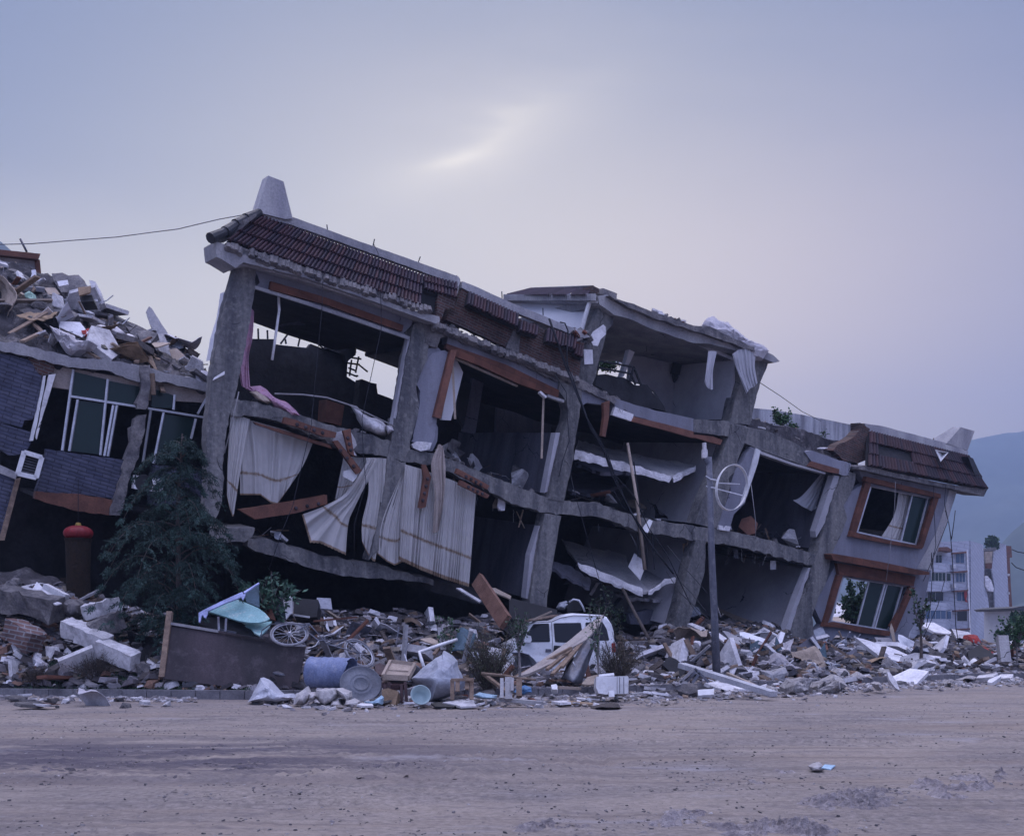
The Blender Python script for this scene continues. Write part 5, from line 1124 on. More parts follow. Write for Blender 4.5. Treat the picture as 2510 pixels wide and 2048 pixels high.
for a, b in zip(rv, rv[1:]):
    for i in range(len(order)):
        p, q = order[i], order[(i+1) % len(order)]
        try: bm.faces.new((a[p], a[q], b[q], b[p]))
        except Exception: pass
for r in (rv[0], rv[-1]):
    for pl in (lowp, upp):
        f = bm.faces.new([r[p] for p in pl]); bmesh.ops.triangulate(bm, faces=[f])
body = obj('body', bm, M['vanpaint'], van)
def vpanel(name, pts, m, off=.012, th=.012, parent=None, y0=0.0):
    bm = new(); q = []
    pts = pp('S '+pts); n = len(pts)
    for i in range(n): # rounded corners
        a, b, c = pts[i-1], pts[i], pts[(i+1) % n]
        for t in (.14, .04): q.append((lerp(b[0], a[0], t), lerp(b[1], a[1], t)))
        for t in (.04, .14): q.append((lerp(b[0], c[0], t), lerp(b[1], c[1], t)))
    def yy(z): return .16*max(0, (478-z)/260)-off+y0
    f = [VP(x, z, yy(z)) for x, z in q]; add_prism(bm, f, V((0, th, 0))); return obj(name, bm, m, parent or van)
for pts in ('1168 472 1176 400 1238 312 1372 308 1378 470', '1420 472 1412 306 1650 302 1662 400 1640 440 1560 476', '1694 440 1690 300 1840 296 1875 360 1893 455 1720 462'):
    sl_ = vpanel('window_seal', pts, M['black'], .010)
    c = pp('S '+pts); mx_ = sum(p[0] for p in c)/len(c); mz_ = sum(p[1] for p in c)/len(c)
    vpanel('window', ' '.join('%.1f %.1f' % (mx_+(x-mx_)*.95, mz_+(z-mz_)*.93) for x, z in c), M['vanglass'], .018)
vpanel('windscreen', '1088 440 1120 408 1160 370 1192 330 1168 400 1150 455', M['vanglass'], .01)
vpanel('air_intake', '1402 565 1410 500 1480 505 1470 560', M['black'])
vpanel('door_handle', '1335 558 1338 530 1385 532 1385 558', M['steel'], .03, .03)
vpanel('side_trim', '1105 640 1108 595 1540 600 1540 645', M['vanpaint'], .03, .03)
vpanel('headlight', '918 615 930 570 958 565 955 610', M['alu'], .02, .02)
vpanel('side_marker', '1055 588 1055 575 1085 575 1085 588', M['redwood'], .02, .02)
vpanel('tail_light', '1915 560 1912 480 1945 478 1948 560', M['red'], .015, .02)
vpanel('bumper', '905 735 905 660 960 655 975 725', M['vanpaint'], .06, .3)
bm = new(); pts = [(1395,300),(1398,470),(1392,600),(1394,740)]; add_tube(bm, [VP(x, z, .16*max(0, (478-z)/260)-.004) for x, z in pts], .006, 4); obj('door_seam', bm, M['black'], van)
bm = new(); pts = [(1100,480),(1092,600),(1112,665),(1150,738)]; add_tube(bm, [VP(x, z, -.004) for x, z in pts], .006, 4); obj('door_seam', bm, M['black'], van)
bm = new(); pts = [(1190,308),(1400,296),(1480,262),(1590,244),(1830,250)]; add_tube(bm, [VP(x, z-4, .13) for x, z in pts], .010, 4); obj('roof_gutter', bm, M['steel'], van)
bm = new(); add_hull(bm, [VP(x, z, y) for x, z in ((1140,415),(1145,470),(1200,475),(1212,455),(1205,418),(1170,410)) for y in (-.16, -.06)]); obj('mirror', bm, M['vanpaint'], van)
bm = new(); add_tube(bm, [VP(1880, 255, .05), VP(1915, 310, .0), VP(1935, 380, -.03), VP(1945, 470, -.02)], .02, 6); obj('rear_pillar_strip', bm, M['black'], van)
for wx in (1055, 1760):
    c = VP(wx, 742, .06); m4 = Matrix.Translation(c) @ Matrix.Rotation(math.pi/2, 4, 'X'); r0 = .235
    wh = thing('wheel', None, None, c-van.location); wh.parent = van
    bm = new(); add_lathe(bm, [(.60*r0, .06), (.9*r0, .07), (r0, .04), (r0, -.10), (.6*r0, -.12)], 28, m4); obj('tyre', bm, M['rubber'], wh, smooth=True)
    bm = new(); add_lathe(bm, [(0, .03), (.25*r0, .045), (.3*r0, .02), (.55*r0, .0), (.6*r0, .06), (.62*r0, .055)], 24, m4)
    for k in range(5):
        a = k*1.2566; add_bar(bm, c+V((math.cos(a)*.05, -.03, math.sin(a)*.05)), c+V((math.cos(a)*.14, -.045, math.sin(a)*.14)), .035, .02)
    obj('rim', bm, M['alu'], wh)
# ---------------------------------------------------------------- lamp pole with white hoop
PD = surfD(1752, 1640, .0); PD = 22.2
pl = thing('lamp_pole', 'weathered grey steel pole with pale cap and a white hoop, before the open bays', 'pole', P(1755, 1640, PD))
bm = new(); add_tube(bm, [P(1738, 1120, PD), P(1744, 1350, PD), P(1752, 1530, PD), P(1757, 1660, PD)], .062, 12, r1=.088); obj('pole', bm, M['pole'], pl, smooth=True)
bm = new(); add_tube(bm, [P(1727, 1123, PD), P(1727, 1102, PD)], .065, 12); add_tube(bm, [P(1727, 1103, PD), P(1726, 1085, PD)], .045, 12); obj('pole_cap', bm, M['slabw'], pl)
bm = new(); add_tube(bm, [P(1737, 1135, PD), P(1730, 1122, PD)], .07, 10); obj('pole_neck', bm, M['pole'], pl)
hc = pp('F 1965 450')[0]; ring = []
for k in range(41):
    a = k/40*6.283; ring.append(P(hc[0]+37*math.cos(a)+5*math.sin(a), hc[1]-55*math.sin(a), PD-.1+.30*math.cos(a)))
bm = new()
for a, b in zip(ring, ring[1:]): add_bar(bm, a, b+(b-a)*.05, .10, .02)
bm.free(); bm = new(); inn = []; ax = V((.45, -.85, .15)).normalized()*.07
o_ = [bm.verts.new(p) for p in ring[:-1]]; i_ = [bm.verts.new(p+ax) for p in ring[:-1]]; cc_ = sum(ring[:-1], V((0,0,0)))/40
o2 = [bm.verts.new(p+(p-cc_).normalized()*.012) for p in ring[:-1]]; i2 = [bm.verts.new(p+ax+(p-cc_).normalized()*.012) for p in ring[:-1]]
for k in range(40):
    j = (k+1) % 40
    for A_, B_ in ((o_, i_), (i_, i2), (i2, o2), (o2, o_)): bm.faces.new((A_[k], A_[j], B_[j], B_[k]))
obj('hoop', bm, M['white'], pl)
for s in ('F 1850 410 2040 420', 'F 1830 452 2060 512'):
    a, b = pp(s); bm = new(); add_tube(bm, [P(*a, PD-.1), P(*b, PD-.1)], .012, 6); obj('hoop_strut', bm, M['alu'], pl)
bm = new(); a, b, c, d = pp('F 1765 355 1800 380 1860 390 1765 440'); add_tube(bm, [P(*a, PD), P(*b, PD-.1), P(*c, PD-.1)], .02, 6); add_tube(bm, [P(*d, PD), P(*pp('F 1850 455')[0], PD-.1)], .022, 6); obj('bracket', bm, M['alu'], pl)
bm = new(); add_tube(bm, [P(1744, 1130, PD+.1), P(1748, 1250, PD+.13), P(1749, 1400, PD+.14), P(1756, 1480, PD+.1), P(1767, 1512, PD+.05), P(1772, 1504, PD)], .014, 5); obj('pole_cable', bm, M['palewire'], pl)
# ---------------------------------------------------------------- foreground wreckage, left heap
bar('concrete_beam', 'big dark broken beam with ragged side at the top of the left heap', 'beam', 'B 20 1090', 'B 375 1175', .42, .5, 'chunk', rough=.05, roll=.2, Da=22.4, Db=21.9)
lay('plaster_slab', 'white plaster face lying on the big dark broken beam', 'slab', 'B 108 1045 260 1082 412 1132 372 1142 240 1090', 'plaster', .5, .03, D=21.7)
lay('plaster_slab', 'pointed white plaster piece standing behind the big dark beam', 'slab', 'B 208 1052 245 990 318 1060 372 1090 300 1095', 'plaster', .4, .05, D=22.6)
bar('plaster_pipe', 'white round pole end lying over the left heap', 'pipe', 'B 300 1020', 'B 445 1095', .13, .12, 'plaster', Da=22.5, Db=22.3)
heap('stone', 'big rounded concrete lump at the top left of the left heap', 'stone', 'B 0 1040 40 985 90 960 130 965 155 1010 150 1045 90 1060 0 1075', 'chunk', D=22.8, depth=.7)
heap('concrete_chunk', 'dark cube shaped concrete block right of the big dark beam', 'concrete chunk', 'B 405 1130 450 1100 510 1105 545 1140 540 1210 480 1235 420 1200', 'chunk', D=21.9, depth=.5, crumple=.05)
bar('concrete_beam', 'pale pinkish beam lying below the cedar on the left heap', 'beam', 'B 550 1195', 'B 795 1140', .28, .3, 'slabw', rough=.03, Da=21.9, Db=22.2)
bar('concrete_beam', 'dark square block pointing up right on the left heap', 'beam', 'B 600 1335', 'B 800 1240', .35, .38, 'chunk', rough=.03, Da=21.4, Db=21.8)
lay('plaster_slab', 'small white triangle standing below the cedar trunk', 'slab', 'B 862 1215 885 1175 918 1216', 'plaster', .2, .04)
for i, (a, b) in enumerate((('B 440 1290', 'B 555 1330'), ('B 530 1330', 'B 715 1410'), ('B 660 1420', 'B 900 1520'))):
    bar('parapet_block', ('upper', 'middle', 'lowest')[i]+' piece of the broken parapet row with white top', 'parapet piece', a, b, .30, .34, 'slabw', Da=21.6-i*.25, Db=21.4-i*.25, rough=.015, group='pieces of one broken white topped parapet', roll=.3)
bar('brick_chunk', 'layered brick chunk tilted at the left end of the heap', 'brick chunk', 'B 80 1300', 'B 240 1400', .4, .42, 'brickc', rough=.03, Da=21.6, Db=21.3)
bar('brick_chunk', 'small pale topped brick chunk beside the layered one', 'brick chunk', 'B 200 1290', 'B 305 1300', .3, .3, 'brickc', rough=.03)
bar('brick_chunk', 'dark brick mass at the left picture edge below the beam', 'brick chunk', 'B -60 1200', 'B 140 1200', .4, .45, 'brickc', rough=.05)
lay('plaster_slab', 'white kite shaped plaster piece standing low in the left heap', 'slab', 'B 412 1478 440 1418 540 1522 515 1530', 'plaster', .3, .05)
lay('plaster_slab', 'grey plate leaning on the white kite shaped piece', 'slab', 'B 360 1500 385 1445 425 1450 395 1500', 'slabw', .2, .05)
heap('concrete_chunk', 'lumpy grey concrete piece above the white kite shaped plaster', 'concrete chunk', 'B 285 1420 340 1400 400 1410 425 1445 360 1465 300 1455', 'chunk', depth=.4)
heap('concrete_chunk', 'large grey lump left of the parapet pieces', 'concrete chunk', 'B 300 1340 350 1310 430 1320 460 1360 400 1410 320 1400', 'chunk', depth=.5)
heap('plaster_lump', 'white plaster lump with dark hollows low at the left', 'plaster lump', 'B 190 1480 240 1450 305 1470 320 1560 250 1590 185 1590 200 1530', 'slabw', depth=.4, crumple=.12)
heap('plaster_lump', 'dirty white fringe of plaster and roots at the left edge', 'plaster lump', 'B -40 1500 60 1480 150 1490 190 1520 180 1560 60 1560 -40 1550', 'cloth', depth=.4, crumple=.14)
bar('plank', 'white board lying flat by the grass at the left edge', 'plank', 'B -40 1570', 'B 195 1602', .14, .04, 'white')
bar('concrete_beam', 'grey slab edge lying above the white plaster lump', 'beam', 'B -60 1470', 'B 230 1440', .2, .2, 'lightc', rough=.02)
for i, (a, b) in enumerate((('B 705 1532', 'B 1000 1512'), ('B 710 1548', 'B 1000 1535'), ('B 700 1575', 'B 1000 1563'))): bar('metal_rail', ('upper', 'middle', 'lower')[i]+' of three thin metal rails lying left of the rusty panel', 'rail', a, b, .05, .05, 'steel', group='rails beside the rusty panel')
lay('white_tag', 'small white tag beside the ends of the rails', 'tag', 'B 1030 1522 1055 1520 1055 1558 1032 1558', 'white', .05, .03)
bar('plank', 'thin board lying in the grass in front of the rails', 'plank', 'B 740 1640', 'B 930 1632', .06, .03, 'lightc')
bar('post', 'pale wooden post leaning at the left end of the rusty panel', 'post', 'B 1130 1190', 'B 1078 1625', .11, .09, 'wood', Da=20.9, Db=20.5)
# rusty panel
rp = lay('metal_hoarding', 'big rusty brown steel panel leaning on the kerb beside the grass', 'panel', 'H 110 420 520 490 840 545 1230 602 1200 760 1150 1012 1000 975 760 958 60 872', 'rust', .5, .03, D=20.35)
bm = new(); add_bar(bm, P(*pp('H 112 420')[0], 20.82), P(*pp('H 520 488')[0], 20.76), .05, .05); obj('top_rail', bm, M['lightc'], rp)
bm = new(); add_bar(bm, P(*pp('H 1140 600')[0], 20.6), P(*pp('H 1230 603')[0], 20.6), .04, .04); obj('top_rail', bm, M['lightc'], rp)
bm = new(); add_bar(bm, P(*pp('H 520 490')[0], 20.74), P(*pp('H 1140 598')[0], 20.62), .05, .03); obj('folded_edge', bm, M['rust'], rp)
heap('dent', 'torn dent with curled lips in the rusty steel panel', 'dent', 'H 955 822 1000 808 1050 830 1060 850 1020 858 960 840', 'steel', D=20.2, depth=.08, crumple=.02)
# aqua canopy etc.
aq = thing('street_stall', 'crushed stall with chipped aqua top and lilac scalloped edge behind the rusty panel', 'stall', S(520, 1540))
def sub(name, pts, m, D, tilt, th, parent, rough=0):
    return lay(name, None, None, pts, m, tilt, th, D=D, parent=parent, rough=rough) if False else _sub(name, pts, m, D, tilt, th, parent, rough)
def _sub(name, pts, m, D, tilt, th, parent, rough):
    q = pp(pts); ymin = min(p[1] for p in q); ymax = max(p[1] for p in q)
    if rough: q = rough2(q, rough, 12, int(q[0][0]))
    f = [P(x, y, D+tilt*(ymax-y)/(ymax-ymin+.01)) for x, y in q]; bm = new(); add_prism(bm, f, away_normal(f)*th); return obj(name, bm, M[m], parent)
sub('canopy', 'H 428 322 560 262 665 224 760 262 840 296 900 340 935 382 905 402 845 416 760 414 680 400 560 362', 'aqua', 21.1, .7, .03, aq)
sub('canopy', 'H 680 420 800 422 950 405 930 450 880 500 850 520 810 500 780 460', 'aqua', 21.0, .6, .03, aq)
sub('scalloped_edge', 'H 355 335 420 300 560 232 710 165 722 185 738 182 730 205 715 232 700 205 685 215 560 262 430 322 428 345 412 378 398 372 392 350 378 362 368 412 356 412', 'lilac', 20.95, .5, .03, aq)
sub('edge_rail', 'H 720 165 845 88 850 94 730 175', 'lilac', 21.2, .3, .03, aq)
sub('side_panel', 'H 725 180 845 100 850 290 745 250', 'bluepanel', 21.7, .3, .05, aq)
sub('frame_box', 'H 360 370 560 372 690 410 800 470 850 540 520 488 355 430', 'black', 21.3, .2, .5, aq)
for a, b in (('H 515 370', 'H 520 480'), ('H 580 385', 'H 575 490'), ('H 520 470', 'H 660 500')):
    bm = new(); add_bar(bm, P(*pp(a)[0], 21.2), P(*pp(b)[0], 21.1), .04, .04); obj('frame_bar', bm, M['steel'], aq)
lay('board', 'reddish brown board standing behind the leafy bush', 'board', 'H 862 215 920 220 985 400 930 380 860 290', 'redwood', .2, .05, D=22.2)
lay('door', 'tall white door panel standing behind the bicycle', 'door', 'H 1040 205 1115 198 1118 340 1095 350 1068 385 1060 330', 'white', .2, .05, D=22.3)
lay('panel', 'dark blue panel leaning against the white door panel', 'panel', 'H 975 240 1040 210 1060 330 1065 390 1010 350', 'bluepanel', .2, .05, D=22.4)
lay('panel', 'grey square panel high in the dark behind the rubble', 'panel', 'H 1318 212 1432 218 1444 308 1322 300', 'sheet', .2, .05, D=23.6)
lay('shelf', 'dark shelf unit with white edge behind the bicycle', 'shelf', 'H 1130 215 1330 230 1320 370 1250 375 1130 350', 'black', .2, .4, D=23.2)
bar('plank', 'white edge strip below the dark shelf unit', 'plank', 'H 1130 352', 'H 1260 372', .05, .04, 'white', Da=22.9, Db=22.9)
lay('box', 'white cardboard box with open flap behind the bicycle', 'box', 'H 1338 430 1400 412 1470 388 1492 478 1400 510 1356 500', 'white', .2, .35)
lay('cardboard', 'tan cardboard flap leaning on the white box', 'cardboard', 'H 1375 558 1480 438 1512 470 1410 602', 'card', .3, .03)
lay('cardboard', 'small tan cardboard piece by the bicycle wheel', 'cardboard', 'H 1300 590 1350 568 1365 600 1320 615', 'card', .3, .03)
bar('plank', 'long thin reddish plank lying level behind the white box', 'plank', 'H 1290 405', 'H 1645 372', .07, .04, 'redwood', Da=22.3, Db=22.6)
bar('plank', 'orange brown plank sloping down right behind the drum lid', 'plank', 'H 1800 590', 'H 1930 640', .10, .04, 'redwood')
bar('plank', 'orange brown plank ending at the wooden tray', 'plank', 'H 1895 640', 'H 2065 750', .12, .05, 'redwood')
bar('plank', 'weathered grey plank at the far end of the bicycle', 'plank', 'H 1250 375', 'H 1290 545', .1, .05, 'lightc')
heap('stone', 'angular grey block on the skyline right of the long reddish plank', 'stone', 'H 1765 450 1800 400 1870 390 1888 475 1830 470', 'chunk', depth=.5, crumple=.03)
heap('stone', 'smaller grey block left of the angular skyline block', 'stone', 'H 1685 450 1700 408 1745 400 1770 450 1730 480', 'chunk', depth=.4, crumple=.03)
heap('stone', 'third grey block on the skyline nearest the dry stem', 'stone', 'H 1920 500 1930 470 1975 462 2000 500 1960 525', 'chunk', depth=.4, crumple=.03)
# bicycle
bk = thing('bicycle', 'old grey bicycle lying on its side across the rusty panel and rubble', 'bicycle', S(840, 1600))
def wheel(c, ex, ey, rad):
    t_ = thing('wheel', None, None, c-bk.location); t_.parent = bk
    pt = lambda a, r: c+ex*(math.cos(a)*r)+ey*(math.sin(a)*r)
    bm = new(); n = 36; k = ex.cross(ey).normalized()
    for j in range(n):
        for q in range(8):
            pass
    rings = [[bm.verts.new(pt(6.283*j/n, rad+.022*math.cos(q*.785))+k*.022*math.sin(q*.785)) for q in range(8)] for j in range(n)]
    for j in range(n):
        for q in range(8): bm.faces.new((rings[j][q], rings[j][(q+1)%8], rings[(j+1)%n][(q+1)%8], rings[(j+1)%n][q]))
    obj('tyre', bm, M['rubbert'], t_, smooth=True); bm = new()
    rings = [[bm.verts.new(pt(6.283*j/n, rad-.035+.012*math.cos(q*1.571))+k*.014*math.sin(q*1.571)) for q in range(4)] for j in range(n)]
    for j in range(n):
        for q in range(4): bm.faces.new((rings[j][q], rings[j][(q+1)%4], rings[(j+1)%n][(q+1)%4], rings[(j+1)%n][q]))
    for j in range(18): add_tube(bm, [pt(j*.349+.15*(-1)**j, .02)+k*.03*(-1)**j, pt(j*.349, rad-.035)], .0035, 3, cap=False)
    add_tube(bm, [c-k*.05, c+k*.05], .022, 8); obj('rim', bm, M['alu'], t_)
c1 = P(*pp('H 1095 510')[0], 20.35); wheel(c1, V((1, .1, -.18)).normalized(), V((.15, .80, .62)).normalized(), .34)
c2 = P(*pp('H 1665 665')[0], 20.9); wheel(c2, V((.65, .05, -.75)).normalized(), V((.45, .85, .3)).normalized(), .33)
bm = new()
for s in ('H 1095 510 1260 430', 'H 1260 430 1400 590', 'H 1400 590 1665 665', 'H 1260 430 1230 480 1330 560', 'H 1330 560 1560 560 1665 665', 'H 1400 590 1560 545', 'H 1180 430 1260 425 1240 470'):
    add_tube(bm, [P(x, y, 20.5) for x, y in pp(s)], .014, 6)
obj('frame', bm, M['steel'], bk)
bm = new(); add_tube(bm, [P(x, y, 20.5) for x, y in pp('H 860 540 870 480 940 430 1060 420 1200 432 1260 470')], .012, 5); obj('mudguard', bm, M['steel'], bk)
# drum and lid
dd = thing('oil_drum', 'dented blue steel oil drum lying on its side with a torn open end', 'drum', V((P(820, 1700, 19.9).x, 19.9, 0)))
a, b = P(*pp('H 1270 820')[0], 20.0), P(*pp('H 1605 830')[0], 19.75); ax = (b-a); Lh = ax.length; m4 = Matrix.Translation(a) @ frame_of(ax).to_4x4() @ Matrix.Rotation(math.pi/2, 4, 'Y')
rD = .29
bm = new(); prof = [(0, .01), (rD*.97, .01), (rD*1.03, .0), (rD*1.03, .03), (rD, .04)]+[(rD*(1+.035*math.exp(-((z-c)/.018)**2)), z) for z in [Lh*(.06+.88*i/40) for i in range(41)] for c in [min((Lh*.33, Lh*.5, Lh*.66), key=lambda q: abs(q-z))]]+[(rD*1.03, Lh*.97), (rD*1.03, Lh), (rD*.98, Lh), (rD*.96, Lh*.96), (rD*.95, .06)]
rg = add_lathe(bm, prof, 40, m4)
for r_ in rg[-5:-2]:
    for j, v in enumerate(r_): v.co += (ax.normalized())*(.03*math.sin(j*1.9)*math.sin(j*.7))
obj('drum_shell', bm, M['drum'], dd, smooth=True)
bm = new(); add_lathe(bm, [(0, .08), (rD*.94, .08)], 30, m4); obj('drum_inside', bm, M['black'], dd)
lc_ = P(*pp('H 1678 915')[0], 19.2); zx = V((.2, -.80, .56)).normalized(); m4 = Matrix.Translation(lc_) @ zx.to_track_quat('Z', 'Y').to_matrix().to_4x4()
bm = new(); add_lathe(bm, [(0, .0), (.12, .0), (.125, .012), (.14, .012), (.145, .0), (.19, .0), (.20, .01), (.21, 0), (.345, .0), (.36, .018), (.375, .02), (.385, .0), (.38, -.03), (.0, -.03)], 48, m4); tag(obj('drum_lid', bm, M['drumlid'], smooth=True), 'round grey green steel lid leaning against the oil drum', 'lid')
heap('plastic_sack', 'white plastic sack slumped at the foot of the rusty panel', 'sack', 'H 755 1062 800 980 830 930 860 868 905 885 935 905 970 945 1030 1005 1110 1000 1135 1030 1080 1055 1000 1072 900 1062', 'sackc', D=18.6, depth=.5, crumple=.06)
gp = 'torn pale plaster sheets on the road edge'
for lb, pts in (('torn pale sheet with peak, nearest the white sack', 'H 1128 1085 1135 1040 1170 985 1240 938 1262 990 1255 1030 1215 1088'), ('small curled pale sheet between the two larger torn sheets', 'H 1255 1040 1250 990 1290 980 1310 1010 1285 1050'), ('broad folded pale sheet below the oil drum', 'H 1305 1020 1312 965 1380 950 1470 955 1480 1000 1440 1060 1380 1090 1330 1060'), ('pale sheet folded upright below the drum lid', 'H 1468 955 1520 950 1592 978 1600 1020 1570 1060 1545 1045 1490 1000'), ('cream bag shaped lump in front of the drum lid', 'H 1545 1090 1555 1050 1620 1035 1665 1060 1650 1100 1590 1105'), ('small crumpled cream piece between folded sheets', 'H 1425 1095 1440 1050 1500 1045 1515 1095 1460 1105')):
    heap('torn_sheet', lb, 'sheet', pts, 'sheetc', D=18.0+R.uniform(-.2, .3), depth=.3, group=gp, crumple=.05)
lay('torn_sheet', 'flat pale sheet lying on the road below the folded sheets', 'sheet', 'H 1278 1100 1400 1085 1520 1095 1510 1118 1350 1115', 'sheetc', .4, .02, D=17.8, group=gp)
lay('torn_sheet', 'flat pointed pale sheet lying right of the cream bag', 'sheet', 'H 1535 1112 1690 1070 1770 1105 1640 1120', 'sheetc', .5, .02, D=17.8, group=gp)
heap('plastic_bag', 'pale blue plastic film at the foot of the drum lid', 'plastic film', 'H 1700 1060 1780 1060 1840 1010 1860 1030 1850 1085 1760 1092', 'aquab', D=17.9, depth=.3, crumple=.06)
# tray, chair, box
tr = thing('wooden_tray', 'pale shallow wooden drawer propped on the brown chair', 'drawer', P(978, 1650, 19.3)); qd = [P(*p, d) for p, d in zip(pp('H 1858 858 1920 738 2118 762 2062 868'), (19.0, 19.5, 19.5, 19.0))]
bm = new(); add_prism(bm, qd, away_normal(qd)*.03); obj('drawer_bottom', bm, M['palewood'], tr)
for a, b in zip(qd, qd[1:]+qd[:1]): bm = new(); add_bar(bm, a, b, .05, .10); obj('drawer_side', bm, M['palewood'], tr)
bm = new(); add_bar(bm, qd[0].lerp(qd[1], .45), qd[3].lerp(qd[2], .45), .02, .04); obj('drawer_divider', bm, M['palewood'], tr)
ch = thing('brown_chair', 'dark brown padded chair under the wooden drawer', 'chair', P(965, 1700, 19.0))
sub('seat', 'H 1845 905 1860 872 1980 868 2045 890 2035 920 1920 925', 'brownpad', 18.9, .5, .10, ch)
for a, b in (('H 1870 920', 'H 1880 1040'), ('H 2008 920', 'H 2012 1080'), ('H 2040 900', 'H 2050 1060'), ('H 1905 900', 'H 1910 1020')):
    bm = new(); add_bar(bm, P(*pp(a)[0], 18.9), P(*pp(b)[0], 18.85), .05, .05); obj('leg', bm, M['brownpad'], ch)
sub('backrest', 'H 1790 760 1830 745 1900 770 1860 850 1800 830', 'brownpad', 19.5, .2, .05, ch)
lay('cardboard_box', 'tan cardboard box with torn hole under the brown chair', 'box', 'H 1848 960 1900 950 1985 975 1960 1085 1850 1080', 'card', .1, .35, D=18.4)
# cone sheet and basin
heap('metal_sheet', 'big crumpled pale grey sheet folded into a cone by the basin', 'sheet', 'I 160 792 230 730 300 670 380 610 440 580 450 550 490 570 530 600 562 640 575 720 610 790 660 815 620 870 560 920 470 960 340 992 330 930 300 880 240 850 190 820', 'sheet', D=18.6, depth=.8, crumple=.09, rings=9, freq=2.2)
bc = P(*pp('I 250 935')[0], 17.6); zx = V((.25, -.9, .38)).normalized(); m4 = Matrix.Translation(bc) @ zx.to_track_quat('Z', 'Y').to_matrix().to_4x4()
bm = new(); add_lathe(bm, [(0, -.10), (.11, -.10), (.155, .04), (.17, .045), (.172, .03), (.16, .025), (.12, -.115), (0, -.115)], 40, m4); tag(obj('basin', bm, M['basin'], smooth=True), 'round pale green plastic basin tipped towards the road', 'basin')
tube('bent_rack', 'bent white pipe frame above the crumpled grey cone', 'pipe', 'I 278 685 258 620 240 560 380 510 470 480 565 450', .035, 'white', [19.6, 19.7, 19.8, 20.1, 20.3, 20.5])
bar('plank', 'upright grey stick behind the white pipe frame', 'plank', 'I 420 350', 'I 450 540', .11, .05, 'lightc', Da=20.8, Db=20.5)
bar('plank', 'orange stick crossing behind the white pipe frame', 'plank', 'I 498 405', 'I 370 580', .08, .04, 'wood', Da=20.9, Db=20.5)
lay('board', 'curved pale board behind the white pipe frame', 'board', 'I 245 442 340 430 420 470 450 500 370 490 290 465', 'palewood', .4, .03, D=20.8)
wt = thing('wooden_table_frame', 'small bare wooden table frame standing on the road edge', 'table frame', P(1140, 1715, 18.0))
for a, b in (('I 520 800', 'I 712 795'), ('I 527 800', 'I 527 975'), ('I 695 795', 'I 695 970'), ('I 575 790', 'I 572 900'), ('I 660 790', 'I 655 880')):
    bm = new(); add_bar(bm, P(*pp(a)[0], 18.0), P(*pp(b)[0], 17.9), .07, .05); obj('frame_bar', bm, M['wood'], wt)
bf = thing('bench_frame', 'grey wooden bench frame with a flat foot plank right of the table frame', 'bench', P(1240, 1718, 18.2))
for a, b, wd in (('I 958 790', 'I 958 960', .06), ('I 1015 780', 'I 1018 970', .12), ('I 1050 790', 'I 1048 900', .05), ('I 940 968', 'I 1310 1000', .14)):
    bm = new(); add_bar(bm, P(*pp(a)[0], 18.2), P(*pp(b)[0], 18.0), wd, .06); obj('frame_bar', bm, M['lightc'], bf)
tube('branch', 'knotty bare branch lying level in front of the van wheel', 'branch', 'I 780 745 900 755 1000 765 1100 785 1180 792 1255 800', .035, 'wood', 19.5, r1=.02)
bar('post', 'tan wooden post standing right of the bench frame', 'post', 'I 1108 800', 'I 1108 945', .10, .07, 'wood', Da=18.8, Db=18.6)
heap('plastic_bag', 'bright blue plastic bag behind the tan post', 'bag', 'I 1060 905 1085 880 1160 850 1215 870 1218 905 1150 930 1090 920', 'bluebag', D=18.8, depth=.3, crumple=.07)
heap('cloth', 'light blue cloth spread right of the table frame', 'cloth', 'I 712 935 760 912 830 925 915 935 910 962 820 968 740 958', 'aquab', D=18.3, depth=.4, crumple=.06)
lay('board', 'flat pale board lying in front of the cone shaped sheet', 'board', 'I 440 995 560 975 700 978 740 1025 600 1030 560 1015', 'slabw', .6, .03, D=17.4)
lay('board', 'dark topped board under the flat pale board', 'board', 'I 340 1000 440 990 560 1020 540 1035 380 1030', 'black', .5, .03, D=17.45)
lay('cardboard', 'long flat cardboard strip lying on the road before the van', 'cardboard', 'I 1370 985 1560 980 1750 998 1745 1010 1500 1005', 'card', .5, .02, D=18.2)
bar('plank', 'flat pale plank by the kerb in front of the leaning panel', 'plank', 'I 1450 865', 'I 1640 875', .14, .05, 'palewood', Da=19.8, Db=19.9)
lay('foam_block', 'small white foam block by the kerb', 'foam block', 'I 1385 842 1432 835 1447 862 1440 882 1395 880', 'white', .1, .12, D=19.9)
lay('board', 'pale board leaning behind the small white refrigerator', 'board', 'I 1650 835 1700 775 1800 750 1790 825 1720 840', 'palewood', .4, .03, D=20.6)
# fridge
fr = thing('refrigerator', 'small white refrigerator lying on its back by the road edge', 'refrigerator', P(1501, 1700, 19.2))
sub('cabinet', 'I 1780 770 1960 768 1958 922 1860 925 1800 915 1775 860', 'white', 19.2, .05, .5, fr); sub('freezer_door', 'I 1963 768 2052 765 2060 780 2058 918 1963 922', 'white', 19.2, .05, .5, fr)
for a, b in (('I 2018 775', 'I 2018 918'), ('I 1982 775', 'I 1982 918')): bm = new(); add_bar(bm, P(*pp(a)[0], 19.17), P(*pp(b)[0], 19.17), .012, .012); obj('door_groove', bm, M['steel'], fr)
sub('cover_strip', 'I 1800 752 1932 738 1936 756 1805 770', 'white', 19.3, .05, .1, fr)
lay('white_carton', 'small white carton before the white refrigerator', 'carton', 'I 1888 892 1935 890 1938 945 1892 948', 'white', .05, .12, D=18.7)
heap('earth_pile', 'small dark pile of earth on the road before the refrigerator', 'earth pile', 'I 1735 1042 1790 1025 1850 1010 1940 1000 1975 1012 1998 1045 1860 1050', 'earth', D=17.35, depth=.5, crumple=.05)
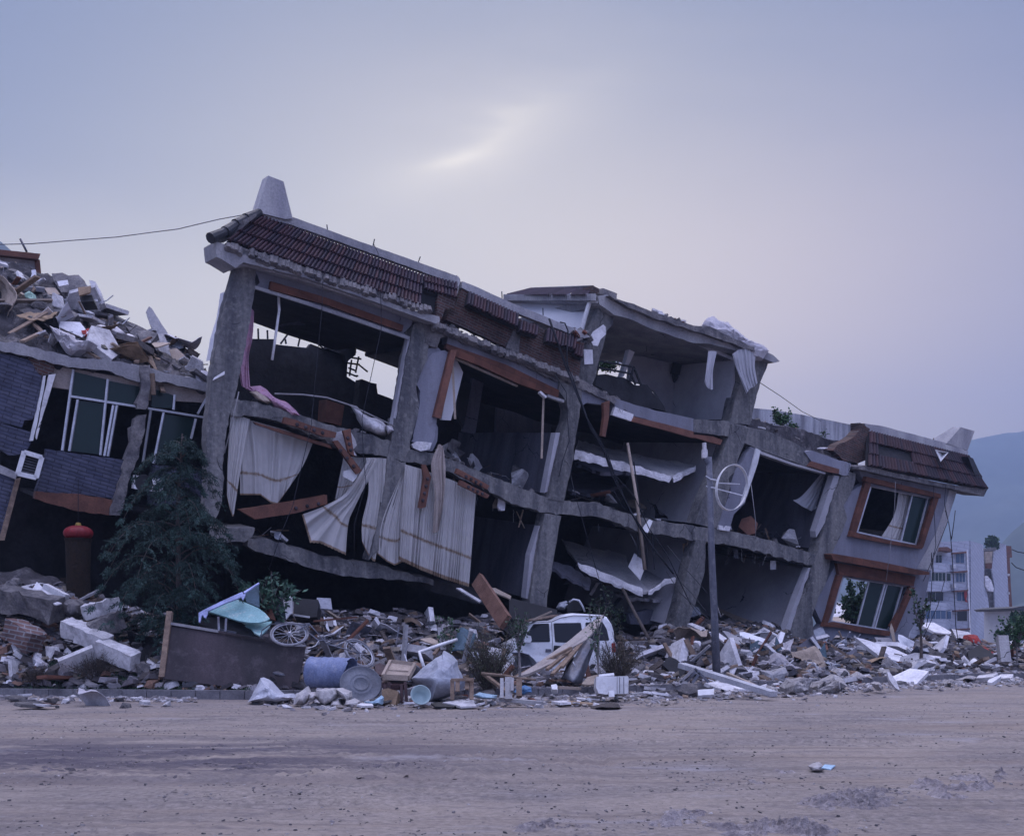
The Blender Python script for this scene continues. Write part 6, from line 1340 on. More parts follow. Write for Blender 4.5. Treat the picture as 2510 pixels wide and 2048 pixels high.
# fallen column board, leaning sheet, dark panel
bar('trim_beam', 'thick orange brown beam fallen at a slant from the middle floor', 'beam', 'I 745 -70', 'I 990 300', .36, .12, 'palered', Da=26.5, Db=24.2, roll=1.1)
lay('panel', 'large black panel edge left of the van roof', 'panel', 'I 1020 85 1200 130 1440 190 1440 240 1210 280 1020 270', 'black', .3, .1, D=28.8)
lay('plywood_sheet', 'tan plywood sheet with battens leaning on the van side', 'plywood sheet', 'I 1058 782 1200 700 1400 560 1540 460 1720 310 1842 232 1800 330 1690 450 1560 520 1400 650 1200 740', 'palewood2', 4.5, .05, D=20.4)
for i, (a, b) in enumerate((('I 1395 755', 'I 1700 430'), ('I 1350 710', 'I 1560 540'), ('I 1480 690', 'I 1720 400'), ('I 1060 785', 'I 1560 520'))):
    bar('batten', ('long', 'short upper', 'middle', 'lowest')[i]+' pale batten under the leaning plywood sheet', 'batten', a, b, .07, .05, 'wood', Da=20.6+.2*i, Db=(23.6, 22.4, 24, 22)[i], group='battens of the leaning plywood sheet')
def csheet(name, label, pts, m, D, bend, D2=None):
    q = pp(pts); D2 = D2 or D+.4; c = [P(*q[0], D2), P(*q[1], D2), P(*q[2], D), P(*q[3], D)]
    bm = new(); add_sheet(bm, lambda u, v: c[0].lerp(c[1], u).lerp(c[3].lerp(c[2], u), v)+V((0, -bend*math.sin(math.pi*u)+bend*.4*noise.noise(V((u*3, v*3, D))), bend*.3*noise.noise(V((u*2, v*2, 3))))), 14, 10, .02); return tag(obj(name, bm, M[m], smooth=True), label, 'sheet')
csheet('metal_sheet', 'curved grey metal sheet standing beside the leaning plywood', 'I 1700 440 1785 470 1650 830 1470 790', 'steel', 21.2, .25, 22)
csheet('metal_sheet', 'dark bowed sheet below the leaning plywood sheet', 'I 1540 610 1640 590 1600 790 1480 790', 'black', 21.6, .2, 22.2)
csheet('metal_sheet', 'lilac grey sheet leaning behind the dry bush', 'I 660 560 740 545 860 720 780 720', 'sheet', 21.6, .1)
csheet('metal_sheet', 'dark blue sheet standing left of the dry bush', 'I 600 340 740 400 700 520 500 560', 'bluepanel', 23.5, .15)
tube('handle', 'thin curved steel handle on the dark bowed sheet', 'handle', 'I 1575 640 1600 690 1560 780 1490 795', .015, 'alu', 21.3)
bar('plank', 'dark sloping plank left of the dry bush', 'plank', 'I 560 655', 'I 720 715', .14, .05, 'bark')
bar('plank', 'tan stick slanting down between bush and bench frame', 'plank', 'I 790 740', 'I 1050 940', .07, .05, 'wood', Da=20.4, Db=18.9)
bar('plank', 'pale plank lying against the van roof', 'plank', 'I 1220 280', 'I 1390 205', .08, .04, 'palewood', Da=26.9, Db=27)
bar('plank', 'brown board lying over the van bonnet', 'plank', 'I 1180 285', 'I 1430 240', .16, .04, 'wood', Da=27.2, Db=28.8)
bar('crate_wood', 'grey wreck of an iron gate behind the van roof', 'gate', 'I 1520 180', 'I 1640 150', .35, .3, 'black', Da=29.2, Db=29.2)
tube('bent_tube', 'white bent tube over the iron gate wreck', 'tube', 'I 1540 125 1580 100 1630 110 1660 160 1680 210', .03, 'alu', 28.8)
heap('sack', 'grey cloth bundle behind the van roof', 'bundle', 'I 1430 170 1460 130 1520 110 1540 150 1510 190 1450 190', 'sheet', D=29, depth=.4)
lay('plank', 'long pale slanting board on the slope above the black panel', 'plank', 'I 560 0 600 0 780 110 760 122', 'slabw', .4, .05, D=27.5)
lay('plank', 'tan board with bent edge above the black panel', 'plank', 'I 860 0 900 0 1040 70 1030 95 900 40', 'palewood', .6, .04, D=28)
# ---------------------------------------------------------------- right hand wreckage
lay('television', 'dark boxy television shell tipped up left of the lamp pole', 'television', 'J 438 665 495 592 560 620 655 700 590 808', 'black', .3, .35)
for i, s in enumerate(('J 590 820 720 700', 'J 650 815 735 715', 'J 720 700 840 820', 'J 590 820 660 822', 'J 700 825 760 740')):
    bar('metal_strip', ('first', 'second', 'third', 'fourth', 'fifth')[i]+' bar from the left of the open frame beside the television', 'bar', 'J '+' '.join(s.split()[1:3]), 'J '+' '.join(s.split()[3:5]), .05, .05, 'lightc' if i in (0, 3) else 'steel', Da=20.6, Db=20.6, group='bars of the broken frame by the television')
bar('metal_channel', 'long grooved pale metal channel reaching down to the road', 'channel', 'J 605 672', 'J 1405 922', .20, .10, 'alu', Da=21.6, Db=19.6)
bar('batten', 'thin pale batten right of the lamp pole foot', 'batten', 'J 1000 742', 'J 1270 860', .07, .04, 'palewood', Da=21.2, Db=20.4)
T = [
('slab', 'long white slab sloping down from the left to the pole', 'J 655 310 700 305 800 345 850 400 850 440 770 370', 'slabw', .8, .1),
('slab', 'white slab with broken end right of the pole', 'J 905 400 935 395 1000 440 990 490 960 500 910 440', 'plaster', .6, .1),
('bar slab', 'broad grey slab sloping right from the pole', 'J 960 372 1010 380 1140 450 1215 530 1200 560 1150 545 1010 430', 'lightc', 1.2, .18),
('slab', 'long dark edged slab below the broad grey slab', 'J 1000 475 1040 478 1130 560 1230 625 1215 635 1100 580', 'chunk', 1.0, .2),
('board', 'large white board with a dark stain leaning left of the blue box', 'J 1108 385 1150 382 1345 448 1350 488 1290 480 1200 500 1120 462', 'white', .5, .04),
('box', 'dark blue grey box on the slope under the curved tan board', 'J 1200 495 1270 455 1375 505 1365 560 1285 592 1200 540', 'bluepanel', .2, .4),
('slab', 'white fan shaped plaster slab right of the pole', 'J 905 475 930 480 1050 575 1050 625 980 625 910 608', 'slabw', .8, .06),
('board', 'pinkish flat board beside the pole foot', 'J 730 615 800 618 850 612 845 662 735 672', 'pinkb', .5, .03),
('slab', 'cracked grey plate standing right of the batten', 'J 1090 712 1150 705 1280 725 1280 822 1200 832 1135 815', 'slabw', .3, .08),
('slab', 'broad white slab lying flat in front of the canvas', 'J 1698 722 1760 705 1860 690 2045 702 2066 740 2064 805 1900 800 1720 780', 'slabw', 1.0, .15),
('panel', 'lilac grey panel leaning below the lower window', 'J 1745 372 1830 332 1892 480 1800 502', 'sheet', .3, .05),
('panel', 'brownish panel lying below the lilac grey panel', 'J 1608 512 1760 400 1805 512 1700 562', 'innerw', .4, .05),
('panel', 'dark blue fin standing right of the dark blue box', 'J 1428 420 1500 572 1480 580 1415 520', 'bluepanel', .2, .06),
('panel', 'dark pointed fin left of the lilac grey panel', 'J 1480 575 1540 480 1560 470 1510 575', 'black', .2, .06),
('slab', 'white slab lying under the fin row', 'J 1330 565 1400 530 1425 540 1350 575', 'plaster', .4, .05),
('slab', 'small white slab on top of the rubble under the curved board', 'J 1215 395 1250 375 1300 410 1290 430 1230 420', 'plaster', .3, .06),
('slab', 'grey roof shaped slab standing right of the metal channel end', 'J 1700 600 1780 590 1860 640 1990 665 1800 675 1730 650', 'sheet', .7, .05),
('panel', 'dark fin standing right of the grey roof shaped slab', 'J 1800 560 1850 470 1870 620 1810 640', 'bluepanel', .2, .05),
('slab', 'lilac slab lying in the rubble below the door threshold', 'J 325 495 400 500 520 540 540 590 430 580 380 560', 'sheet', .8, .05),
('board', 'tan pointed board near the television', 'J 330 640 380 580 440 600 440 670 380 680', 'wood', .4, .04),
('slab', 'white slab piece left of the pole top end', 'J 605 440 640 385 700 410 690 440', 'plaster', .3, .06),
('board', 'brown plank stack under the white slab at the pole', 'J 715 480 780 410 845 470 840 490 790 500', 'wood', .5, .2),
('block', 'grey block with flat face below the television', 'J 575 895 620 832 740 835 755 900 660 925', 'chunk', .3, .35),
('board', 'white tray like board on the road edge under the channel', 'J 745 885 890 875 885 925 750 935', 'white', .2, .06),
('slab', 'long white fallen slab under the corner of the painted wall', 'K 180 1200 250 1215 500 1290 690 1370 785 1440 680 1462 560 1420 400 1372', 'plaster', 1.8, .12),
('block', 'grey concrete block under the sill of the lower window', 'K 360 1200 500 1205 552 1245 545 1290 480 1285 385 1240', 'lightc', .5, .25),
('slab', 'white wall slab lying highest in the far right rubble', 'K 795 1080 850 1060 920 1060 1000 1100 1100 1160 1060 1168 930 1150 850 1110', 'plaster', 2.0, .15),
('slab', 'white wall slab with a dark hole in the far right rubble', 'K 820 1255 860 1242 950 1240 1060 1290 1172 1328 1160 1350 1050 1345 900 1315', 'plaster', 2.0, .15),
('panel', 'grey triangular panel right of the building corner', 'K 655 1325 700 1290 770 1395 700 1370', 'sheet', .4, .04),
('panel', 'dark board left of the long fallen slab', 'K 90 1350 190 1300 200 1390 130 1430', 'innerw', .4, .04),
('slab', 'white slab lying by the kerb at the far right', 'K 1430 1622 1440 1600 1550 1556 1560 1568 1470 1630', 'plaster', .6, .1),
('panel', 'white metal panel behind the tree stake on the right', 'K 1490 1290 1560 1250 1680 1230 1680 1300 1600 1330', 'white', .8, .05),
('slab', 'flat white slab behind the red armchair', 'K 1090 1120 1250 1150 1350 1240 1300 1260 1150 1240', 'slabw', 2.0, .2),
('slab', 'tall pointed pale slab standing on the road edge at right', 'K 480 1520 500 1525 570 1620 600 1700 560 1680 500 1600', 'slabw', .3, .07),
('board', 'thin curved board leaning at the building corner', 'K 505 1120 520 1065 545 1130 575 1310 560 1315 530 1220', 'palewood', .3, .03),
]
for nm, lb, pts, m, tl, th in T: lay({'slab': 'plaster_slab', 'bar slab': 'concrete_slab', 'block': 'concrete_block'}.get(nm, nm), lb, nm.split()[-1], pts, m, tl, th, rough=.5)
heap('canvas', 'big crumpled pale canvas spread over the rubble right of the channel', 'canvas', 'J 1210 662 1280 640 1350 620 1370 590 1420 558 1470 570 1560 640 1640 680 1710 708 1650 740 1560 690 1450 715 1400 725 1290 708', 'canvas', depth=.9, crumple=.12, rings=8)
heap('concrete_block', 'round hollowed concrete block under the canvas', 'concrete block', 'J 1282 715 1400 722 1510 692 1530 740 1490 820 1400 840 1300 820', 'lightc', depth=.5, crumple=.05)
heap('stone', 'large dusty boulder low in front of the canvas', 'stone', 'J 1480 860 1540 800 1660 780 1740 800 1700 900 1600 960 1500 930', 'stone', D=21.6, depth=.5, crumple=.16, rings=8)
heap('stone', 'big rubbly boulder at the foot of the broad white slab', 'stone', 'J 1740 870 1780 820 1860 800 1940 755 2020 800 2040 860 1990 900 1860 955 1760 945', 'stone', D=22.0, depth=.6, crumple=.2, rings=8, freq=5)
heap('stone', 'pale pointed boulder right of the metal channel end', 'stone', 'J 1340 900 1370 850 1430 870 1450 910 1390 925', 'stone', depth=.4)
for i, pts in enumerate(('K -80 1560 0 1495 90 1500 128 1550 120 1600 60 1615 -40 1610', 'K 130 1570 200 1525 270 1560 260 1610 150 1625', 'K 380 1560 420 1510 500 1500 520 1560 470 1600 400 1590', 'K 640 1510 700 1470 770 1490 760 1540 680 1550', 'K 365 1640 400 1620 450 1680 420 1710', 'K 1190 1600 1280 1565 1330 1580 1300 1610', 'K 1040 1640 1060 1600 1120 1610 1110 1650')):
    heap('stone', ('big pale slab like boulder right of the rubbly boulder', 'cracked pale stone below the long fallen slab', 'grey rounded stone left of the tall pointed slab', 'grey stone at the end of the long fallen slab', 'small wedge stone on the road edge left of the pointed slab', 'flat pale stone below the white cylinder', 'small grey stone below the white tub')[i], 'stone', pts, 'stone', depth=.5, crumple=.08)
heap('armchair', 'red armchair lying in the far right rubble', 'armchair', 'K 1232 1215 1245 1180 1300 1175 1335 1185 1370 1250 1345 1300 1290 1280 1240 1265', 'red', depth=.7, crumple=.04)
lay('red_board', 'long red board sloping down behind the red armchair', 'board', 'K 1370 1290 1400 1290 1540 1375 1540 1395 1480 1375', 'red', 1.0, .06)
lay('red_board', 'small red scrap left of the red armchair', 'scrap', 'K 1030 1210 1080 1205 1085 1225 1040 1228', 'red', .3, .04)
lay('cabinet', 'dark wrecked furniture mass below the red board', 'wreck', 'K 1240 1330 1350 1270 1460 1330 1520 1420 1400 1450 1250 1400', 'black', .8, .3, rough=2)
# white tub, cylinder
tb = pp('K 1090 1540')[0]; TDp = surfD(tb[0], tb[1]+8); c = P(*tb, TDp); bm = new()
for k in range(24): pass
prof = []; ex = V((1, 0, -.05)); 
oi_ = [[], [], [], []]
for k in range(25):
    a = math.pi+math.pi*k/24; p = c+V((math.cos(a)*52*TDp/FOC, .5+math.sin(a)*.7, .05-.12*math.cos(a)*0)); q = (math.cos(a)*.02, math.sin(a)*.02)
    for i, (dx, dz) in enumerate(((0, 0), (0, .16), (1, .16), (1, 0))): oi_[i].append(bm.verts.new(p+V((q[0]*dx, q[1]*dx-0, dz-.10))))
for k in range(24):
    for i in range(4): bm.faces.new((oi_[i][k], oi_[i][k+1], oi_[(i+1)%4][k+1], oi_[(i+1)%4][k]))
tag(obj('tub_rim', bm, M['white']), 'white curved rim of a round tub lying at the right road edge', 'tub')
bm = new(); q = pp('K 1275 1465 1425 1530'); d_ = surfD(*q[0], .1); add_tube(bm, [P(q[0][0], q[0][1], d_), P(lerp(q[0][0], q[1][0], .6), lerp(q[0][1], q[1][1], .6), d_-.2), P(q[1][0], q[1][1], d_-.3)], .22, 14, r1=.10); tag(obj('white_cylinder', bm, M['white'], smooth=True), 'white tapered cylinder lying right of the tub rim', 'cylinder')
bar('pillar', 'thick pale wooden stake standing at the far right', 'stake', 'K 1565 1190', 'K 1595 1440', .28, .2, 'lightc', Da=29.5, Db=29.3)
bar('pole', 'pale pole sticking out of the rubble by the building corner', 'pole', 'K 775 1460', 'K 930 1302', .10, .09, 'lightc')
bar('pole', 'dark short post end right of the long fallen slab', 'post', 'K 510 1455', 'K 575 1380', .12, .1, 'bark')
lay('duct', 'dark grey flat duct right of the white cylinder', 'duct', 'K 1415 1515 1560 1510 1585 1535 1500 1550 1430 1545', 'bluepanel', .4, .15)
tube('pipe', 'long curved pale pipe along the rubble to the corner of the building', 'pipe', 'J 1725 640 1740 600 1800 575 1900 570 2000 610 2120 660', .07, 'sheet', [None]*6)
tube('rod', 'long thin black pipe lying level before the long fallen slab', 'rod', 'J 1650 680 1850 672 2128 655', .03, 'wire', [None]*3)
tube('pole', 'thin dark pole leaning over the rubble behind the van', 'pole', 'J 95 10 200 220 320 440', .045, 'bark', [29, 27, 25])
for i, s in enumerate(('J 320 440 600 480', 'J 330 435 520 372', 'J 640 560 690 600', 'K 130 1220 230 1400', 'K 40 1200 110 1320', 'K 160 1170 215 1290', 'K 215 1450 380 1260', 'K 275 1225 320 1060', 'K 290 1220 350 1090', 'K 0 1360 200 1470', 'K 1500 1170 1530 1180', 'K 1380 1220 1470 1270', 'K 1560 1290 1700 1470')):
    a = s.split(); bar('plank', ('thin level stick ending at the pole rubble', 'pale stick rising left of the slanted column', 'short grey stick near the television', 'grey stick slanting under the lower window', 'thin stick left of the grey slanting stick', 'white stick behind the grey slanting stick', 'dark stick leaning right against the wall foot', 'pale stick standing before the lower window', 'second pale stick before the lower window, leaning more', 'white flat strip at the foot of the painted wall', 'short plank behind the far right stake', 'brown plank left of the far right stake', 'long stick leaning right of the far right stake')[i], 'stick', a[0]+' '+a[1]+' '+a[2], a[0]+' '+a[3]+' '+a[4], .07, .05, ('wood', 'palewood', 'lightc', 'lightc', 'lightc', 'white', 'bark', 'palewood', 'palewood', 'white', 'lightc', 'wood', 'wood')[i], group='sticks in the right hand rubble')
heap('paper', 'crumpled pale paper on the road at lower right', 'paper', 'S 1985 1878 2000 1870 2012 1868 2018 1876 2008 1884 2022 1886 2010 1890 1992 1888', 'sheetc', D=None, depth=.12, crumple=.02)
lay('paper', 'pale blue scrap of card on the road at lower right', 'card', 'S 2012 1880 2022 1872 2048 1874 2036 1884', 'aquab', .2, .01)
# ---------------------------------------------------------------- scattered wreckage
def rub(px, py, off): D = surfD(px, py); return P(px, py, D)+V((0, 0, off))
cnt = {}
def scatter(n, x0, x1, ya, yb, w, zf, smin=1, smax=1, zone_of=None):
    for _ in range(n):
        px = R.uniform(x0, x1); py = lerp(ya(px), yb(px), R.random()); k = R.choices(['chunk', 'slab', 'plank', 'brick', 'sheet', 'rod'], w)[0]
        if cnt.get(k, 0) >= 280: continue
        cnt[k] = cnt.get(k, 0)+1
        D = surfD(px, py)
        a, b = KIND[k][3]; s = (a+(b-a)*R.random()**1.8)*R.uniform(smin, smax) if k != 'brick' else R.uniform(.9, 1.1)
        place(k, P(px, py, D)+V((0, 0, .05 if k != 'chunk' else s*.15)), (zone_of or zone)(px), s, flat=(.6 if zf else .15))
topy = lambda px: interp(TOPY, px)+12
kerby = lambda px: HY+FOC*1.15/kerbD(px)-2
scatter(120, 0, 400, topy, lambda p: kerby(p)-18, [6, 4, 2, 4, 1, .6], True, .8, 1.3)
scatter(230, 640, 1250, topy, kerby, [4, 4, 7, 2, 3.5, 4], True)
scatter(34, 1240, 1560, lambda p: 1662, kerby, [4, 4, 4, 2, 3, 2], True)
scatter(280, 1520, 2200, topy, kerby, [4, 6, 6, 2, 3, 4], True)
scatter(110, 2180, 2510, topy, kerby, [6, 6, 3, 1, 2, 2], True, .8, 1.3)
fz = lambda px: 'lying on the road edge '+('by the grassy kerb' if px < 500 else 'in front of the rusty panel and drum' if px < 1000 else 'between the basin and the refrigerator' if px < 1500 else 'in front of the lamp pole' if px < 1950 else 'at the right end of the rubble')
scatter(26, 30, 420, lambda p: 1708, lambda p: 1738, [4, 3, 1, .3, .5, 0], False, .35, .7, fz)
scatter(60, 700, 1500, lambda p: 1708, lambda p: 1738, [5, 6, 3, .4, .6, .3], False, .3, .65, fz)
scatter(190, 1450, 2150, lambda p: kerby(p)-4, lambda p: kerby(p)+lerp(44, 22, (p-1450)/700), [7, 5, 1, .5, .5, .2], False, .35, .8, fz)
scatter(50, 2050, 2480, lambda p: kerby(p)-6, lambda p: kerby(p)+26, [7, 5, 1, .5, .8, .2], False, .5, .9, fz)
# fine bits: one mesh nobody could count
def bits(name, n, posf, sz, cols, seed, m='stuff', flat=.5):
    r = random.Random(seed); vs, fs, tn = [], [], []
    for _ in range(n):
        p = posf(r)
        if p is None: continue
        s = sz[0]+(sz[1]-sz[0])*r.random()**2.5; c = r.choice(cols); f = r.uniform(.7, 1.2); a = r.uniform(0, 6.28)
        e = V((math.cos(a), math.sin(a), r.uniform(-.4, .4)))*s; g = V((-math.sin(a), math.cos(a), r.uniform(-.4, .4)))*s*r.uniform(.3, .9); h = V((r.uniform(-.2, .2), r.uniform(-.2, .2), 1))*s*r.uniform(.15, .7)
        b = len(vs)
        vs += [p-e-g*r.uniform(.4, 1), p+e*r.uniform(.5, 1)-g, p+e+g*r.uniform(.5, 1), p-e*r.uniform(.4, 1)+g]; vs += [p+(v-p)*r.uniform(.5, .95)+h for v in vs[b:b+4]]
        fs += [(b, b+1, b+5, b+4), (b+1, b+2, b+6, b+5), (b+2, b+3, b+7, b+6), (b+3, b, b+4, b+7), (b+4, b+5, b+6, b+7)]; tn += [(c[0]*f, c[1]*f, c[2]*f, 1)]*20
    me = bpy.data.meshes.new(name); me.from_pydata([tuple(v) for v in vs], [], fs); ca = me.color_attributes.new('tint', 'FLOAT_COLOR', 'CORNER'); ca.data.foreach_set('color', [x for t in tn for x in t]); me.materials.append(M[m])
    o = bpy.data.objects.new(name, me); C.objects.link(o); return o
PAL = [(.20,.19,.21), (.50,.49,.52), (.12,.115,.13), (.07,.06,.06), (.28,.26,.27), (.17,.10,.075), (.20,.17,.14), (.05,.05,.06), (.09,.08,.09), (.12,.11,.12), (.04,.036,.04), (.14,.10,.075)]
def pm(r):
    px = r.uniform(-100, 2650); k = kerbD(px)+.3; b = DF(px, .5)
    if px > 2100: b = lerp(b, k+14, min(1, (px-2100)/200))
    if px < 420: b = min(b, k+3.4)
    D = lerp(k, b, r.random()**1.2); x = (px-CX)*D/FOC; return V((x, D, .13+mound(x, D)+r.uniform(0, .03)))
tag(bits('fine_rubble', 15000, pm, (.02, .2), PAL, 3), 'fine loose rubble, splinters and plaster crumbs covering the heaps behind the kerb', 'rubble', kind='stuff')
def pf(r):
    if r.random() < .12: px, dy = r.uniform(-20, 480), r.uniform(.02, .9)
    else:
        px = r.uniform(620, 2550); dy = abs(r.gauss(0, 1))*interp([(620, .5), (800, 1.3), (1500, 1.3), (1600, 1.5), (2100, 1.8), (2550, 1.5)], px)
    D = kerbD(px)-dy-.02
    if px > 900: D += .35
    x = (px-CX)*D/FOC; return V((x, D, max(ground(x, D), .15 if D > kerbD(px) else -1)+.005))
tag(bits('road_edge_rubble', 9000, pf, (.015, .09), [(.40,.38,.39), (.52,.50,.52), (.28,.26,.28), (.20,.18,.19), (.34,.29,.26)], 4), 'fine rubble and dust spilt over the kerb on to the road', 'rubble', kind='stuff')
def pg(r):
    D = 6.3*(20/6.3)**(r.random()**.8); x = r.uniform(-.55, .55)*D; return V((x, D, ground(x, D))) if noise.noise(V((x*.8, D*1.4, 4)))+.35*noise.noise(V((x*3, D*4, 4))) > r.uniform(-.25, .45) else None
tag(bits('gravel', 17000, pg, (.004, .019), [(.22,.20,.21), (.12,.11,.12), (.36,.34,.35), (.24,.21,.20), (.08,.075,.085)], 5), 'small gravel and clods strewn over the dirt road', 'gravel', kind='stuff')
# dry mud clumps at the lower right
def clump(label, px0, px1, py0, py1, hgt, n, seed, mt='mud'):
    r = random.Random(seed); bm = new(); D0 = FOC*CH/(py1-HY); D1 = FOC*CH/(py0-HY); cx_ = ((px0+px1)/2-CX); nx_, ny_ = (90, 60) if mt == 'mud' else (330, 40); G2 = []
    for j in range(ny_+1):
        D = lerp(D0, D1, j/ny_); row = []
        for i in range(nx_+1):
            x = (lerp(px0, px1, i/nx_)-CX)*D/FOC; u = i/nx_*2-1; v = j/ny_*2-1; e = max(0, 1-(u*u+v*v))**.6*max(0, .5+1.2*noise.noise(V((x*2.2, D*2.2, seed)))); 
            z = ground(x, D)-.02+hgt*e*(.15+.8*abs(noise.noise(V((x*5, D*5, seed))))+.9*abs(noise.noise(V((x*17, D*17, seed)))))
            row.append(bm.verts.new((x+.02*noise.noise(V((x*20, D*20, 0))), D, z)))
        G2.append(row)
    for j in range(ny_):
        for i in range(nx_): bm.faces.new((G2[j][i], G2[j][i+1], G2[j+1][i+1], G2[j+1][i]))
    tag(obj('mud_clump', bm, M[mt], smooth=False), label, 'mud clump', 'dry mud clumps on the road')
clump('long dark churned mud band across the left of the road, lower and wider one', -260, 1120, 1856, 1912, .045, 0, 11, 'wetmud')
clump('narrow dark churned mud band on the left of the road, upper one', 60, 1250, 1812, 1838, .035, 0, 12, 'wetmud')
clump('short dark mud streak right of the two long bands at left', 1050, 1520, 1862, 1880, .03, 0, 13, 'wetmud')
clump('small dark mud patches cut by the lower left picture edge', -80, 420, 1985, 2035, .035, 0, 14, 'wetmud')
clump('crusty dry mud clump nearest the right picture edge, upper of the two', 2220, 2440, 1892, 1968, .16, 0, 1)
clump('wide low mud clump left of the crusty upper one at right', 2010, 2290, 1930, 1985, .12, 0, 2)
clump('churned mud ridge cut by the bottom picture edge, right of centre', 1700, 2080, 1985, 2060, .15, 0, 3)
clump('pale churned mud ridge cut by the bottom picture edge, near the centre', 1240, 1480, 2000, 2060, .10, 0, 4)
clump('low mud clump with white crust below the road centre right', 1940, 2110, 1945, 1998, .09, 0, 5)
clump('single dark clod high at the right picture edge', 2432, 2472, 1888, 1914, .12, 0, 6)
clump('low dark mud patch on the road below the refrigerator, right', 1820, 1900, 1900, 1922, .05, 0, 7)
clump('flat brown clod left of the paper scrap on the road', 1885, 1960, 1878, 1896, .05, 0, 8)
clump('faint low mud ridge at the bottom, between the centre ridges', 1480, 1760, 1975, 2050, .08, 0, 9)
# ---------------------------------------------------------------- vegetation
class Cards:
    def __init__(s): s.v, s.f, s.t = [], [], []
    def quad(s, p, d, sd, l, wd, c):
        b = len(s.v); q = p+d*l; m_ = p+d*l*.5; s.v += [tuple(p), tuple(m_+sd*wd), tuple(q), tuple(m_-sd*wd)]; s.f.append((b, b+1, b+2, b+3)); s.t += [(c[0], c[1], c[2], 1)]*4
    def build(s, name, m, parent):
        base = wloc(parent); me = bpy.data.meshes.new(name); me.from_pydata([(a-base.x, b-base.y, c-base.z) for a, b, c in s.v], [], s.f); ca = me.color_attributes.new('tint', 'FLOAT_COLOR', 'CORNER'); ca.data.foreach_set('color', [x for t in s.t for x in t]); me.materials.append(M[m]); o = bpy.data.objects.new(name, me); C.objects.link(o); o.parent = parent; return o
def rv_(r, s=1): return V((r.gauss(0, s), r.gauss(0, s), r.gauss(0, s)))
def cedar():
    r = random.Random(12); D = 22.0; b = P(425, HY, D); base = V((b.x, D, .2)); top = P(447, 1062, D); t = thing('cedar_tree', 'dark drooping young cedar growing before the gap between the two buildings', 'tree', base)
    bm = new(); add_tube(bm, [base, base.lerp(top, .3)+V((.06, 0, 0)), base.lerp(top, .7)+V((-.04, 0, 0)), top], .09, 8, r1=.015); obj('trunk', bm, M['bark'], t)
    cd = Cards(); bmb = new(); n = 62
    for i in range(n):
        f = (i+.5)/n; z0 = lerp(.20, .985, f); p0 = base.lerp(top, z0); az = i*2.4+r.uniform(-.7, .7); Lb = (1.38*(1-f)**.5*(.6+.4*min(1, f*3))+.15)*r.uniform(.5, 1.35)*(1.05 if math.cos(az) < 0 else .9); d = V((math.cos(az), math.sin(az)*.9, 0)); pts = []
        rise = r.uniform(.2, .55)*Lb; droop = r.uniform(.5, .95)*Lb
        for k in range(9):
            s = k/8; pts.append(p0+d*Lb*s+V((0, 0, rise*math.sin(s*2.0)*1.0-droop*s**2.3)))
        add_tube(bmb, pts, .018, 4, r1=.005, cap=False)
        for k in range(2, 9):
            for sd in (-1, 1):
                q = pts[k]; side = V((-d.y, d.x, 0))*sd; Ls = Lb*.42*(1.1-k/9)*r.uniform(.6, 1.2)+.08; e = (d*.55+side*.8).normalized(); sh = r.uniform(.55, 1.25); hi = 1.0+.5*(k/8)
                m_ = 6
                for a in range(m_+1):
                    s = a/m_; c = q+e*Ls*s+V((0, 0, -.55*Ls*s*s))
                    for _ in range(9):
                        dd = (e*.5+V((0, 0, -.75))+rv_(r, .55)).normalized(); cc = sh*hi*r.uniform(.6, 1.3); cd.quad(c+rv_(r, .018), dd, dd.cross(rv_(r)).normalized(), r.uniform(.05, .10), .0075, (cc*.9, cc, cc*1.0))
    obj('branches', bmb, M['bark'], t); cd.build('crown', 'needles', t)
cedar()
def bush(name, label, cat, px, py0, py1, wpx, D, leafm, nl, leafsz, twigs=26, stem=0, seed=1, lw=.35, twigm='bark', low=.0, spread=1.0, leafy=1.0, color=(1,1,1)):
    r = random.Random(seed); b = P(px, py1, D); g0 = max(.0, mound(b.x, D))+.1; base = V((b.x, D, min(b.z, g0))); H_ = P(px, py0, D).z-base.z; Wd = wpx*D/FOC/2
    t = thing(name, label, cat, base); bm = new(); cd = Cards(); ends = []
    hub = base+V((0, 0, H_*stem))
    if stem: add_tube(bm, [base, base.lerp(hub, .5)+V((.02, 0, 0)), hub, hub+V((0, 0, H_*.2))], .022*max(.6, H_), 6, r1=.012)
    for i in range(twigs):
        a = r.uniform(0, 6.283); rr_ = Wd*math.sqrt(r.random()); tip = hub+V((math.cos(a)*rr_*spread, math.sin(a)*rr_*.8, (H_-H_*stem)*r.uniform(.45, 1.0)*(1-.3*(rr_/Wd)**2))); st = hub.lerp(base, r.random()*.15) if stem else base+V((r.uniform(-.2, .2)*Wd, r.uniform(-.1, .1), 0)); md = st.lerp(tip, .5)+V((r.uniform(-.06, .06), r.uniform(-.06, .06), .05))
        add_tube(bm, [st, md, tip], .009, 4, r1=.003, cap=False)
        for s in [r.random()**.7 for _ in range(5)]:
            p = st.lerp(md, s*2) if s < .5 else md.lerp(tip, s*2-1); q = p+(tip-st).normalized()*.12+rv_(r, .12)*Wd; add_tube(bm, [p, q], .004, 3, cap=False); ends.append((p, q))
        ends.append((md, tip))
    for _ in range(int(nl*leafy)):
        p, q = r.choice(ends); s = r.uniform(.2, 1.1); c = p.lerp(q, s)+rv_(r, .03)
        if c.z < base.z+low*H_: continue
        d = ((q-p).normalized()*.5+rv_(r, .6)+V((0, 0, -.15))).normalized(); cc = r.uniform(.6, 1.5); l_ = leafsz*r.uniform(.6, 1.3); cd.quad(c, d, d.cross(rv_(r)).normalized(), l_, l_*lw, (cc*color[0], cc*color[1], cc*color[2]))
    obj('stems', bm, M[twigm], t); cd.build('crown', leafm, t)
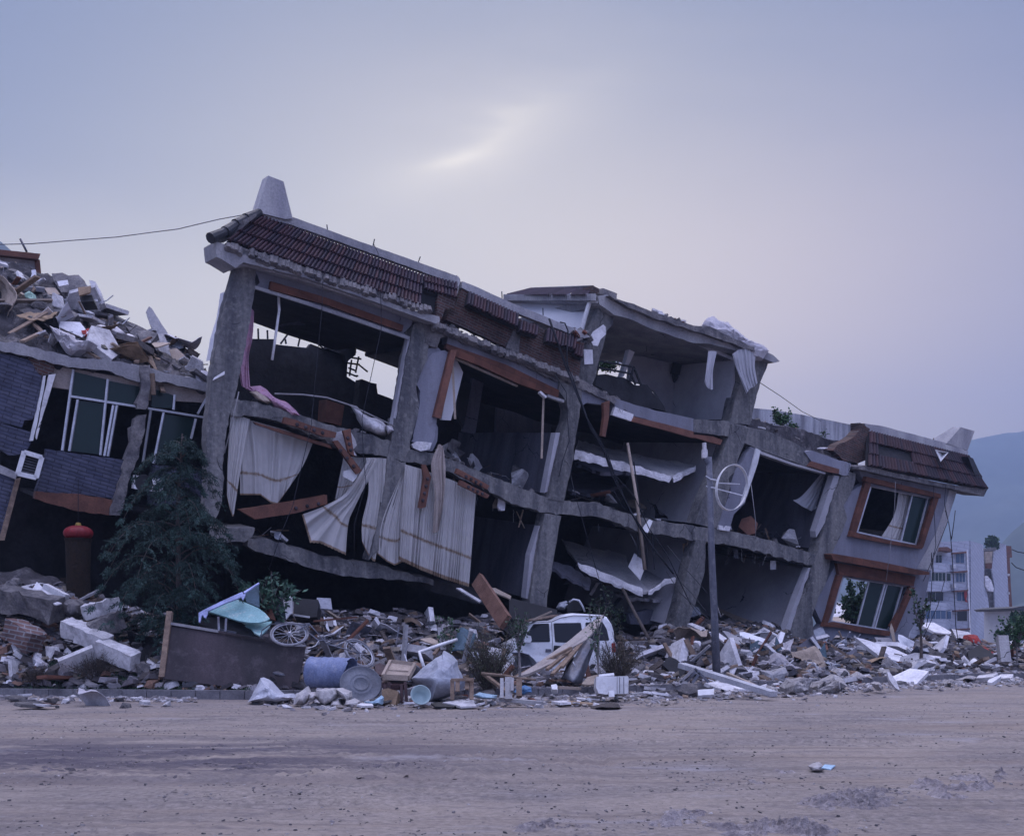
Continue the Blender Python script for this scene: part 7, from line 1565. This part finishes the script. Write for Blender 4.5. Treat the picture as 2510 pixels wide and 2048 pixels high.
x = pp('H 930 410')[0]; bush('leafy_tree', 'small broad leaved tree with bare pale stems behind the aqua stall top', 'tree', x[0], 1403, x[1], 165, 22.4, 'leaf', 620, .15, 22, .45, 3, .22, 'graybark', color=(1.3, 1.5, 1.8))
x = pp('I 850 730')[0]; bush('dry_bush', 'big twiggy half dry bush in front of the van bonnet', 'bush', x[0], 1538, x[1]+6, 125, 20.6, 'dryleaf', 5200, .045, 110, 0, 5, .12, 'bark', spread=1.25, color=(1.3, 1.5, 1.3))
x = pp('J 30 690')[0]; bush('dry_bush', 'second twiggy bush at the tail of the van', 'bush', 1512, 1550, 1636, 95, 21.0, 'dryleaf', 4200, .045, 90, 0, 6, .12, 'bark', spread=1.2, color=(1.0, 1.0, 1.0))
bush('dry_bush', 'dark brushwood clump in the grass before the left heap', 'bush', 232, 1605, 1668, 110, 20.9, 'dryleaf', 2600, .04, 90, 0, 7, .12, 'bark', spread=1.2, color=(.6, .55, .6))
bush('dry_bush', 'small rooty brush tuft at the left end of the grass strip', 'bush', 95, 1640, 1672, 60, 20.9, 'dryleaf', 1500, .04, 50, 0, 8, .12, 'bark', color=(.7, .55, .5))
bush('sapling', 'thin sapling with a narrow leafy head above the pipe frame', 'sapling', 1098, 1492, 1600, 62, 20.6, 'leaf', 420, .05, 16, .35, 9, .4, 'graybark', color=(1.2, 1.2, 1.2))
bush('sapling', 'slim sapling with a round leafy head before the van door', 'sapling', 1272, 1490, 1705, 56, 19.9, 'leaf', 520, .045, 20, .55, 10, .4, 'graybark')
bush('sapling', 'leafy shoot showing above the middle of the van roof', 'sapling', 1466, 1470, 1560, 60, 20.8, 'leaf', 160, .055, 9, .3, 11, .4, 'graybark', color=(.9, 1.1, .9))
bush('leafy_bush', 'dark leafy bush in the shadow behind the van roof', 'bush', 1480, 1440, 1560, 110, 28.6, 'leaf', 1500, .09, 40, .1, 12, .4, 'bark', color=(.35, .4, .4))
bush('sapling', 'thin twisted dark tree with few leaves right of the building corner', 'sapling', 2257, 1425, 1620, 70, 29.5, 'leaf', 170, .10, 12, .45, 13, .4, 'bark', color=(.8, .9, .9))
bush('sapling', 'small round headed tree by the far right stake', 'sapling', 2492, 1500, 1640, 90, 30.5, 'leaf', 1100, .08, 22, .4, 14, .4, 'graybark', color=(.8, 1.1, .9))
bush('leafy_bush', 'dark bush seen through the lower window of the painted wall', 'tree', 2108, 1410, 1560, 90, 50.0, 'leaf', 2600, .16, 60, .1, 15, .5, 'bark', color=(.5, .7, .6))
bush('leafy_bush', 'green weeds growing on the roof right of the roof-top room', 'weed', *pp('G 565 0')[0][:1], *[pp('G 0 385')[0][1]], pp('G 0 490')[0][1], 44, QP(1915, 1030, 2.5).y, 'leaf', 500, .10, 22, 0, 16, .5, 'bark', color=(1, 1.2, .9)) if False else None
def roofbush(label, px, py0, py1, wpx, w0, n, sz, seed, colr=(1, 1.2, .9)):
    r = random.Random(seed); b = QP(px, py1, w0); H_ = QP(px, py0, w0).z-b.z; Wd = wpx*b.y/FOC/2; t = thing('roof_weed', label, 'weed', b, 'weeds growing on the broken roofs'); cd = Cards(); bm = new()
    for i in range(14):
        tip = b+V((r.uniform(-1, 1)*Wd, r.uniform(-.5, .5)*Wd, H_*r.uniform(.5, 1))); add_tube(bm, [b, b.lerp(tip, .5)+V((0, 0, .08)), tip], .012, 4, r1=.004)
        for _ in range(n//14): d = rv_(r).normalized(); c = r.uniform(.6, 1.6); cd.quad(b.lerp(tip, r.uniform(.4, 1.05))+rv_(r, .06), d, d.cross(rv_(r)).normalized(), sz*r.uniform(.6, 1.3), sz*.3, (c*colr[0], c*colr[1], c*colr[2]))
    obj('stems', bm, M['bark'], t); cd.build('crown', 'leaf', t)
roofbush('bushy green weed on the roof in front of the rear parapet', 1917, 1006, 1046, 44, 2.4, 700, .10, 1)
roofbush('small green weed right of the bushy one on the roof', 1947, 1036, 1056, 22, 2.2, 220, .08, 2)
roofbush('tiny green sprout near the brick end of the roof', 2018, 1056, 1068, 12, 2.0, 60, .07, 3)
roofbush('green plant behind the railing of the roof-top room', 1490, 884, 912, 46, 6.0, 400, .12, 4)
# debris on the flat roof right of the roof-top room
for i in range(46):
    px = R.uniform(1845, 2090); py = interp([(1840, 1022), (1960, 1058), (2090, 1108)], px)+R.uniform(2, 20); k = R.choices(['chunk', 'slab', 'plank', 'brick', 'sheet'], [4, 3, 3, 3, 2])[0]
    place(k, QP(px, py, lerp(3.2, .6, R.random())), 'on the flat roof before the rear parapet', flat=.3, size=None if k == 'brick' else R.uniform(.25, .6))
for i in range(22):
    px = R.uniform(1490, 1720); py = interp([(1490, 742), (1600, 772), (1720, 806)], px)+R.uniform(-6, 4); place(R.choice(['chunk', 'slab', 'brick', 'plank']), QP(px, py, lerp(1.5, .5, R.random())), 'on the roof edge of the roof-top room', flat=.3)
for i in range(16):
    px = R.uniform(1395, 1445); py = R.uniform(808, 850); place(R.choice(['chunk', 'brick', 'brick']), QP(px, py, R.uniform(.2, .6)), 'at the broken end of the brick parapet', flat=.5)
for i in range(30):
    px = R.uniform(600, 2000); py = interp(beam2_top, px)-2; place(R.choices(['chunk', 'slab', 'brick', 'plank'], [5, 3, 1, 2])[0], QP(px, py, R.uniform(.15, .8)), 'on the middle floor edge of the leaning building', R.uniform(.15, .35), flat=.25)
for i in range(34):
    px = R.uniform(1090, 1520); py = interp(pp('E 120 470 560 640 1050 850 1500 1070'), px)-1; place('chunk', QP(px, py, R.uniform(.1, .5)), 'along the broken brick wall foot on the roof beam', R.uniform(.12, .3), flat=.4)
for i in range(18):
    px = R.uniform(595, 690); py = R.uniform(1290, 1325); place(R.choice(['plank', 'sheet', 'slab']), QP(px, py, R.uniform(.5, 1.0)), 'on the lowest floor beam behind the lace curtain', R.uniform(.2, .5), flat=.3)
# clutter lying and hanging inside the open bays
ZR = [(1100, 1370, 'in the dark room right of the wall panel'), (1405, 1700, 'in the open bay behind the wooden pole'), (1845, 1985, 'in the dark square opening')]
for k_ in range(60):
    a, b, zn = ZR[k_ % 3]; px = R.uniform(a, b); w_ = R.uniform(.8, 3.8); f_ = QP(px, interp(beam2_top, px), .3); p = QP(px, interp(beam2_top, px), .3); p = P(px, HY, QP(px, HY, w_).y); fz_ = f_.z+.16*(w_-.3)+.05
    place(R.choices(['chunk', 'slab', 'plank', 'sheet', 'rod'], [3, 2, 4, 4, 3])[0], V((p.x, p.y, fz_+R.uniform(0, .25))), zn, R.uniform(.25, .9), flat=.7)
for k_ in range(30):
    px = R.choice((R.uniform(1420, 1690), R.uniform(1110, 1300), R.uniform(1780, 1960))); y_ = interp(sorted(beam2_bot), px)+R.uniform(2, 22); o = place(R.choice(['rod', 'sheet', 'plank', 'rod']), QP(px, y_+12, R.uniform(.2, .8)), 'hanging under the middle floor edge', R.uniform(.2, .6), flat=.3); o.rotation_euler = (R.uniform(-.3, .3), R.uniform(1.0, 1.9), R.uniform(0, 3))
for k_ in range(26):
    px = R.uniform(1410, 1700); o = place(R.choice(['rod', 'sheet', 'plank', 'slab']), QP(px, R.uniform(1400, 1530), R.uniform(1.0, 3.5)), 'in the open bay behind the wooden pole', R.uniform(.3, .9), flat=.8)
# grass strip at the left kerb
r = random.Random(8); cd = Cards()
for _ in range(9000):
    px = r.uniform(-40, 620); D = kerbD(px)+r.uniform(.17, 1.0); x_ = (px-CX)*D/FOC
    if noise.noise(V((x_*1.3, D*1.3, 2))) < -.12+.3*(D-kerbD(px)-.5): continue
    p = V((x_, D, .13+mound(x_, D))); d = V((r.gauss(0, .5), r.gauss(0, .5), .8)).normalized(); c = r.uniform(.5, 1.8); cd.quad(p, d, d.cross(rv_(r)).normalized(), r.uniform(.04, .11), .012, (c, c*1.05, c))
ge = bpy.data.objects.new('tmp', None); o = cd.build('grass_strip', 'grass', ge); o.parent = None; bpy.data.objects.remove(ge); tag(o, 'strip of low green grass along the kerb at the left', 'grass', kind='stuff')
# ---------------------------------------------------------------- far apartment block
AD = 150.0
ap = thing('apartment_block', 'white tiled apartment block with brown cornices, split apart by a deep crack', 'building', P(2400, HY, AD+6)); ap.location.z = -4
def ap_part(name, pts, m, D, depth, parent=None, skew=0):
    q = pp(pts); bm = new(); add_prism(bm, [P(x, y, D) for x, y in q], V((skew, depth, 0))); return obj(name, bm, M[m], parent or ap)
def ap_face(name, pts, Ds, m, th=.4): q = pp(pts); bm = new(); f = [P(x, y, d) for (x, y), d in zip(q, Ds)]; add_prism(bm, f, V((0, th, 0))); return obj(name, bm, M[m], ap)
ap_part('front_wall', 'K 700 310 1270 288 1270 1300 700 1300', 'whitebrick', AD, 16)
ap_face('side_wall', 'K 1270 288 1390 325 1400 560 1395 700 1430 800 1455 1000 1455 1350 1275 1350', (AD-.2, AD+8, AD+8, AD+8, AD+9, AD+9, AD+9, AD-.2), 'whitebrick')
ap_face('side_wall', 'K 1520 305 1605 325 1645 1100 1640 1350 1500 1350 1505 1000 1500 900 1495 700 1470 560 1490 400', (AD+13, AD+20, AD+20, AD+20, AD+13, AD+13, AD+13, AD+13, AD+12, AD+13), 'whitebrick')
ap_part('cracked_core', 'K 1390 360 1505 350 1510 1300 1440 1300', 'chunk', AD+14, 3)
ap_part('inner_wall', 'K 1405 392 1480 388 1470 440 1478 495 1418 500', 'palewood', AD+11, .5); ap_part('ledge', 'K 1418 500 1475 498 1470 552 1422 548', 'redwood', AD+10.5, .5)
ap_part('hanging_wall_slab', 'K 1405 625 1430 620 1465 660 1490 740 1485 770 1440 760 1410 720', 'plaster', AD+8, .5)
ap_part('end_strip', 'K 1603 335 1655 338 1662 445 1640 450 1650 700 1672 1050 1650 1080 1608 450', 'redwood', AD+20.5, 1)
for y in (600, 775, 1000): ap_part('bracket', 'K 1615 %d 1640 %d 1640 %d 1615 %d' % (y, y, y+20, y+20), 'white', AD+20, .4)
ap_part('roof_room', 'K 1400 370 1500 350 1515 360 1505 385 1400 385', 'chunk', AD+11, 3)
ap_part('corner_pipe', 'K 1232 375 1245 375 1275 1170 1262 1170', 'white', AD-.25, .2)
def apwin(x0, y0, x1, y1, m='aptglass', D=AD-.05, n=2, slant=0):
    o = ap_part('window_frame', 'K %f %f %f %f %f %f %f %f' % (x0, y0, x1, y0+slant, x1, y1+slant, x0, y1), 'white', D, .1); w_ = (x1-x0)/n
    for i in range(n):
        a, b = x0+i*w_+2.5, x0+(i+1)*w_-2.5; ap_part('pane', 'K %f %f %f %f %f %f %f %f' % (a, y0+3, b, y0+3+slant, b, y1-3+slant, a, y1-3), m, D-.05, .04, o)
apwin(1130, 405, 1212, 500); apwin(1132, 590, 1222, 682, n=3); apwin(1140, 768, 1235, 860); apwin(1142, 948, 1240, 1048, 'vanglass', n=1); apwin(940, 420, 1000, 498, 'vanglass')
for y, x0 in ((395, 1105), (575, 1098), (755, 1110), (940, 1115), (1120, 1100)): ap_part('cornice', 'K %d %d %d %d %d %d %d %d' % (x0, y+5, 1232+(y-395)*.05, y-6, 1232+(y-395)*.05, y+8, x0, y+18), 'redwood', AD-.7, .7)
ap_part('roof_cornice', 'K 975 350 1050 345 1100 375 1095 395 1040 380 970 385', 'redwood', AD-2, 2)
for (y0, y1, x0) in ((500, 585, 925), (672, 765, 870), (870, 945, 845), (1030, 1130, 835)):
    ap_part('balcony', 'K %d %d 1040 %d 1040 %d %d %d' % (x0, y0, y0, y1, x0, y1), 'whitebrick', AD-3, 3, skew=.0); ap_face('balcony_side', 'K 1040 %d 1085 %d 1085 %d 1040 %d' % (y0, y0+20, y1-10, y1), (AD-3, AD-.1, AD-.1, AD-3), 'whitebrick', .2)
apwin(900, 588, 1035, 670, 'glass', AD-2.9, 4); apwin(840, 945, 1038, 1028, 'aptglass', AD-2.9, 4); apwin(1045, 595, 1085, 670, 'glass', AD-1.5, 1); apwin(860, 770, 1015, 858, 'vanglass', AD-1.0, 2); apwin(1045, 950, 1090, 1030, 'aptglass', AD-1.4, 1)
for x_, y_ in ((1115, 530), (1120, 715)): ap_part('air_conditioner_unit', 'K %d %d %d %d %d %d %d %d' % (x_-14, y_-18, x_+14, y_-18, x_+14, y_+16, x_-14, y_+16), 'white', AD-1, .8)
ap_part('laundry', 'K 1210 770 1235 750 1240 800 1230 840 1245 870 1225 865 1215 820', 'red', AD-.5, .2)
bush('leafy_bush', 'small tree growing on the roof of the split apartment block', 'tree', 2432, 1318, 1342, 30, AD+12, 'leaf', 500, .7, 24, 0, 21, .5, 'bark', color=(.7, .9, .7)) if False else None
def farbush(label, px, py0, py1, wpx, D, n, sz, seed, col_, cat='tree', nm='far_tree'):
    r = random.Random(seed); b = P(px, py1, D); H_ = (py1-py0)*D/FOC; Wd = wpx*D/FOC/2; t = thing(nm, label, cat, b); cd = Cards(); bm = new(); add_tube(bm, [b, b+V((0, 0, H_*.6))], .04*H_, 6, r1=.01*H_); cl_ = [(b+V((r.uniform(-.8, .8)*Wd, r.uniform(-.5, .5)*Wd, H_*r.uniform(.35, .9))), r.uniform(.2, .4)*Wd) for _ in range(9)]
    for c, _ in cl_: add_tube(bm, [b+V((0, 0, H_*.3)), c], .012*H_, 4, r1=.005*H_)
    for _ in range(n): c, q = r.choice(cl_); d = rv_(r).normalized(); p = c+rv_(r).normalized()*q*r.random()**.4; f = r.uniform(.6, 1.5); cd.quad(p, d, d.cross(rv_(r)).normalized(), sz*r.uniform(.6, 1.3), sz*.3, (col_[0]*f, col_[1]*f, col_[2]*f))
    obj('trunk', bm, M['bark'], t); cd.build('crown', 'leaf', t)
farbush('small tree growing on the roof of the split apartment block', 2434, 1318, 1345, 34, AD+12, 700, .5, 21, (.8, 1, .8))
farbush('green tree between the apartment block and the right picture edge', 2497, 1500, 1585, 46, 90, 1400, .45, 22, (.9, 1.2, 1))
farbush('dark round tree low beside the foot of the apartment block', 2462, 1540, 1600, 40, 100, 900, .5, 23, (.6, .8, .7))
# old house at the right edge
hs = thing('old_house', 'low pale house with a dark tiled roof at the far right edge', 'house', P(2515, 1570, 120))
def hp_(name, pts, m, D, dep): q = pp(pts); bm = new(); add_prism(bm, [P(x, y, D) for x, y in q], V((0, dep, 0))); return obj(name, bm, M[m], hs)
hp_('wall', 'K 1690 950 2100 950 2100 1260 1690 1260', 'sideplaster', 122, 8); hp_('roof', 'K 1660 925 1760 905 2100 900 2100 945 1690 945', 'ridge', 120, 10); hp_('eave_strip', 'K 1700 990 2100 985 2100 1000 1700 1005', 'redwood', 121.5, .5); hp_('gate', 'K 1700 1050 1775 1050 1775 1200 1700 1200', 'bluepanel', 121.8, .3)
# broken wall slabs seen through the lower window
lay('wall_slab', 'pale fallen wall seen through the lower window of the painted wall', 'wall slab', 'K -60 950 0 865 60 885 120 890 130 920 80 950 150 1010 150 1060 0 1050 -60 1040', 'slabw', 3, .4, D=60)
lay('wall_slab', 'second pale slab under the one seen through the lower window', 'wall slab', 'K -60 1010 60 1000 170 1050 170 1080 -60 1080', 'palewood', 2, .3, D=56)
# overhead and distant wires
def wire(label, pts, Ds, r_, m='wire'): bm = new(); add_tube(bm, [P(x, y, d) for (x, y), d in zip(pts, Ds)], r_, 5); tag(obj('wire', bm, M[m], smooth=True), label, 'wire', 'overhead wires')
wire('long overhead wire running from the left edge to the roof corner', pp('A -100 132 0 130 250 125 620 95 950 70 1250 30 1450 5 C 0 385 150 350 340 316'), [26]*10, .012, 'steel')
wire('upper distant wire at the right picture edge', pp('K 1660 370 1710 392 1800 408'), [100]*3, .05); wire('lower distant wire at the right picture edge', pp('K 1655 495 1700 540 1800 575'), [100]*3, .05)
wire('wire pair end dropping from the leaning corner, left one', pp('K 1062 110 1080 240 1100 500 1115 800 1130 1100 1160 1280'), [34]*6, .014)
wire('wire pair end dropping from the leaning corner, right one', pp('K 1125 0 1110 130 1090 270'), [34]*3, .014)
wire('thin wire curving from the painted wall to the rubble', pp('K 1030 640 960 900 880 1080 800 1250'), [33]*4, .012); wire('thin wire left of the curving one by the building corner', pp('K 920 400 910 560 890 900 850 1100'), [33]*4, .012)
for i, s in enumerate(('F 1440 1130 1550 1300 1700 1440 1790 1520', 'F 1500 1160 1640 1300 1760 1450', 'F 1640 1400 1700 1480 1800 1560', 'F 1450 920 1600 1110 1770 1300')): wire(('longest of the thin wires', 'middle one of the thin wires', 'lowest of the thin wires', 'highest of the thin wires')[i]+' crossing the slanted column near the pole', pp(s), [28, 27, 26, 25][:len(pp(s))], .010)
# ---------------------------------------------------------------- hills
def hillmat(name, c, c2):
    return mat(name, c, c2, .006, bump=.6, bs=.05, grain=.35)
M['hillA'] = hillmat('forested_hill', (.055,.075,.06), (.035,.05,.045))
def ridge(name, prof, D, depth, amp, seed, base=-30):
    r = []; bm = new(); nx_, ny_ = 150, 26; pts = prof
    for i in range(nx_+1):
        px = lerp(pts[0][0], pts[-1][0], i/nx_); top = P(px, interp(pts, px), D); col_ = []
        for j in range(ny_+1):
            s = j/ny_; d = D-depth*(1-s); x = top.x*(d/D)*.5+top.x*.5; z = lerp(base, top.z, s**.9); n = noise.fractal(V((x*.006, d*.006, seed)), 1.0, 2.0, 5)*amp*math.sin(math.pi*min(1, s*.97)); n += noise.noise(V((x*.05, d*.05, seed)))*amp*.08; col_.append(bm.verts.new((x, d, z+n)))
        for s in (1, 2): col_.append(bm.verts.new((top.x, D+depth*.4*s, lerp(top.z, base, s/2))))
        r.append(col_)
    for a, b in zip(r, r[1:]):
        for j in range(len(a)-1): bm.faces.new((a[j], b[j], b[j+1], a[j+1]))
    tag(obj(name, bm, M['hillA'], smooth=True, loc=V((0, 0, 0))), kind='structure')
ridge('hill', [(1900, 1400), (2050, 1330), (2200, 1180), (2300, 1105), (2360, 1082), (2430, 1068), (2520, 1055), (2700, 1040), (3100, 1120)], 1700, 700, 26, 1)
ridge('hill', [(2100, 1560), (2300, 1470), (2400, 1400), (2440, 1340), (2480, 1300), (2520, 1272), (2700, 1180), (3000, 1100)], 800, 300, 25, 2)
ridge('hill', [(1700, 1420), (2000, 1440), (2200, 1470), (2350, 1520), (2500, 1500), (2900, 1450)], 1000, 300, 30, 3)
ridge('hill', [(-500, 300), (-200, 440), (-60, 545), (0, 592), (30, 618), (90, 700), (200, 900), (400, 1300)], 700, 260, 15, 4)
# ---------------------------------------------------------------- air
bm = new(); add_box(bm, V((0, 850, 200)), (3800, 1900, 412)); hz = obj('haze', bm, M['mud'], loc=V((0, 850, -6)))
hm = bpy.data.materials.new('evening_haze'); hm.use_nodes = True; t = hm.node_tree; t.nodes.clear(); o_ = t.nodes.new('ShaderNodeOutputMaterial'); pv = t.nodes.new('ShaderNodeVolumePrincipled'); pv.inputs['Color'].default_value = (.48, .64, 1.0, 1); pv.inputs['Density'].default_value = HAZE if 'HAZE' in globals() else .0006; pv.inputs['Anisotropy'].default_value = .2; t.links.new(pv.outputs[0], o_.inputs['Volume'])
hz.data.materials.clear(); hz.data.materials.append(hm); tag(hz, 'thin blue evening haze over the valley', 'haze', kind='stuff')
# ---------------------------------------------------------------- labels that single out each scattered piece
LM = [(45,1450,'the rounded lump of the left heap'),(120,1490,'the big dark broken beam'),(200,1500,'the dark cube block'),(250,1520,'the broken parapet row'),(75,1560,'the layered brick chunk'),(170,1610,'the white kite shaped plaster'),(330,1500,'the cedar trunk'),(350,1630,'the three metal rails'),(400,1640,'the leaning wooden post'),(70,1650,'the brush tuft'),(740,1560,'the bicycle wheel'),(700,1480,'the white door panel'),(800,1530,'the white cardboard box'),(830,1490,'the long reddish plank'),(880,1580,'the far bicycle wheel'),(820,1650,'the blue oil drum'),(890,1670,'the drum lid'),(930,1530,'the angular skyline block'),(960,1590,'the orange brown planks'),(980,1640,'the wooden drawer'),(1060,1570,'the white pipe frame'),(1090,1650,'the grey cone shaped sheet'),(1030,1705,'the pale green basin'),(1130,1690,'the small table frame'),(1130,1550,'the dark blue sheet'),(1200,1600,'the big dry bush'),(1240,1700,'the bench frame'),(1290,1690,'the blue plastic bag'),(1240,1500,'the fallen orange beam'),(1330,1600,'the van door'),(1380,1650,'the leaning plywood'),(1480,1650,'the curved metal sheet'),(1500,1680,'the white refrigerator'),(1480,1730,'the dark earth pile'),(1520,1590,'the bush at the van tail'),(1590,1560,'the thin level stick'),(1650,1640,'the tipped television'),(1720,1550,'the long white slab'),(1755,1620,'the foot of the lamp pole'),(1780,1560,'the broad grey slab'),(1860,1570,'the dark blue box'),(1820,1650,'the lower end of the metal channel'),(1870,1690,'the end of the channel'),(1830,1540,'the stained white board'),(1900,1620,'the pale canvas'),(1900,1660,'the hollowed block'),(1950,1700,'the large dusty boulder'),(1960,1580,'the brownish panel'),(2030,1550,'the lilac grey panel'),(2030,1650,'the broad flat white slab'),(2060,1690,'the rubbly boulder'),(2100,1600,'the foot of the lower window'),(2170,1590,'the long fallen slab'),(2190,1670,'the tall pointed slab'),(2240,1640,'the dark post end'),(2290,1560,'the highest far slab'),(2310,1590,'the slab with a hole'),(2380,1570,'the red armchair'),(2340,1650,'the white tub rim'),(2400,1640,'the white cylinder'),(2460,1600,'the far right stake'),(2440,1660,'the flat dark duct'),(620,1720,'the white plastic sack'),(780,1725,'the torn pale sheets'),(1380,1735,'the long cardboard strip'),(1700,1730,'the pale grey block under the television'),(1600,1730,'the refrigerator road side'),(2300,1690,'the small stones before the tub'),(200,1725,'the kerb before the grass'),(350,1730,'the kerb near the rusty panel'),
 (60,640,'the brown roof cornice'),(180,690,'the brick fragment on the roof'),(215,720,'the white block on the roof'),(80,760,'the long sliding roof slab'),(170,760,'the broad roof slab'),(250,810,'the white quilt'),(170,840,'the hanging roof cloth'),(370,790,'the upright roof slab'),(420,850,'the torn grey roof sheet'),(450,890,'the rounded brown roof board'),(350,880,'the broken window column head'),(300,870,'the white edged roof slab'),(500,915,'the right end of the roof rubble'),
 (1500,745,'the roof-top room corner'),(1600,775,'the middle of the roof-top room edge'),(1700,800,'the white plastic on the roof-top room'),(1420,830,'the end of the brick parapet'),(1870,1035,'the left end of the flat roof'),(1920,1040,'the bushy roof weed'),(1990,1065,'the middle of the flat roof'),(2060,1090,'the brick end of the flat roof'),(1120,820,'the brick wall left end'),(1250,880,'the middle of the brick wall'),(1400,950,'the crossing black cables'),(1480,990,'the right end of the roof beam'),
 (650,1000,'the pink cloth'),(760,1040,'the cream tub'),(1000,1100,'the second column'),(1150,1150,'the orange trim boards'),(1380,1230,'the third column'),(1550,1270,'the long wooden pole'),(1700,1290,'the hoop of the lamp pole'),(1850,1315,'the dark square opening'),(1960,1350,'the fifth column'),(640,1310,'the lowest floor beam')]
MCOL = {'broken_concrete': 'dark grey', 'dusty_white_slab': 'dusty white', 'white_plaster': 'white', 'raw_wood': 'brown', 'pale_board': 'tan', 'orange_brown_board': 'orange brown', 'pale_concrete': 'pale grey', 'bark': 'dark', 'grey_plastic_sheet': 'grey', 'dull_steel': 'steel grey', 'pale_cloth': 'pale', 'cardboard': 'cardboard coloured', 'white_wall_paint': 'lilac white', 'black_plastic': 'black', 'rusty_steel_sheet': 'rusty', 'aluminium_frame': 'silver', 'red_brick_loose': 'red'}
bpy.context.view_layer.update()
names = {v[0] for v in KIND.values()}; seen = {}
cand = [o for o in C.objects if o.parent is None and o.get('group') and o.name.split('.')[0] in names and any(o.get('label', '').startswith(x) for x in WHAT.values())]
for o in cand:
    p = o.location; px, py = CX+FOC*p.x/p.y, HY-FOC*(p.z-CH)/p.y; ds = sorted((math.hypot(px-a, (py-b)*1.3), n, a, b) for a, b, n in LM)
    d, n, a, b = ds[0]; dx, dy = px-a, py-b
    rel = ('right at' if d < 9 else ('just ' if d < 28 else '')+('left of' if dx < 0 else 'right of') if abs(dx) > abs(dy)*1.3 else ('just ' if d < 28 else '')+('above' if dy < 0 else 'below'))
    s = max(o.dimensions); w0 = WHAT[[k for k, v in KIND.items() if v[0] == o.name.split('.')[0]][0]].replace('small ', ''); sz = 'tiny ' if s < .22 else 'small ' if s < .38 else '' if s < .6 else 'large '
    base = sz+MCOL.get(o.data.materials[0].name, 'grey')+' '+w0.replace('thin ', '')
    for lb in (base+' '+rel+' '+n, base+' by '+n+' and '+ds[1][1][4:], 'tilted '+base+' near '+n, base+' beside '+n, 'flat '+base+' beside '+n, base+' close to '+ds[1][1], 'tilted '+base+' close to '+ds[1][1], base+(' further left, ' if dx < 0 else ' further right, ')+rel+' '+n, ('flat lying ' if abs(o.rotation_euler.x)+abs(o.rotation_euler.y) < .45 else 'tilted ')+base+' '+rel+' '+n):
        if len(lb.split()) <= 16 and lb not in seen: break
    else: lb = base+' near '+ds[2][1]
    seen[lb] = 1; o['label'] = lb; o['group'] = KIND[[k for k, v in KIND.items() if v[0] == o.name.split('.')[0]][0]][4]
